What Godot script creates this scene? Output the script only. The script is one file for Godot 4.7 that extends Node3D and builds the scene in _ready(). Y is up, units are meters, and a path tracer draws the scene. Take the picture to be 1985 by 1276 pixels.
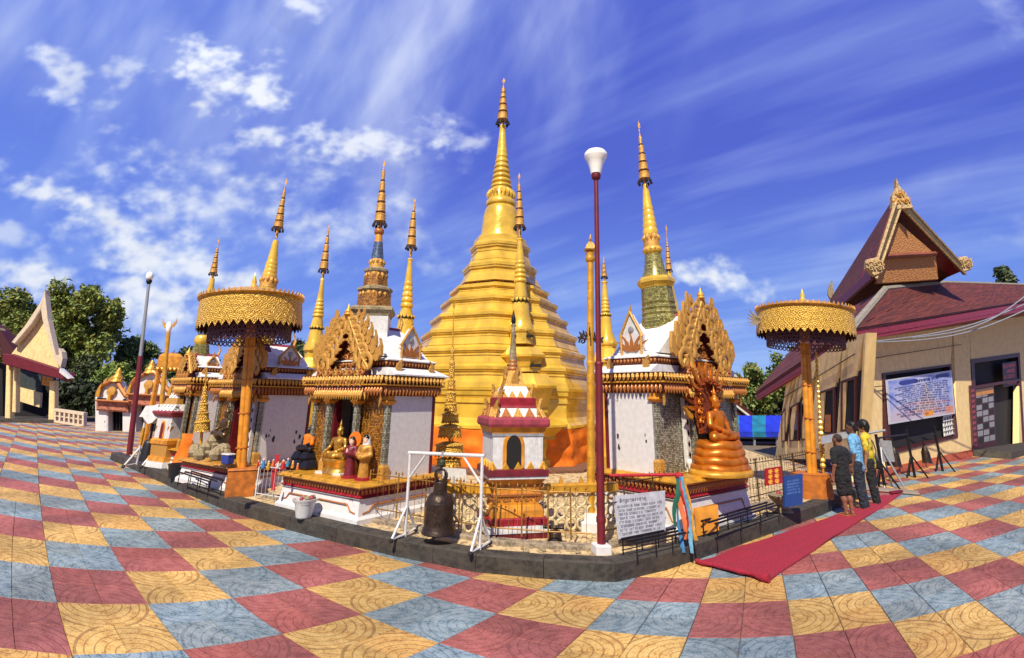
extends Node3D
# A temple court: gilded chedi on a raised terrace, small shrines round it, chequered paving in front.
const EYE := 2.0
const LENS := 1000.0
const PITCH := 16.0
const ROLL := 0.015
const MIDX := 992.5
const TERRACE := 0.2
var fwd := Vector3(0, sin(deg_to_rad(PITCH)), -cos(deg_to_rad(PITCH)))
var rgt := Vector3(cos(ROLL), cos(deg_to_rad(PITCH)) * sin(ROLL), sin(deg_to_rad(PITCH)) * sin(ROLL))
var upv := Vector3(-sin(ROLL), cos(deg_to_rad(PITCH)) * cos(ROLL), sin(deg_to_rad(PITCH)) * cos(ROLL))
var midy := 772.0 - LENS * tan(deg_to_rad(PITCH))
var mats := {}
var taken := {}
var rng := RandomNumberGenerator.new()

# ---- surveying: from a sight line to a place on a level plane, and to a height on a plumb line
func sight(u: float, v: float) -> Vector3:
	return fwd + rgt * ((u - MIDX) / LENS) - upv * ((v - midy) / LENS)
func gp(u: float, v: float, y := 0.0) -> Vector3:
	var d := sight(u, v)
	return Vector3(0, EYE, 0) + d * ((y - EYE) / d.y)
func deep(p: Vector3) -> float:
	return (p - Vector3(0, EYE, 0)).dot(fwd)
func seen(p: Vector3) -> Vector2:
	var d := p - Vector3(0, EYE, 0)
	var z := d.dot(fwd)
	return Vector2(MIDX + LENS * d.dot(rgt) / z, midy - LENS * d.dot(upv) / z)
func hgt(p: Vector3, v: float) -> float:
	var lo := -3.0
	var hi := 120.0
	for i in 40:
		var m := (lo + hi) / 2
		if seen(Vector3(p.x, m, p.z)).y > v: lo = m
		else: hi = m
	return lo
func mpp(p: Vector3) -> float:
	return deep(p) / LENS
func at(u: float, v: float, z: float) -> Vector3:   # on the sight line, z metres ahead
	var d := sight(u, v)
	return Vector3(0, EYE, 0) + d * (z / -d.z)
func along(k: Vector3, d: Vector3, u: float) -> float:   # how far from k in direction d until column u
	var lo := 0.0
	var hi := 60.0
	var s := signf(seen(k + d * 0.05).x - seen(k).x)
	for i in 50:
		var m := (lo + hi) / 2
		if (seen(k + d * m).x - u) * s < 0: lo = m
		else: hi = m
	return lo

# ---- shapes
class Sh:
	var v := PackedVector3Array()
	var uv := PackedVector2Array()
	var crease := 0.0      # cosine above which neighbouring faces are smoothed; 0 keeps facets
	func tri(a: Vector3, b: Vector3, c: Vector3, ua := Vector2(), ub := Vector2(), uc := Vector2()) -> void:
		v.append(a); v.append(c); v.append(b)
		uv.append(ua); uv.append(uc); uv.append(ub)
	func quad(a: Vector3, b: Vector3, c: Vector3, d: Vector3) -> void:
		tri(a, b, c, Vector2(0, 1), Vector2(1, 1), Vector2(1, 0)); tri(a, c, d, Vector2(0, 1), Vector2(1, 0), Vector2(0, 0))
	func box(c: Vector3, s: Vector3, yaw := 0.0, bev := 0.0) -> Sh:
		return xbox(Transform3D(Basis(Vector3.UP, yaw), c), s, bev)
	func xbox(t: Transform3D, s: Vector3, bev := 0.0) -> Sh:
		var h := s / 2
		if bev <= 0.0:
			var p := []
			for i in 8: p.append(t * Vector3(h.x if i & 1 else -h.x, h.y if i & 2 else -h.y, h.z if i & 4 else -h.z))
			for q in [[4, 5, 7, 6], [1, 0, 2, 3], [5, 1, 3, 7], [0, 4, 6, 2], [6, 7, 3, 2], [0, 1, 5, 4]]: quad(p[q[0]], p[q[1]], p[q[2]], p[q[3]])
			return self
		var b := minf(bev, minf(h.x, minf(h.y, h.z)) * 0.9)
		var rings := []
		for k in [[-h.y, b], [-h.y + b, 0.0], [h.y - b, 0.0], [h.y, b]]:
			var x: float = h.x - k[1]
			var z: float = h.z - k[1]
			var e := b * 0.6
			var ring := PackedVector3Array()
			for q in [[x, z - e], [x, -z + e], [x - e, -z], [-x + e, -z], [-x, -z + e], [-x, z - e], [-x + e, z], [x - e, z]]: ring.append(t * Vector3(q[0], k[0], q[1]))
			rings.append(ring)
		loft(rings)
		return self
	func loft(rings: Array, low := true, high := true) -> Sh:
		for k in rings.size() - 1:
			var a: PackedVector3Array = rings[k]
			var b: PackedVector3Array = rings[k + 1]
			var n := a.size()
			for i in n:
				var j := (i + 1) % n
				tri(a[i], a[j], b[j], Vector2(float(i) / n, k), Vector2((i + 1.0) / n, k), Vector2((i + 1.0) / n, k + 1))
				tri(a[i], b[j], b[i], Vector2(float(i) / n, k), Vector2((i + 1.0) / n, k + 1), Vector2(float(i) / n, k + 1))
		if low: cap(rings[0], true)
		if high: cap(rings[-1], false)
		return self
	func cap(r: PackedVector3Array, down: bool) -> void:
		var c := Vector3()
		for p in r: c += p
		c /= r.size()
		for i in r.size():
			var j := (i + 1) % r.size()
			if down: tri(c, r[j], r[i])
			else: tri(c, r[i], r[j])
	func lathe(prof: Array, segs := 20, c := Vector3(), sx := 1.0, sz := 1.0) -> Sh:   # prof: [radius, y] going up
		var rings := []
		for p in prof:
			var ring := PackedVector3Array()
			for i in segs:
				var a := TAU * i / segs
				ring.append(c + Vector3(cos(a) * p[0] * sx, p[1], -sin(a) * p[0] * sz))
			rings.append(ring)
		return loft(rings, prof[0][0] > 0.0005, prof[-1][0] > 0.0005)
	func poly(foot: PackedVector2Array, prof: Array, c := Vector3()) -> Sh:   # foot (x, -z) counter-clockwise, scaled by prof
		var rings := []
		for p in prof:
			var ring := PackedVector3Array()
			for q in foot: ring.append(c + Vector3(q.x * p[0], p[1], -q.y * p[0]))
			rings.append(ring)
		return loft(rings)
	func slab(hx: float, hz: float, prof: Array, c := Vector3()) -> Sh:   # rectangle grown by prof[0] at height prof[1]
		var rings := []
		for p in prof:
			var x: float = hx + p[0]
			var z: float = hz + p[0]
			rings.append(PackedVector3Array([c + Vector3(x, p[1], z), c + Vector3(x, p[1], -z), c + Vector3(-x, p[1], -z), c + Vector3(-x, p[1], z)]))
		return loft(rings)
	func tube(path: PackedVector3Array, r, segs := 8, flat := 1.0) -> Sh:
		var rings := []
		var n := path.size()
		var ref := Vector3.UP
		for i in n:
			var d := (path[mini(i + 1, n - 1)] - path[maxi(i - 1, 0)]).normalized()
			if i == 0: ref = Vector3.UP if absf(d.y) < 0.9 else Vector3.RIGHT
			var s := d.cross(ref).normalized()
			var t := d.cross(s).normalized()
			ref = -t
			var rad: float = r if typeof(r) != TYPE_ARRAY and typeof(r) != TYPE_PACKED_FLOAT32_ARRAY else r[i]
			var ring := PackedVector3Array()
			for k in segs:
				var a := TAU * k / segs
				ring.append(path[i] + s * cos(a) * rad + t * sin(a) * rad * flat)
			rings.append(ring)
		return loft(rings)
	func bar(a: Vector3, b: Vector3, r: float, segs := 8) -> Sh:
		return tube(PackedVector3Array([a, b]), r, segs)
	func ball(c: Vector3, r: Vector3, segs := 12) -> Sh:
		var rings := []
		var rows := maxi(4, segs / 2)
		for k in rows + 1:
			var e := -PI / 2 + PI * k / rows
			var ring := PackedVector3Array()
			for i in segs:
				var a := TAU * i / segs
				ring.append(c + Vector3(cos(a) * cos(e) * r.x, sin(e) * r.y, -sin(a) * cos(e) * r.z))
			rings.append(ring)
		return loft(rings, false, false)
	func prism(p: PackedVector2Array, z0: float, z1: float, t := Transform3D(), bev := 0.0) -> Sh:   # outline in x, y; thickness along z
		var area := 0.0
		for i in p.size(): area += p[i].cross(p[(i + 1) % p.size()])
		if area < 0: p.reverse()
		var inner := p
		if bev > 0.0:
			var o := Geometry2D.offset_polygon(p, -bev)
			if o.size() == 1 and o[0].size() == p.size():
				inner = o[0]
				var best := 0
				for i in inner.size():
					if inner[i].distance_to(p[0]) < inner[best].distance_to(p[0]): best = i
				inner = inner.slice(best) + inner.slice(0, best)
			else: bev = 0.0
		var f := Geometry2D.triangulate_polygon(inner)
		for i in range(0, f.size(), 3):
			var a := inner[f[i]]
			var b := inner[f[i + 1]]
			var c := inner[f[i + 2]]
			if (b - a).cross(c - a) < 0:
				var s := b; b = c; c = s
			tri(t * Vector3(a.x, a.y, z1), t * Vector3(b.x, b.y, z1), t * Vector3(c.x, c.y, z1), a, b, c)
			tri(t * Vector3(a.x, a.y, z0), t * Vector3(c.x, c.y, z0), t * Vector3(b.x, b.y, z0), a, c, b)
		for i in p.size():
			var j := (i + 1) % p.size()
			quad(t * Vector3(p[i].x, p[i].y, z0 + bev), t * Vector3(p[j].x, p[j].y, z0 + bev), t * Vector3(p[j].x, p[j].y, z1 - bev), t * Vector3(p[i].x, p[i].y, z1 - bev))
			if bev > 0.0:
				quad(t * Vector3(p[i].x, p[i].y, z1 - bev), t * Vector3(p[j].x, p[j].y, z1 - bev), t * Vector3(inner[j].x, inner[j].y, z1), t * Vector3(inner[i].x, inner[i].y, z1))
				quad(t * Vector3(inner[i].x, inner[i].y, z0), t * Vector3(inner[j].x, inner[j].y, z0), t * Vector3(p[j].x, p[j].y, z0 + bev), t * Vector3(p[i].x, p[i].y, z0 + bev))
		return self
	func add(o: Sh, t: Transform3D) -> Sh:
		for p in o.v: v.append(t * p)
		uv.append_array(o.uv)
		return self
	func soft(c := 0.5) -> Sh:
		crease = c
		return self
	func mesh() -> ArrayMesh:
		var n := PackedVector3Array()
		n.resize(v.size())
		for i in range(0, v.size(), 3):
			var w := (v[i + 2] - v[i]).cross(v[i + 1] - v[i])
			n[i] = w; n[i + 1] = w; n[i + 2] = w
		if crease > 0.0:
			var near := {}
			for i in v.size():
				var k := Vector3i((v[i] * 4000.0).round())
				if near.has(k): near[k].append(i)
				else: near[k] = [i]
			var out := PackedVector3Array()
			out.resize(v.size())
			for k in near:
				var l: Array = near[k]
				for i in l:
					var me := n[i].normalized()
					var sum := Vector3()
					for j in l:
						if n[j].normalized().dot(me) > crease: sum += n[j]
					out[i] = sum.normalized() if sum.length_squared() > 1e-20 else Vector3.UP
			n = out
		else:
			for i in n.size(): n[i] = n[i].normalized() if n[i].length_squared() > 1e-24 else Vector3.UP
		var a := []
		a.resize(Mesh.ARRAY_MAX)
		a[Mesh.ARRAY_VERTEX] = v
		a[Mesh.ARRAY_NORMAL] = n
		a[Mesh.ARRAY_TEX_UV] = uv
		var m := ArrayMesh.new()
		m.add_surface_from_arrays(Mesh.PRIMITIVE_TRIANGLES, a)
		return m

func octagon(turn := 0.0, n := 8) -> PackedVector2Array:
	var p := PackedVector2Array()
	for i in n: p.append(Vector2.from_angle(turn + TAU * i / n))
	return p

# ---- objects
func numbered(called: String) -> String:
	var k: int = taken.get(called, 0)
	taken[called] = k + 1
	return called if k == 0 else "%s_%03d" % [called, k]
func tag(o: Node, label: String, category: String, group := "") -> void:
	o.set_meta("label", label)
	o.set_meta("category", category)
	if group: o.set_meta("group", group)
func thing(called: String, label: String, category: String, where := Vector3(), turn := 0.0, group := "") -> Node3D:
	var o := Node3D.new()
	o.name = numbered(called)
	add_child(o, true)
	o.position = where
	o.rotation.y = turn
	tag(o, label, category, group)
	return o
func part(to: Node, called: String, shape, m: Material, t := Transform3D(), kind := "") -> MeshInstance3D:
	var o := MeshInstance3D.new()
	o.name = called
	var k := 0
	while to.has_node(NodePath(o.name)):
		k += 1
		o.name = "%s_%03d" % [called, k]
	o.mesh = shape.mesh() if shape is Sh else shape
	o.material_override = m
	o.transform = t
	if kind: o.set_meta("kind", kind)
	to.add_child(o, true)
	return o
func one(called: String, shape, m: Material, label: String, category: String, where := Vector3(), turn := 0.0, group := "") -> MeshInstance3D:
	var o := part(self, numbered(called), shape, m, Transform3D(Basis(Vector3.UP, turn), where))
	tag(o, label, category, group)
	return o
func struct(called: String, shape, m: Material) -> MeshInstance3D:
	return part(self, called, shape, m, Transform3D(), "structure")
func many(to: Node, called: String, shape, m: Material, places: Array, colors := [], kind := "stuff") -> MultiMeshInstance3D:
	var o := MultiMeshInstance3D.new()
	o.name = called
	var mm := MultiMesh.new()
	mm.transform_format = MultiMesh.TRANSFORM_3D
	mm.use_colors = colors.size() > 0
	mm.mesh = shape.mesh() if shape is Sh else shape
	mm.instance_count = places.size()
	for i in places.size():
		mm.set_instance_transform(i, places[i])
		if colors.size(): mm.set_instance_color(i, colors[i])
	o.multimesh = mm
	o.material_override = m
	if kind: o.set_meta("kind", kind)
	to.add_child(o, true)
	return o
func yawed(p: Vector3, yaw := 0.0, s := Vector3.ONE) -> Transform3D:
	return Transform3D(Basis(Vector3.UP, yaw).scaled_local(s), p)

# ---- textures and materials
var tex := {}
func noise(seed_: int, freq: float, oct := 4, type := FastNoiseLite.TYPE_SIMPLEX_SMOOTH) -> FastNoiseLite:
	var n := FastNoiseLite.new()
	n.seed = seed_
	n.noise_type = type
	n.frequency = freq
	n.fractal_octaves = oct
	return n
func grey_tex(key: String, n: FastNoiseLite, lo: float, hi: float, size := 256) -> ImageTexture:
	if tex.has(key): return tex[key]
	var im := n.get_seamless_image(size, size)
	im.convert(Image.FORMAT_RGB8)
	var d := im.get_data()
	for i in d.size(): d[i] = int(255.0 * lerpf(lo, hi, d[i] / 255.0))
	tex[key] = ImageTexture.create_from_image(Image.create_from_data(size, size, false, Image.FORMAT_RGB8, d))
	return tex[key]
func c8(r: int, g: int, b: int) -> Color:
	return Color(r / 255.0, g / 255.0, b / 255.0)
# look: which mottle; bump: which relief; scale: pattern repeats per metre
func mat(key: String, c := Color.WHITE, rough := 0.7, metal := 0.0, look := "mottle", scale := 1.0, bump := "", bump_h := 0.0) -> StandardMaterial3D:
	if mats.has(key): return mats[key]
	var m := StandardMaterial3D.new()
	m.resource_name = key
	m.albedo_color = c
	m.roughness = rough
	m.metallic = metal
	if look and tex.has(look): m.albedo_texture = tex[look]
	m.uv1_triplanar = true
	m.uv1_scale = Vector3.ONE * scale
	if bump:
		m.heightmap_enabled = true
		m.heightmap_texture = tex[bump]
		m.heightmap_scale = bump_h
	mats[key] = m
	return m
func make_textures() -> void:
	grey_tex("mottle", noise(1, 0.012, 5), 0.70, 1.0)
	grey_tex("fine", noise(2, 0.05, 4), 0.62, 1.0)
	grey_tex("rough_relief", noise(3, 0.06, 5), 0.0, 1.0)
	grey_tex("leaf_relief", noise(4, 0.02, 3, FastNoiseLite.TYPE_CELLULAR), 0.0, 1.0)
	grey_tex("soft_relief", noise(5, 0.015, 3), 0.0, 1.0)
	# worn plaster: pale ground with dark damp stains and chips
	var a := noise(7, 0.010, 5).get_seamless_image(512, 512)
	var b := noise(8, 0.035, 4).get_seamless_image(512, 512)
	a.convert(Image.FORMAT_RGB8); b.convert(Image.FORMAT_RGB8)
	var da := a.get_data()
	var db := b.get_data()
	var out := PackedByteArray(); out.resize(da.size())
	for i in range(0, da.size(), 3):
		var k: float = 0.92 + 0.08 * db[i] / 255.0
		var s := smoothstep(0.84, 0.97, da[i] / 255.0 * 0.75 + db[i] / 255.0 * 0.35)
		out[i] = int(255 * k * lerpf(1.0, 0.55, s)); out[i + 1] = int(255 * k * lerpf(1.0, 0.51, s)); out[i + 2] = int(255 * k * lerpf(1.0, 0.45, s))
	tex["stained"] = ImageTexture.create_from_image(Image.create_from_data(512, 512, false, Image.FORMAT_RGB8, out))
	# dirt: dark blotches on a mid ground, for the terrace and kerb
	out = PackedByteArray(); out.resize(da.size())
	for i in range(0, da.size(), 3):
		var s := clampf((da[i] * 0.6 + db[i] * 0.5) / 255.0, 0, 1)
		var g := lerpf(0.62, 1.0, smoothstep(0.25, 0.7, s))
		out[i] = int(255 * g); out[i + 1] = int(247 * g); out[i + 2] = int(232 * g)
	tex["dirt"] = ImageTexture.create_from_image(Image.create_from_data(512, 512, false, Image.FORMAT_RGB8, out))
	# mosaic of small glass chips
	out = PackedByteArray(); out.resize(128 * 128 * 3)
	var r2 := RandomNumberGenerator.new(); r2.seed = 11
	var cell := PackedFloat32Array()
	for i in 32 * 32: cell.append(r2.randf())
	for y in 128:
		for x in 128:
			var k := cell[(y / 4) * 32 + (x / 4 + (y / 4 % 2) * 2) % 32]
			var edge := 0.45 if y % 4 == 0 or (x + (y / 4 % 2) * 2) % 4 == 0 else 1.0
			var g := (0.5 + 0.5 * k) * edge
			var o := (y * 128 + x) * 3
			out[o] = int(255 * g); out[o + 1] = int(252 * g); out[o + 2] = int(240 * g * (0.95 if k < 0.85 else 1.0))
	tex["mosaic"] = ImageTexture.create_from_image(Image.create_from_data(128, 128, false, Image.FORMAT_RGB8, out))
	# pierced gilt tracery: a lattice of scrolls; used for colour and for relief
	out = PackedByteArray(); out.resize(256 * 256 * 3)
	var hh := PackedByteArray(); hh.resize(256 * 256 * 3)
	for y in 256:
		for x in 256:
			var px := fposmod(x / 32.0 + 0.5 * (y / 32 % 2), 1.0) - 0.5
			var py := fposmod(y / 32.0, 1.0) - 0.5
			var rr := sqrt(px * px + py * py)
			var an := atan2(py, px)
			var g := 0.5 + 0.5 * sin(rr * 26.0 + an * 2.0 * (1 if (x / 32) % 2 == 0 else -1))
			g = smoothstep(0.25, 0.7, g)
			var o := (y * 256 + x) * 3
			var k := lerpf(0.70, 1.0, g)
			out[o] = int(255 * k); out[o + 1] = int(255 * k * lerpf(0.82, 1.0, g)); out[o + 2] = int(255 * k * lerpf(0.6, 1.0, g))
			for q in 3: hh[o + q] = int(255 * g)
	tex["tracery"] = ImageTexture.create_from_image(Image.create_from_data(256, 256, false, Image.FORMAT_RGB8, out))
	tex["tracery_relief"] = ImageTexture.create_from_image(Image.create_from_data(256, 256, false, Image.FORMAT_RGB8, hh))
	# vertical rain streaks for painted walls
	out = PackedByteArray(); out.resize(256 * 256 * 3)
	var sn := noise(21, 0.02, 4)
	var fnn := noise(22, 0.03, 4)
	for y in 256:
		for x in 256:
			var k := 0.90 + 0.07 * sn.get_noise_2d(x * 3.0, y * 0.25) + 0.08 * fnn.get_noise_2d(x, y)
			var o := (y * 256 + x) * 3
			out[o] = int(255 * clampf(k, 0, 1)); out[o + 1] = int(253 * clampf(k, 0, 1)); out[o + 2] = int(248 * clampf(k, 0, 1))
	tex["streaked"] = ImageTexture.create_from_image(Image.create_from_data(256, 256, false, Image.FORMAT_RGB8, out))
func make_materials() -> void:
	mat("gold_leaf", c8(255, 206, 74), 0.24, 0.22, "mottle", 0.5, "leaf_relief", 1.2)
	mat("gold_paint", c8(236, 172, 52), 0.40, 0.3, "mottle", 1.5, "soft_relief", 0.6)
	mat("gilt_tracery", c8(255, 212, 92), 0.42, 0.2, "tracery", 0.9, "tracery_relief", 2.5)
	mat("carved_gilt", c8(246, 182, 80), 0.40, 0.25, "fine", 3.0, "rough_relief", 0.8)
	mat("carved_dark", c8(150, 70, 40), 0.6, 0.1, "tracery", 3.0, "tracery_relief", 2.0)
	mat("copper_petal", c8(212, 132, 62), 0.45, 0.25, "fine", 3.0)
	mat("orange_paint", c8(236, 156, 44), 0.5, 0.1, "mottle", 1.2)
	mat("orange_dull", c8(206, 118, 36), 0.6, 0.0, "mottle", 1.6)
	mat("white_plaster", c8(214, 210, 204), 0.85, 0.0, "stained", 0.45, "rough_relief", 0.1)
	mat("white_roof", c8(236, 235, 232), 0.8, 0.0, "streaked", 0.8)
	mat("white_paint", c8(222, 222, 220), 0.5, 0.0, "streaked", 1.5)
	mat("grey_paint", c8(168, 170, 172), 0.45, 0.3, "streaked", 1.5)
	mat("maroon", c8(116, 18, 30), 0.55, 0.0, "mottle", 1.5)
	mat("crimson", c8(160, 24, 38), 0.5, 0.0, "mottle", 1.5)
	mat("rose", c8(168, 62, 74), 0.6, 0.0, "mottle", 2.0)
	mat("mosaic_grey", c8(206, 204, 190), 0.35, 0.1, "mosaic", 1.2)
	mat("mosaic_green", c8(206, 196, 112), 0.35, 0.2, "mosaic", 1.0)
	mat("mosaic_blue", c8(128, 152, 200), 0.35, 0.1, "mosaic", 1.0)
	mat("mosaic_gold", c8(236, 160, 62), 0.38, 0.3, "mosaic", 1.2)
	mat("stone_grey", c8(158, 146, 116), 0.8, 0.0, "dirt", 1.0)
	mat("bronze", c8(66, 52, 42), 0.42, 0.5, "dirt", 1.0, "rough_relief", 0.5)
	mat("iron", c8(34, 31, 30), 0.55, 0.4, "fine", 2.0)
	mat("dark_inside", c8(22, 18, 18), 0.9, 0.0, "", 1.0)  # near-black colour stands in for the shade inside rooms and openings
	mat("kerb", c8(66, 62, 56), 0.85, 0.0, "dirt", 0.7, "rough_relief", 0.6)
	mat("terrace_floor", c8(206, 184, 142), 0.9, 0.0, "dirt", 0.8, "rough_relief", 0.8)
	mat("earth", c8(150, 122, 92), 0.95, 0.0, "dirt", 0.3)
	mat("cream_wall", c8(254, 222, 156), 0.85, 0.0, "streaked", 0.4)
	mat("wood_red", c8(84, 22, 20), 0.6, 0.0, "fine", 1.5)
	mat("old_stain", c8(70, 62, 54), 0.95, 0.0, "dirt", 2.0)
	mat("fence_gold", c8(170, 122, 46), 0.5, 0.3, "fine", 2.0)
	mat("dark_gold", c8(92, 70, 34), 0.5, 0.3, "fine", 2.0)
	mat("black_plastic", c8(20, 20, 22), 0.5, 0.0, "", 1.0)

func _ready() -> void:
	rng.seed = 7
	# camera
	var cam := Camera3D.new()
	cam.name = "camera"
	add_child(cam)
	cam.transform = Transform3D(Basis(rgt, upv, -fwd), Vector3(0, EYE, 0))
	cam.projection = Camera3D.PROJECTION_FRUSTUM
	cam.near = 0.1
	cam.far = 900.0
	cam.size = 0.1 * 1276.0 / LENS
	cam.frustum_offset = Vector2(0, -0.1 * (638.0 - midy) / LENS)
	cam.current = true
	# sky, sun, exposure
	var env := Environment.new()
	env.background_mode = Environment.BG_SKY
	env.tonemap_mode = Environment.TONE_MAPPER_LINEAR
	env.tonemap_exposure = 1.28
	env.background_energy_multiplier = 0.90
	env.sdfgi_enabled = true
	env.ssao_enabled = true
	env.ssil_enabled = true
	var pano := PanoramaSkyMaterial.new()
	pano.panorama = make_sky()
	env.sky = Sky.new()
	env.sky.sky_material = pano
	env.sky_rotation = Vector3(0, PI, 0)
	var we := WorldEnvironment.new()
	we.name = "world_environment"
	we.environment = env
	add_child(we)
	var sun := DirectionalLight3D.new()
	sun.name = "sun"
	sun.light_energy = 1.6
	sun.light_color = Color(1.0, 0.96, 0.88)
	sun.light_angular_distance = 0.5
	sun.shadow_enabled = true
	add_child(sun)
	sun.look_at_from_position(Vector3.ZERO, -Vector3(-0.17, 0.76, 0.63), Vector3.FORWARD)
	make_textures()
	make_materials()
	build_ground()
	build_paving()
	build_terrace()
	build_all()

# ---- the sky: blue air, streaked cirrus and fair-weather clouds
func make_sky() -> ImageTexture:
	var w := 4096
	var h := 2048
	var n1 := noise(31, 1.0, 6)
	var n2 := noise(32, 1.0, 5)
	var base := Image.create(512, 256, false, Image.FORMAT_RGB8)
	for y in 256:
		for x in 512: base.set_pixel(x, y, sky_at((x + 0.5) / 512.0, (y + 0.5) / 256.0, n1, n2))
	base.resize(w, h, Image.INTERPOLATE_CUBIC)
	var x0 := int(w * 0.35)
	var x1 := int(w * 0.65)
	var y0 := int(h * 0.17)
	var y1 := int(h * 0.505)
	var near := PackedByteArray()
	near.resize((x1 - x0) * (y1 - y0) * 3)
	var o := 0
	for y in range(y0, y1):
		for x in range(x0, x1):
			var c := sky_at((x + 0.5) / w, (y + 0.5) / h, n1, n2)
			near[o] = c.r8; near[o + 1] = c.g8; near[o + 2] = c.b8
			o += 3
	base.blit_rect(Image.create_from_data(x1 - x0, y1 - y0, false, Image.FORMAT_RGB8, near), Rect2i(0, 0, x1 - x0, y1 - y0), Vector2i(x0, y0))
	return ImageTexture.create_from_image(base)
# clouds: east of the view axis, height above the horizon (both as tangents), half sizes, tilt, weight, wispiness
var clouds := [
	[-0.641, 0.684, 0.172, 0.107, 0.419, 0.95, 0.0],
	[-0.793, 0.755, 0.122, 0.100, 0.331, 0.40, 1.0],
	[-0.984, 0.652, 0.153, 0.060, 0.681, 0.75, 0.3],
	[-0.888, 0.699, 0.055, 0.057, -0.366, 0.60, 0.3],
	[-0.393, 0.522, 0.265, 0.047, 0.071, 0.85, 0.0],
	[-0.151, 0.545, 0.100, 0.059, 0.123, 0.70, 0.3],
	[-0.110, 0.485, 0.053, 0.035, 0.158, 0.50, 0.5],
	[-0.102, 0.571, 0.067, 0.016, 0.507, 0.40, 1.0],
	[-0.538, 0.384, 0.431, 0.138, 0.193, 0.90, 0.5],
	[-0.776, 0.426, 0.105, 0.067, 0.333, 0.75, 0.3],
	[-0.994, 0.414, 0.153, 0.042, 0.472, 0.90, 0.2],
	[-0.692, 0.249, 0.293, 0.097, 0.473, 0.92, 0.4],
	[-0.825, 0.200, 0.319, 0.058, 0.229, 0.90, 0.3],
	[0.407, 0.235, 0.131, 0.044, 0.229, 0.98, 0.0],
	[-0.481, 0.859, 0.068, 0.037, 0.593, 0.70, 0.3],
	[-0.294, 0.951, 0.733, 0.576, -0.018, 0.85, 1.0],
	[-1.142, 0.791, 0.246, 0.254, 0.506, 0.70, 1.0],
	[-1.006, 0.304, 0.062, 0.033, 0.246, 0.60, 0.4],
	[-0.839, 0.134, 0.298, 0.066, 0.072, 0.50, 0.8],
	[0.410, 0.142, 0.165, 0.023, 0.072, 0.35, 0.6],
	[0.100, 0.188, 0.137, 0.033, -0.277, 0.25, 0.8],
	[1.023, 0.353, 0.096, 0.055, -0.365, 0.40, 0.8],
	[1.155, 0.874, 0.072, 0.095, -0.018, 0.35, 0.8],
	[-0.502, 0.680, 0.103, 0.383, -0.017, 0.25, 1.0],
	[-0.299, 0.458, 0.163, 0.076, 0.158, 0.40, 0.7],
	[0.872, 0.441, 0.424, 0.042, -0.400, 0.28, 1.0],
	[0.683, 0.281, 0.469, 0.042, -0.434, 0.25, 1.0],
	[0.410, 0.735, 0.070, 0.566, 0.419, 0.18, 1.0],
	[-0.291, 0.618, 0.153, 0.493, -0.366, 0.50, 1.0],
	[-0.643, 0.561, 0.334, 0.243, 0.158, 0.35, 1.0]
]
func sky_at(u: float, v: float, n1: FastNoiseLite, n2: FastNoiseLite) -> Color:
	var az := (u - 0.5) * TAU
	var el := (0.5 - v) * PI
	var ce := cos(el)
	var d := Vector3(sin(az) * ce, sin(el), -cos(az) * ce)
	var up := clampf(d.y, 0.0, 1.0)
	var c := Color(0.60, 0.73, 0.92).lerp(Color(0.43, 0.56, 0.87), smoothstep(0.0, 0.16, up)).lerp(Color(0.31, 0.385, 0.77), smoothstep(0.12, 0.45, up))
	c = c.lerp(Color(0.42, 0.54, 0.88), smoothstep(0.1, -0.6, d.x) * 0.6)
	# high cirrus, drawn out along one wind
	var flat := d / maxf(d.y + 0.18, 0.05)
	var s := flat.x * 0.75 + flat.z * 0.66
	var t := flat.x * 0.66 - flat.z * 0.75
	var cir := n2.get_noise_2d(s * 0.55 + 4.0, t * 2.6) * 0.6 + n2.get_noise_2d(s * 1.3, t * 7.0 + 9.0) * 0.25 + 0.10
	c = c.lerp(Color(0.80, 0.86, 0.96), clampf(cir, 0.0, 1.0) * 0.55)
	var low := clampf((n1.get_noise_2d(flat.x * 0.5 + 20.0, flat.z * 0.5) - 0.12) * 2.0, 0.0, 0.75)
	var cover := 0.0
	var lit := 1.0
	if d.z < -0.25:
		var g := Vector2(-d.x / d.z, -d.y / d.z)
		low = 0.0
		for k in clouds:
			var q: Vector2 = (g - Vector2(k[0], k[1])).rotated(k[4])
			q = Vector2(q.x / k[2], q.y / k[3])
			var r := q.length_squared()
			if r > 5.0: continue
			var f: float = k[6]
			var nn := n1.get_noise_3d(g.x * 8.0 + k[0] * 9.0, g.y * 12.0, k[1] * 7.0) * 1.0 + n1.get_noise_3d(g.x * 26.0, g.y * 34.0, 3.0) * 0.42 * (1.0 - f * 0.6)
			if f >= 1.0: nn = n2.get_noise_2d(g.x * 4.0 - g.y * 1.6 + k[0], g.y * 1.0 + 7.0) * 0.42 + n1.get_noise_2d(g.x * 9.0, g.y * 3.0) * 0.15
			var e := (1.0 - r + nn * 1.7) * (0.62 if f < 0.5 else 0.42)
			var a := smoothstep(0.0, 1.0, e) * exp(-0.25 * maxf(r - 0.8, 0.0) * 3.0)
			cover = 1.0 - (1.0 - cover) * (1.0 - a * k[5])
			lit = minf(lit, 1.0 + 0.06 * clampf(q.y, -1.0, 1.0) + nn * 0.05)
	else:
		cover = low * smoothstep(0.0, 0.12, up)
	var cl := Color(0.95, 0.965, 0.99) * clampf(lit, 0.8, 1.04)
	cl.a = 1.0
	return c.lerp(cl, clampf(cover, 0.0, 0.97)).clamp()

# ---- ground
func build_ground() -> void:
	struct("ground", Sh.new().box(Vector3(0, -0.55, -150), Vector3(900, 1.0, 900)), mat("earth"))

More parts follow.
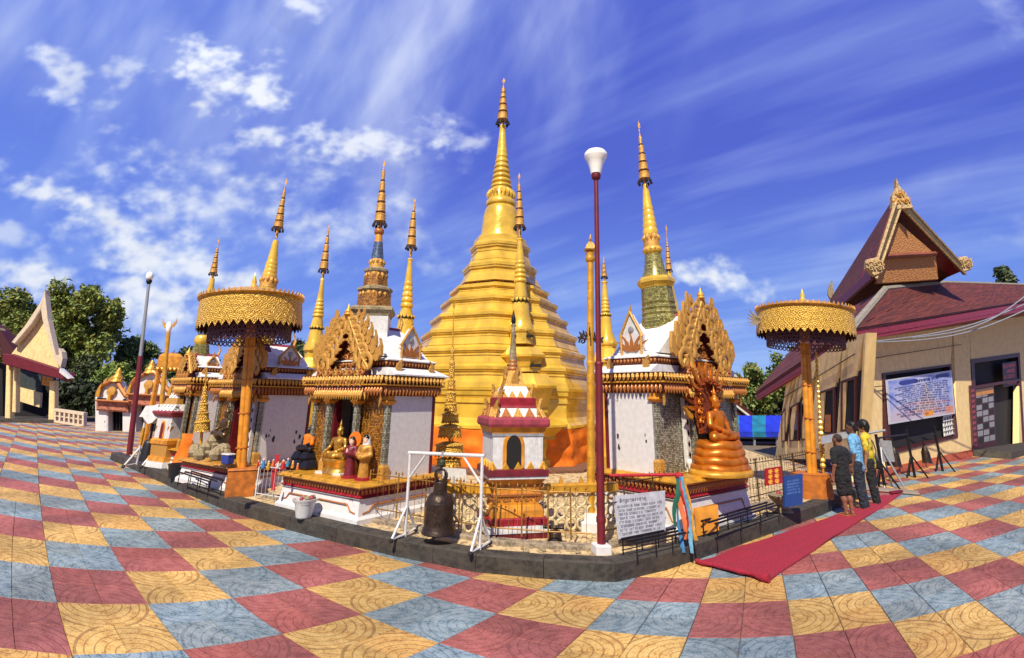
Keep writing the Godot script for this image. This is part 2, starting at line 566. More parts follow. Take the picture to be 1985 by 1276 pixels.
func groove_texture(key: String, base: Color, dark: Color, alt: Color, amount: float, seed_: int) -> StandardMaterial3D:
	# cast-in wave pattern: quarter rings swept from two opposite corners of each paver
	var n := 256
	var na := noise(seed_, 0.022, 5)
	var nb := noise(seed_ + 1, 0.09, 4)
	var out := PackedByteArray(); out.resize(n * n * 3)
	var rel := PackedByteArray(); rel.resize(n * n * 3)
	for y in n:
		for x in n:
			var fx := (x + 0.5) / n
			var fy := (y + 0.5) / n
			# nested bowls from the far edge and nested arches from the near edge meet as a wave
			var far_half := fy < 0.5
			var r := Vector2(fx - (0.42 if far_half else 0.58), fy - (-0.02 if far_half else 1.02)).length()
			var ring := absf(fposmod(r * 10.5, 1.0) - 0.5)
			var g := smoothstep(0.40, 0.48, ring)
			if r > 0.545:
				var an := atan2(fy - (0.0 if far_half else 1.0), fx - (0.42 if far_half else 0.58))
				g = smoothstep(0.41, 0.47, absf(fposmod(an * 4.2, 1.0) - 0.5)) * 0.8
				if r < 0.575: g = 1.0
			var st := na.get_noise_2d(x * 1.0, y * 1.0)
			var sp := nb.get_noise_2d(x * 1.0, y * 1.0)
			var c := base.lerp(alt, clampf(st * 0.9 + 0.25, 0.0, 1.0))
			c = c.lerp(dark, clampf(g * amount + smoothstep(0.14, 0.45, sp + st * 0.6) * 0.6, 0.0, 0.85))
			c = c * (1.0 + sp * 0.18)
			var o := (y * n + x) * 3
			out[o] = clampi(int(c.r * 255), 0, 255); out[o + 1] = clampi(int(c.g * 255), 0, 255); out[o + 2] = clampi(int(c.b * 255), 0, 255)
			var hgt_ := clampi(int(255 * (0.85 - 0.7 * g + 0.12 * sp)), 0, 255)
			for q in 3: rel[o + q] = hgt_
	var m := StandardMaterial3D.new()
	m.resource_name = key
	m.albedo_texture = ImageTexture.create_from_image(Image.create_from_data(n, n, false, Image.FORMAT_RGB8, out))
	m.heightmap_enabled = true
	m.heightmap_texture = ImageTexture.create_from_image(Image.create_from_data(n, n, false, Image.FORMAT_RGB8, rel))
	m.heightmap_scale = 0.4
	m.roughness = 0.82
	m.detail_enabled = true
	m.detail_blend_mode = BaseMaterial3D.BLEND_MODE_MUL
	m.detail_albedo = tex["mottle"]
	m.detail_uv_layer = BaseMaterial3D.DETAIL_UV_2
	m.uv2_triplanar = true
	m.uv2_world_triplanar = true
	m.uv2_scale = Vector3.ONE * 0.13
	mats[key] = m
	return m

# plan of the chequered paving: rows bow gently round the terrace corner
func paving(i: float, j: float) -> Vector3:
	var x := 0.49156 * i - 0.87085 * j - 2.94813
	var z := 0.87085 * i + 0.49156 * j + 1.77768
	var y := -1.86971 * 0.96791 - z * 0.25130
	var w := -1.86971 * 0.25130 + z * 0.96791
	var a := x * 0.99987 + y * 0.01607
	var b := -x * 0.01607 + y * 0.99987
	var r := sqrt(a * a + b * b)
	var t := atan2(r, w)
	var k := 888.735 * t * (1.0 - 0.02696 * t * t) / r
	return gp(992.5 + k * a, 638.0 - k * b)

func paver(p00: Vector3, p10: Vector3, p11: Vector3, p01: Vector3, u0: float, v0: float, us: float, gap: float, dy: float) -> Sh:
	var s := Sh.new()
	var c := (p00 + p10 + p11 + p01) / 4
	var q := []
	for p in [p00, p10, p11, p01]:
		var d: Vector3 = c - p
		q.append(p + d.normalized() * gap)
	var e := 0.006
	var t := []
	for p in q: t.append(p + (c - p).normalized() * e + Vector3(0, dy, 0))
	var uvs := [Vector2(u0, v0 + us), Vector2(u0 + us, v0 + us), Vector2(u0 + us, v0), Vector2(u0, v0)]
	s.tri(t[0], t[1], t[2], uvs[0], uvs[1], uvs[2])
	s.tri(t[0], t[2], t[3], uvs[0], uvs[2], uvs[3])
	for k in 4:
		var l := (k + 1) % 4
		var a: Vector3 = q[k] + Vector3(0, dy - 0.006, 0)
		var b: Vector3 = q[l] + Vector3(0, dy - 0.006, 0)
		s.tri(a, b, t[l], uvs[k], uvs[l], uvs[l]); s.tri(a, t[l], t[k], uvs[k], uvs[l], uvs[k])
		var lo := Vector3(0, -0.03, 0)
		s.tri(a + lo, b + lo, b, uvs[k], uvs[l], uvs[l]); s.tri(a + lo, b, a, uvs[k], uvs[l], uvs[k])
	return s

func build_paving() -> void:
	var looks := [
		groove_texture("paver_yellow", c8(232, 190, 110), c8(140, 98, 48), c8(226, 174, 88), 0.55, 41),
		groove_texture("paver_blue", c8(154, 170, 172), c8(72, 88, 92), c8(132, 156, 166), 0.3, 51),
		groove_texture("paver_red", c8(180, 104, 94), c8(116, 60, 54), c8(170, 90, 82), 0.32, 61)]
	var bed := struct("pavement", Sh.new().box(Vector3(0, -0.045, -30), Vector3(160, 0.05, 76)), mat("grout", c8(128, 112, 88), 0.95, 0.0, "mottle", 1.0))
	var list := []
	for i in range(-34, 34):
		for j in range(-34, 48):
			var z := 0.87085 * (i + 0.5) + 0.49156 * (j + 0.5) + 1.77768
			var x := 0.49156 * (i + 0.5) - 0.87085 * (j + 0.5) - 2.94813
			if z < 0.4 or absf(x) > z * 6.0 or z < absf(x) * 0.16 + 0.4: continue
			var p := paving(i + 0.5, j + 0.5)
			if p.z > -2.0 or p.z < -62.0: continue
			var s := seen(p)
			if s.x < -700 or s.x > 2700 or s.y > 2300: continue
			if inside_terrace(p, 0.9): continue
			var a := seen(paving(i, j))
			var b := seen(paving(i + 1, j))
			var c := seen(paving(i, j + 1))
			var area := absf((b - a).cross(c - a))
			if s.x < -60 or s.x > 2050 or s.y > 1330: area *= 0.02
			list.append([area, i, j])
	list.sort_custom(func(p, q): return p[0] > q[0])
	var shades := []
	for m in looks:
		var row := [m]
		for tint in [Color(0.92, 0.92, 0.92), Color(0.97, 0.98, 1.0), Color(0.98, 0.95, 0.93)]:
			var d: StandardMaterial3D = m.duplicate()
			d.albedo_color = tint
			row.append(d)
		shades.append(row)
	var rest := [Sh.new(), Sh.new(), Sh.new()]
	for k in list.size():
		var i: int = list[k][1]
		var j: int = list[k][2]
		var hue := posmod(i - j, 3)
		var dy := rng.randf_range(-0.002, 0.002)
		if k < 70:
			var base := PackedVector3Array()
			for q in [[0, 0], [1, 0], [1, 1], [0, 1]]: base.append(paving(i + q[0], j + q[1]) + Vector3(0, -0.016, 0))
			var s := Sh.new()
			s.quad(base[0], base[1], base[2], base[3])
			var m := part(bed, "paving_square", s, mat("grout"))
			for q in [[0, 0], [1, 0], [0, 1], [1, 1]]:
				var x: float = i + q[0] * 0.5
				var y: float = j + q[1] * 0.5
				part(m, "paver", paver(paving(x, y), paving(x + 0.5, y), paving(x + 0.5, y + 0.5), paving(x, y + 0.5), q[0] * 0.5, 0.5 - q[1] * 0.5, 0.5, 0.004, dy + rng.randf_range(-0.0012, 0.0012)), shades[hue][rng.randi() % 4])
		else:
			var s := paver(paving(i, j), paving(i + 1, j), paving(i + 1, j + 1), paving(i, j + 1), 0, 0, 1.0, 0.009, dy)
			if k < 370: part(bed, "paving_square", s, shades[hue][rng.randi() % 4])
			else: rest[hue].add(s, Transform3D())
	for q in 3: part(bed, ["distant_yellow_pavers", "distant_blue_pavers", "distant_red_pavers"][q], rest[q], looks[q], Transform3D(), "stuff")

# ---- the terrace: a low raised platform edged with dark kerb stones
var rim := [Vector2(-12.32, -17.14), Vector2(-9.99, -14.91), Vector2(-6.71, -11.70), Vector2(-4.85, -9.98), Vector2(-3.36, -8.82), Vector2(-2.44, -8.17), Vector2(-1.49, -7.57), Vector2(-0.38, -6.96), Vector2(0.42, -6.76), Vector2(1.24, -6.69), Vector2(1.92, -7.12), Vector2(2.46, -7.57), Vector2(4.1, -9.0), Vector2(5.77, -10.46), Vector2(6.6, -11.27), Vector2(7.9, -12.5)]
func rim_poly() -> PackedVector2Array:
	var p := PackedVector2Array(rim)
	for q in [Vector2(9.5, -22), Vector2(8, -34), Vector2(-6, -34), Vector2(-12, -24)]: p.append(q)
	return p
func inside_terrace(p: Vector3, by: float) -> bool:
	var o := Geometry2D.offset_polygon(rim_poly(), -by)
	return o.size() > 0 and Geometry2D.is_point_in_polygon(Vector2(p.x, p.z), o[0])
func rim_at(s: float, inward: float, y: float) -> Vector3:   # s counts rim points, fraction between
	var k := clampi(int(s), 0, rim.size() - 2)
	var a: Vector2 = rim[k]
	var b: Vector2 = rim[k + 1]
	var p := a.lerp(b, s - k)
	var n := Vector2(-(b - a).y, (b - a).x).normalized()
	var n0 := n
	if k > 0: n0 = Vector2(-(a - rim[k - 1]).y, (a - rim[k - 1]).x).normalized()
	var n1 := n
	if k + 2 < rim.size(): n1 = Vector2(-(rim[k + 2] - b).y, (rim[k + 2] - b).x).normalized()
	var m := ((n0 + n).normalized()).lerp((n1 + n).normalized(), s - k).normalized()
	var q := p + (-m if m.y > 0 else m) * inward
	return Vector3(q.x, y, q.y)
func kerb_stone(s0: float, s1: float, off: float, wide: float, y0: float, y1: float) -> Sh:
	var s := Sh.new()
	var rings := []
	for t in [s0, s1]:
		var a := rim_at(t, off, 0)
		var b := rim_at(t, off + wide, 0)
		var e := 0.02
		var d := (b - a).normalized() * e
		rings.append(PackedVector3Array([a + Vector3(0, y0, 0), a + Vector3(0, y1 - e, 0), a + d + Vector3(0, y1, 0), b - d + Vector3(0, y1, 0), b + Vector3(0, y1 - e, 0), b + Vector3(0, y0, 0)]))
	return s.loft(rings)
func build_terrace() -> void:
	var inner := Geometry2D.offset_polygon(rim_poly(), -0.1)[0]
	var s := Sh.new()
	s.prism(inner, -0.03, TERRACE - 0.02, Transform3D(Basis(Vector3(1, 0, 0), Vector3(0, 0, 1), Vector3(0, 1, 0)), Vector3()))
	# the axes above swap y and z, which turns faces over: turn them back
	for i in range(0, s.v.size(), 3):
		var a := s.v[i + 1]; s.v[i + 1] = s.v[i + 2]; s.v[i + 2] = a
	var t := struct("terrace", s, mat("terrace_floor"))
	for k in rim.size() - 1:
		var a: Vector2 = rim[k]
		var n := maxi(1, roundi(a.distance_to(rim[k + 1]) / 0.8))
		for q in n:
			part(t, "kerb_stone", kerb_stone(k + (q + 0.004) / n, k + (q + 0.996) / n, 0.0, 0.26, -0.02, TERRACE + rng.randf_range(-0.004, 0.004)), mat("kerb"))
	# low inner plinth that carries the fence
	for k in range(3, rim.size() - 1):
		part(t, "fence_plinth", kerb_stone(k + 0.002, k + 0.998, 0.52, 0.16, TERRACE - 0.03, TERRACE + 0.04), mat("plinth", c8(150, 138, 120), 0.9, 0.0, "dirt", 1.2, "rough_relief", 0.6))

# ---- bodies: tapered capsules joined with a smooth minimum, meshed as surface nets
class Field:
	var o: Vector3
	var c: float
	var nx: int
	var ny: int
	var nz: int
	var f := PackedFloat32Array()
	func _init(lo: Vector3, hi: Vector3, cell: float) -> void:
		o = lo; c = cell
		nx = int((hi.x - lo.x) / c) + 2
		ny = int((hi.y - lo.y) / c) + 2
		nz = int((hi.z - lo.z) / c) + 2
		f.resize(nx * ny * nz)
		f.fill(1.0)
	func bone(a: Vector3, b: Vector3, ra: float, rb: float, k := 0.03, sq := Vector3.ONE) -> Field:
		var m := maxf(ra, rb) * maxf(1.0 / sq.x, maxf(1.0 / sq.y, 1.0 / sq.z)) + k + c * 2
		var lo := (a.min(b) - Vector3.ONE * m - o) / c
		var hi := (a.max(b) + Vector3.ONE * m - o) / c
		var ab := (b - a) * sq
		var l2 := maxf(ab.length_squared(), 1e-9)
		for z in range(maxi(0, int(lo.z)), mini(nz, int(hi.z) + 1)):
			for y in range(maxi(0, int(lo.y)), mini(ny, int(hi.y) + 1)):
				var i := (z * ny + y) * nx
				for x in range(maxi(0, int(lo.x)), mini(nx, int(hi.x) + 1)):
					var p := (o + Vector3(x, y, z) * c - a) * sq
					var t := clampf(p.dot(ab) / l2, 0.0, 1.0)
					var d := (p - ab * t).length() - lerpf(ra, rb, t)
					var g := f[i + x]
					var h := maxf(k - absf(d - g), 0.0) / k
					f[i + x] = minf(d, g) - h * h * k * 0.25
		return self
	func shape() -> Sh:
		var s := Sh.new()
		var ids := {}
		var cn := PackedInt32Array([0, 1, nx, nx + 1, nx * ny, nx * ny + 1, nx * ny + nx, nx * ny + nx + 1])
		for z in nz - 1:
			for y in ny - 1:
				var i0 := (z * ny + y) * nx
				for x in nx - 1:
					var i := i0 + x
					if absf(f[i]) > c * 2.0: continue
					var mask := 0
					for k in 8:
						if f[i + cn[k]] < 0.0: mask |= 1 << k
					if mask == 0 or mask == 255: continue
					var sum := Vector3()
					var cnt := 0
					for e in [[0, 1], [2, 3], [4, 5], [6, 7], [0, 2], [1, 3], [4, 6], [5, 7], [0, 4], [1, 5], [2, 6], [3, 7]]:
						var fa := f[i + cn[e[0]]]
						var fb := f[i + cn[e[1]]]
						if (fa < 0.0) == (fb < 0.0): continue
						var t := fa / (fa - fb)
						var pa := Vector3(e[0] & 1, (e[0] >> 1) & 1, (e[0] >> 2) & 1)
						var pb := Vector3(e[1] & 1, (e[1] >> 1) & 1, (e[1] >> 2) & 1)
						sum += pa.lerp(pb, t)
						cnt += 1
					ids[i] = o + (Vector3(x, y, z) + sum / cnt) * c
		var sx := 1
		var sy := nx
		var sz := nx * ny
		for i in ids:
			for ax in 3:
				var step: int = [sx, sy, sz][ax]
				var u: int = [sy, sz, sx][ax]
				var w: int = [sz, sx, sy][ax]
				if not (ids.has(i - u) and ids.has(i - w) and ids.has(i - u - w)): continue
				var a := f[i] < 0.0
				if a == (f[i + step] < 0.0): continue
				if a: s.quad(ids[i - u - w], ids[i - w], ids[i], ids[i - u])
				else: s.quad(ids[i - u - w], ids[i - u], ids[i], ids[i - w])
		return s.soft(-0.5)

# ---- ornament
func flame_outline(lean := 0.25) -> PackedVector2Array:   # a flame leaf one high, standing on its foot
	return PackedVector2Array([Vector2(-0.16, 0), Vector2(0.18, 0), Vector2(0.30, 0.16), Vector2(0.26, 0.34), Vector2(0.34, 0.42), Vector2(0.22, 0.58), Vector2(0.18 + lean * 0.4, 0.78), Vector2(lean, 1.0), Vector2(lean * 0.3, 0.82), Vector2(-0.06, 0.66), Vector2(-0.20, 0.48), Vector2(-0.27, 0.26)])
func flame(lean := 0.25) -> Sh:
	return Sh.new().prism(flame_outline(lean), -0.07, 0.07, Transform3D(), 0.035)
func scroll() -> Sh:   # a spiral tendril one across with flame tips
	var p := PackedVector3Array()
	var r := PackedFloat32Array()
	for k in 22:
		var t := k / 21.0
		var a := -0.4 + t * TAU * 1.45
		var q := lerpf(0.46, 0.07, pow(t, 0.8))
		p.append(Vector3(cos(a) * q, sin(a) * q, 0.03 * t))
		r.append(lerpf(0.13, 0.07, t))
	var s := Sh.new().tube(p, r, 6)
	for q in [[0.38, 0.30, -0.5, 0.5], [0.0, 0.46, 0.1, 0.5], [-0.42, 0.2, 0.9, 0.42]]:
		s.add(flame(0.3), Transform3D(Basis(Vector3(0, 0, 1), q[2]).scaled_local(Vector3(q[3], q[3], 0.8)), Vector3(q[0] * 0.9, q[1] * 0.8, -0.01)))
	return s.soft(0.3)
func petals(s: Sh, a: Vector3, b: Vector3, out: Vector3, high: float, n: int, down := true, bulge := 0.35) -> void:
	var w := (b - a) / n
	var up := Vector3(0, -high if down else high, 0)
	for k in n:
		var l := a + w * (k + 0.1)
		var r := a + w * (k + 0.9)
		var m := (l + r) / 2
		var tip := m + up + out * high * 0.15
		var lm := l.lerp(m, 0.05) + up * 0.55 + out * high * 0.12
		var rm := r.lerp(m, 0.05) + up * 0.55 + out * high * 0.12
		var mm := m + up * 0.45 + out * high * bulge
		var mt := m + out * high * 0.12
		var f := [[l, mt, mm], [l, mm, lm], [lm, mm, tip], [tip, mm, rm], [rm, mm, r], [r, mm, mt]]
		for q in f:
			var nn: Vector3 = (q[1] - q[0]).cross(q[2] - q[0])
			if nn.dot(out) < 0: s.tri(q[0], q[2], q[1])
			else: s.tri(q[0], q[1], q[2])
func petal_band(hx: float, hz: float, y: float, high: float, step: float, down := true, sides := [0, 1, 2, 3]) -> Sh:
	var s := Sh.new()
	var c := [Vector3(hx, y, hz), Vector3(hx, y, -hz), Vector3(-hx, y, -hz), Vector3(-hx, y, hz)]
	for k in sides:
		var a: Vector3 = c[k]
		var b: Vector3 = c[(k + 1) % 4]
		petals(s, a, b, [Vector3.RIGHT, Vector3.FORWARD, Vector3.LEFT, Vector3.BACK][k], high, maxi(1, roundi(a.distance_to(b) / step)), down)
	return s
func petal_ring(r: float, y: float, high: float, n: int, down := true, c := Vector3()) -> Sh:
	var s := Sh.new()
	for k in n:
		var a := TAU * k / n
		var b := TAU * (k + 1) / n
		var m := (a + b) / 2
		petals(s, c + Vector3(cos(a) * r, y, -sin(a) * r), c + Vector3(cos(b) * r, y, -sin(b) * r), Vector3(cos(m), 0, -sin(m)), high, 1, down)
	return s

# ---- profiles read off as rows: [row, half width], top first
func prof(p: Vector3, rows: Array) -> Array:
	var out := []
	for q in rows:
		var h := hgt(p, q[0])
		out.push_front([maxf(q[1] * mpp(Vector3(p.x, h, p.z)), 0.0), h - p.y])
	for k in range(1, out.size()):
		if out[k][1] <= out[k - 1][1] + 0.0005: out[k][1] = out[k - 1][1] + 0.0005
	return out
func lean_to(o: Node3D, row: float, u: float) -> void:
	var h := hgt(o.position, row)
	var t := Vector3(o.position.x, h, o.position.z)
	var du := u - seen(t).x
	o.rotation.z = -clampf(atan(du * mpp(t) / (h - o.position.y)), -0.1, 0.1)

# crown of a spire: diminishing umbrella tiers, a ring of small bells and a needle with a leaf
func crown(o: Node3D, p: Vector3, rows: Array, tip: float, gilt := "carved_gilt", bells := true) -> void:
	var f := prof(p, rows)   # from the lowest tier up
	for k in f.size():
		var r: float = f[k][0]
		var y: float = f[k][1]
		var top: float = f[k + 1][1] if k + 1 < f.size() else y + (y - f[k - 1][1])
		var rn: float = f[k + 1][0] if k + 1 < f.size() else r * 0.6
		var h := top - y
		part(o, "umbrella_tier", Sh.new().lathe([[r * 0.86, y], [r * 1.03, y + h * 0.06], [r * 0.96, y + h * 0.14], [r * 0.93, y + h * 0.66], [r * 0.98, y + h * 0.7], [r * 0.8, y + h * 0.84], [rn * 0.75, y + h * 0.86], [rn * 0.75, top + h * 0.04]], 14).soft(0.6), mats[gilt])
		part(o, "dark_fringe", petal_ring(r * 1.02, y + h * 0.05, h * 0.13, 10), mats["iron"], Transform3D(), "stuff")
	if bells:
		var s := Sh.new()
		var r: float = f[0][0]
		for k in 8:
			var a := TAU * k / 8
			s.lathe([[r * 0.24, -r * 0.7], [r * 0.22, -r * 0.3], [r * 0.05, 0.0]], 7, Vector3(cos(a) * r * 1.1, f[0][1] - r * 0.15, -sin(a) * r * 1.1))
			s.bar(Vector3(cos(a) * r * 1.1, f[0][1] - r * 0.15, -sin(a) * r * 1.1), Vector3(cos(a) * r * 0.9, f[0][1] + r * 0.1, -sin(a) * r * 0.9), r * 0.05, 4)
		part(o, "wind_bells", s, mats["iron"], Transform3D(), "stuff")
		part(o, "crown_stem", Sh.new().lathe([[r * 0.3, f[0][1] - r * 2.4], [r * 0.3, f[0][1] + r * 0.2]], 8), mats[gilt])
	var y0: float = f[-1][1]
	var y1 := hgt(p, tip) - p.y
	var rr: float = f[-1][0]
	var n := Sh.new().lathe([[rr * 0.5, y0], [rr * 0.3, lerpf(y0, y1, 0.5)], [rr * 0.45, lerpf(y0, y1, 0.55)], [rr * 0.15, lerpf(y0, y1, 0.62)], [0.0, y1]], 8)
	n.add(flame(0.0), Transform3D(Basis().scaled(Vector3(rr * 2.4, (y1 - y0) * 0.3, rr)), Vector3(0, lerpf(y0, y1, 0.66), 0)))
	part(o, "needle", n, mats[gilt])

# ---- the chedis
func rings(o: Node3D, p: Vector3, v0: float, w0: float, v1: float, w1: float, n: int, m: String) -> void:
	for k in n:
		var a := lerpf(v0, v1, float(k) / n)
		var b := lerpf(v0, v1, (k + 1.0) / n)
		var w := lerpf(w0, w1, (k + 0.5) / n)
		part(o, "spire_ring", Sh.new().lathe(prof(p, [[a - 0.4, w * 0.8], [a + (b - a) * 0.2, w * 0.96], [a + (b - a) * 0.5, w * 1.04], [a + (b - a) * 0.8, w], [b + 0.4, w * 0.82]]), 20).soft(0.3), mats[m])
func great_chedi() -> void:
	var p := at(960, 905, 17.0)
	p.y = TERRACE
	var o := thing("great_golden_chedi", "great golden chedi, the tallest spire, rising in stepped eight sided terraces at the centre", "chedi", p)
	var foot := octagon(deg_to_rad(-90 - 4))
	var lips := [[485, 59], [527, 73], [571, 97.5], [596, 115], [627, 135], [657, 153], [691, 170], [723, 181], [757, 189]]
	for k in lips.size():
		var v: float = lips[k][0]
		var w: float = lips[k][1]
		var dv: float = (lips[k + 1][0] if k + 1 < lips.size() else 828.0) - v
		var nw: float = lips[k + 1][1] if k + 1 < lips.size() else 193.0
		var top := w - (6.0 if k == 0 else minf(w - lips[k - 1][1], 14.0)) * 0.8
		var rows := [[v - (18 if k == 0 else dv * 0.30), top - 4], [v - dv * 0.17, w - 7], [v - dv * 0.165, w - 4.5], [v - 3.5, w - 2], [v - 3, w - 0.4], [v + 2, w], [v + 2.5, w - 1.4], [v + dv * 0.14, w - 1.6], [v + dv * 0.145, w - 3], [v + dv * 0.22, w - 4.6], [v + dv * 0.225, w - 3.4], [v + dv * 0.32, w - 2.6], [v + dv * 0.325, lerpf(w, nw, 0.12) - 5.5], [v + dv * 0.72, lerpf(w, nw, 0.62) - 6.5]]
		part(o, "terrace_tier", Sh.new().poly(foot, prof(p, rows)), mats["gold_leaf"])
	var front := p + Vector3(0, 0, 3.4)
	var w0 := 189.0 * mpp(p)
	var bp := []
	for q in [[905, 1.0], [838, 1.0], [834, 1.05], [828, 1.05], [822, 1.02], [812, 1.0], [796, 0.985], [776, 0.97]]: bp.append([w0 * q[1], hgt(front, q[0]) - p.y])
	part(o, "base_ledge", Sh.new().poly(foot, bp), mats["gold_leaf"])
	part(o, "bell_dome", Sh.new().lathe(prof(p, [[401, 25], [405, 28], [412, 31], [424, 34], [445, 36], [460, 38], [464, 41], [470, 41], [474, 44]]), 40).soft(0.4), mats["gold_leaf"])
	part(o, "dome_collar", Sh.new().lathe(prof(p, [[388, 24], [392, 28], [397, 29], [401, 28], [404, 24]]), 32).soft(0.4), mats["gold_leaf"])
	part(o, "lotus_cup", Sh.new().lathe(prof(p, [[366, 19], [372, 22], [384, 25], [390, 25]]), 28).soft(0.5), mats["gold_leaf"])
	var base: Array = prof(p, [[372, 23.5]])[0]
	part(o, "lotus_petals", petal_ring(base[0], base[1], base[0] * 0.7, 22), mats["gold_leaf"], Transform3D(), "stuff")
	rings(o, p, 290, 9.0, 368, 21.0, 8, "gold_leaf")
	part(o, "spire_cone", Sh.new().lathe(prof(p, [[243, 5], [246, 6.5], [250, 5.5], [262, 6.5], [280, 8.5], [292, 9.5], [372, 17]]), 24).soft(0.5), mats["gold_leaf"])
	crown(o, p, [[180, 4], [190, 5.5], [203, 7], [217, 8.5], [234, 10.5]], 150)
	# orange cloth wound round the foot of the chedi
	var s := Sh.new()
	var rg := []
	for k in 13:
		var t := k / 12.0
		var ring := PackedVector3Array()
		var y := lerpf(hgt(front, 914), hgt(front, 833), t) - p.y
		for i in 160:
			var a := deg_to_rad(-94) + TAU * i / 160.0
			var e := TAU / 8
			var r := cos(e / 2) / cos(fposmod(a - deg_to_rad(-94), e) - e / 2)
			r *= (200.0 + 0.9 * sin(i * 0.9 + t * 9.0) * t + 1.0 * sin(i * 0.37 - t * 11.0) + 0.8 * sin(t * 17.0 + i * 0.07)) * mpp(p)
			ring.append(Vector3(cos(a) * r, y + 0.03 * sin(i * 0.19) * (1.0 if k == 12 else 0.3), -sin(a) * r))
		rg.append(ring)
	s.loft(rg, false, false).soft(0.2)
	one("orange_cloth", s, mat("orange_cloth", c8(255, 128, 4), 0.75, 0.0, "mottle", 0.8), "long orange cloth wound round the foot of the great golden chedi", "cloth", p)
	# plinth below the cloth and the curved ring-block parapet
	var q := thing("chedi_plinth", "low white brick plinth under the great golden chedi", "plinth", p)
	part(q, "plinth_wall", Sh.new().poly(octagon(deg_to_rad(-94), 8), [[3.62, -0.2], [3.62, hgt(front, 945) - p.y], [3.7, hgt(front, 943) - p.y], [3.7, hgt(front, 938) - p.y], [3.5, hgt(front, 927) - p.y]]), mat("white_plinth", c8(206, 200, 186), 0.9, 0.0, "stained", 0.8))
	part(q, "brick_course", Sh.new().poly(octagon(deg_to_rad(-94), 8), [[3.56, hgt(front, 927) - p.y + 0.003], [3.56, hgt(front, 917) - p.y], [3.2, hgt(front, 912) - p.y]]), mat("old_brick", c8(120, 84, 62), 0.95, 0.0, "dirt", 2.0))
# a small gilded chedi; tables of [row, half width] for its eight sided steps, bell, rings and crown
func small_chedi(label: String, u: float, row: float, z: float, steps: Array, bell: Array, rg: Array, cr: Array, tip: Array, grp := "small gilded chedis round the great chedi", cone := "gold_leaf") -> Node3D:
	var p := at(u, row, z)
	var ground := Vector3(p.x, TERRACE, p.z)
	var o := thing("gilded_chedi", label, "chedi", ground, 0.0, grp)
	var foot := octagon(deg_to_rad(-90 - 22.5))
	var lo: Array = steps[-1]
	var br: float = lo[3] * (0.55 if lo[3] > 80 else 0.74) * mpp(p)
	part(o, "tall_base", Sh.new().poly(foot, [[br * 1.06, -0.05], [br * 1.06, 0.25], [br, 0.3], [br, hgt(ground, lo[2]) - TERRACE + 0.01]]), mats["gold_leaf"])
	for k in steps.size():
		var v: float = steps[k][0]
		var w: float = steps[k][1]
		var nv: float = steps[k][2]
		var nw: float = steps[k][3]
		part(o, "terrace_tier", Sh.new().poly(foot, prof(ground, [[v - (nv - v) * 0.45, w * 0.72], [v - 3, w * 0.93], [v, w], [v + 4, w], [v + 7, w * 0.88], [lerpf(v, nv, 0.8), nw * 0.7], [nv, nw * 0.72]])), mats["gold_leaf"])
	if bell.size():
		part(o, "bell_dome", Sh.new().lathe(prof(ground, bell), 28).soft(0.4), mats["gold_leaf"])
		var b: Array = prof(ground, [[bell[0][0] - 4, bell[0][1] * 1.15]])[0]
		part(o, "dark_collar", Sh.new().lathe([[b[0] * 0.9, b[1] - b[0] * 0.25], [b[0], b[1] - b[0] * 0.12], [b[0], b[1] + b[0] * 0.1], [b[0] * 0.85, b[1] + b[0] * 0.2]], 20), mats["iron"])
		part(o, "collar_petals", petal_ring(b[0] * 1.02, b[1] + b[0] * 0.2, b[0] * 0.4, 14), mats["gold_leaf"], Transform3D(), "stuff")
	if rg.size():
		rings(o, ground, rg[0], rg[1], rg[2], rg[3], rg[4], "gold_leaf")
		part(o, "spire_cone", Sh.new().lathe(prof(ground, [[rg[5], rg[6] * 0.9], [rg[5] + 3, rg[6] * 1.5], [rg[5] + 6, rg[6]], [rg[0], rg[1] * 0.95], [rg[2], rg[3] * 0.8], [rg[7], rg[3] * 1.12], [rg[7] + 4, rg[3] * 0.9]]), 20).soft(0.5), mats[cone])
	crown(o, ground, cr, tip[0])
	lean_to(o, tip[0], tip[1])
	return o
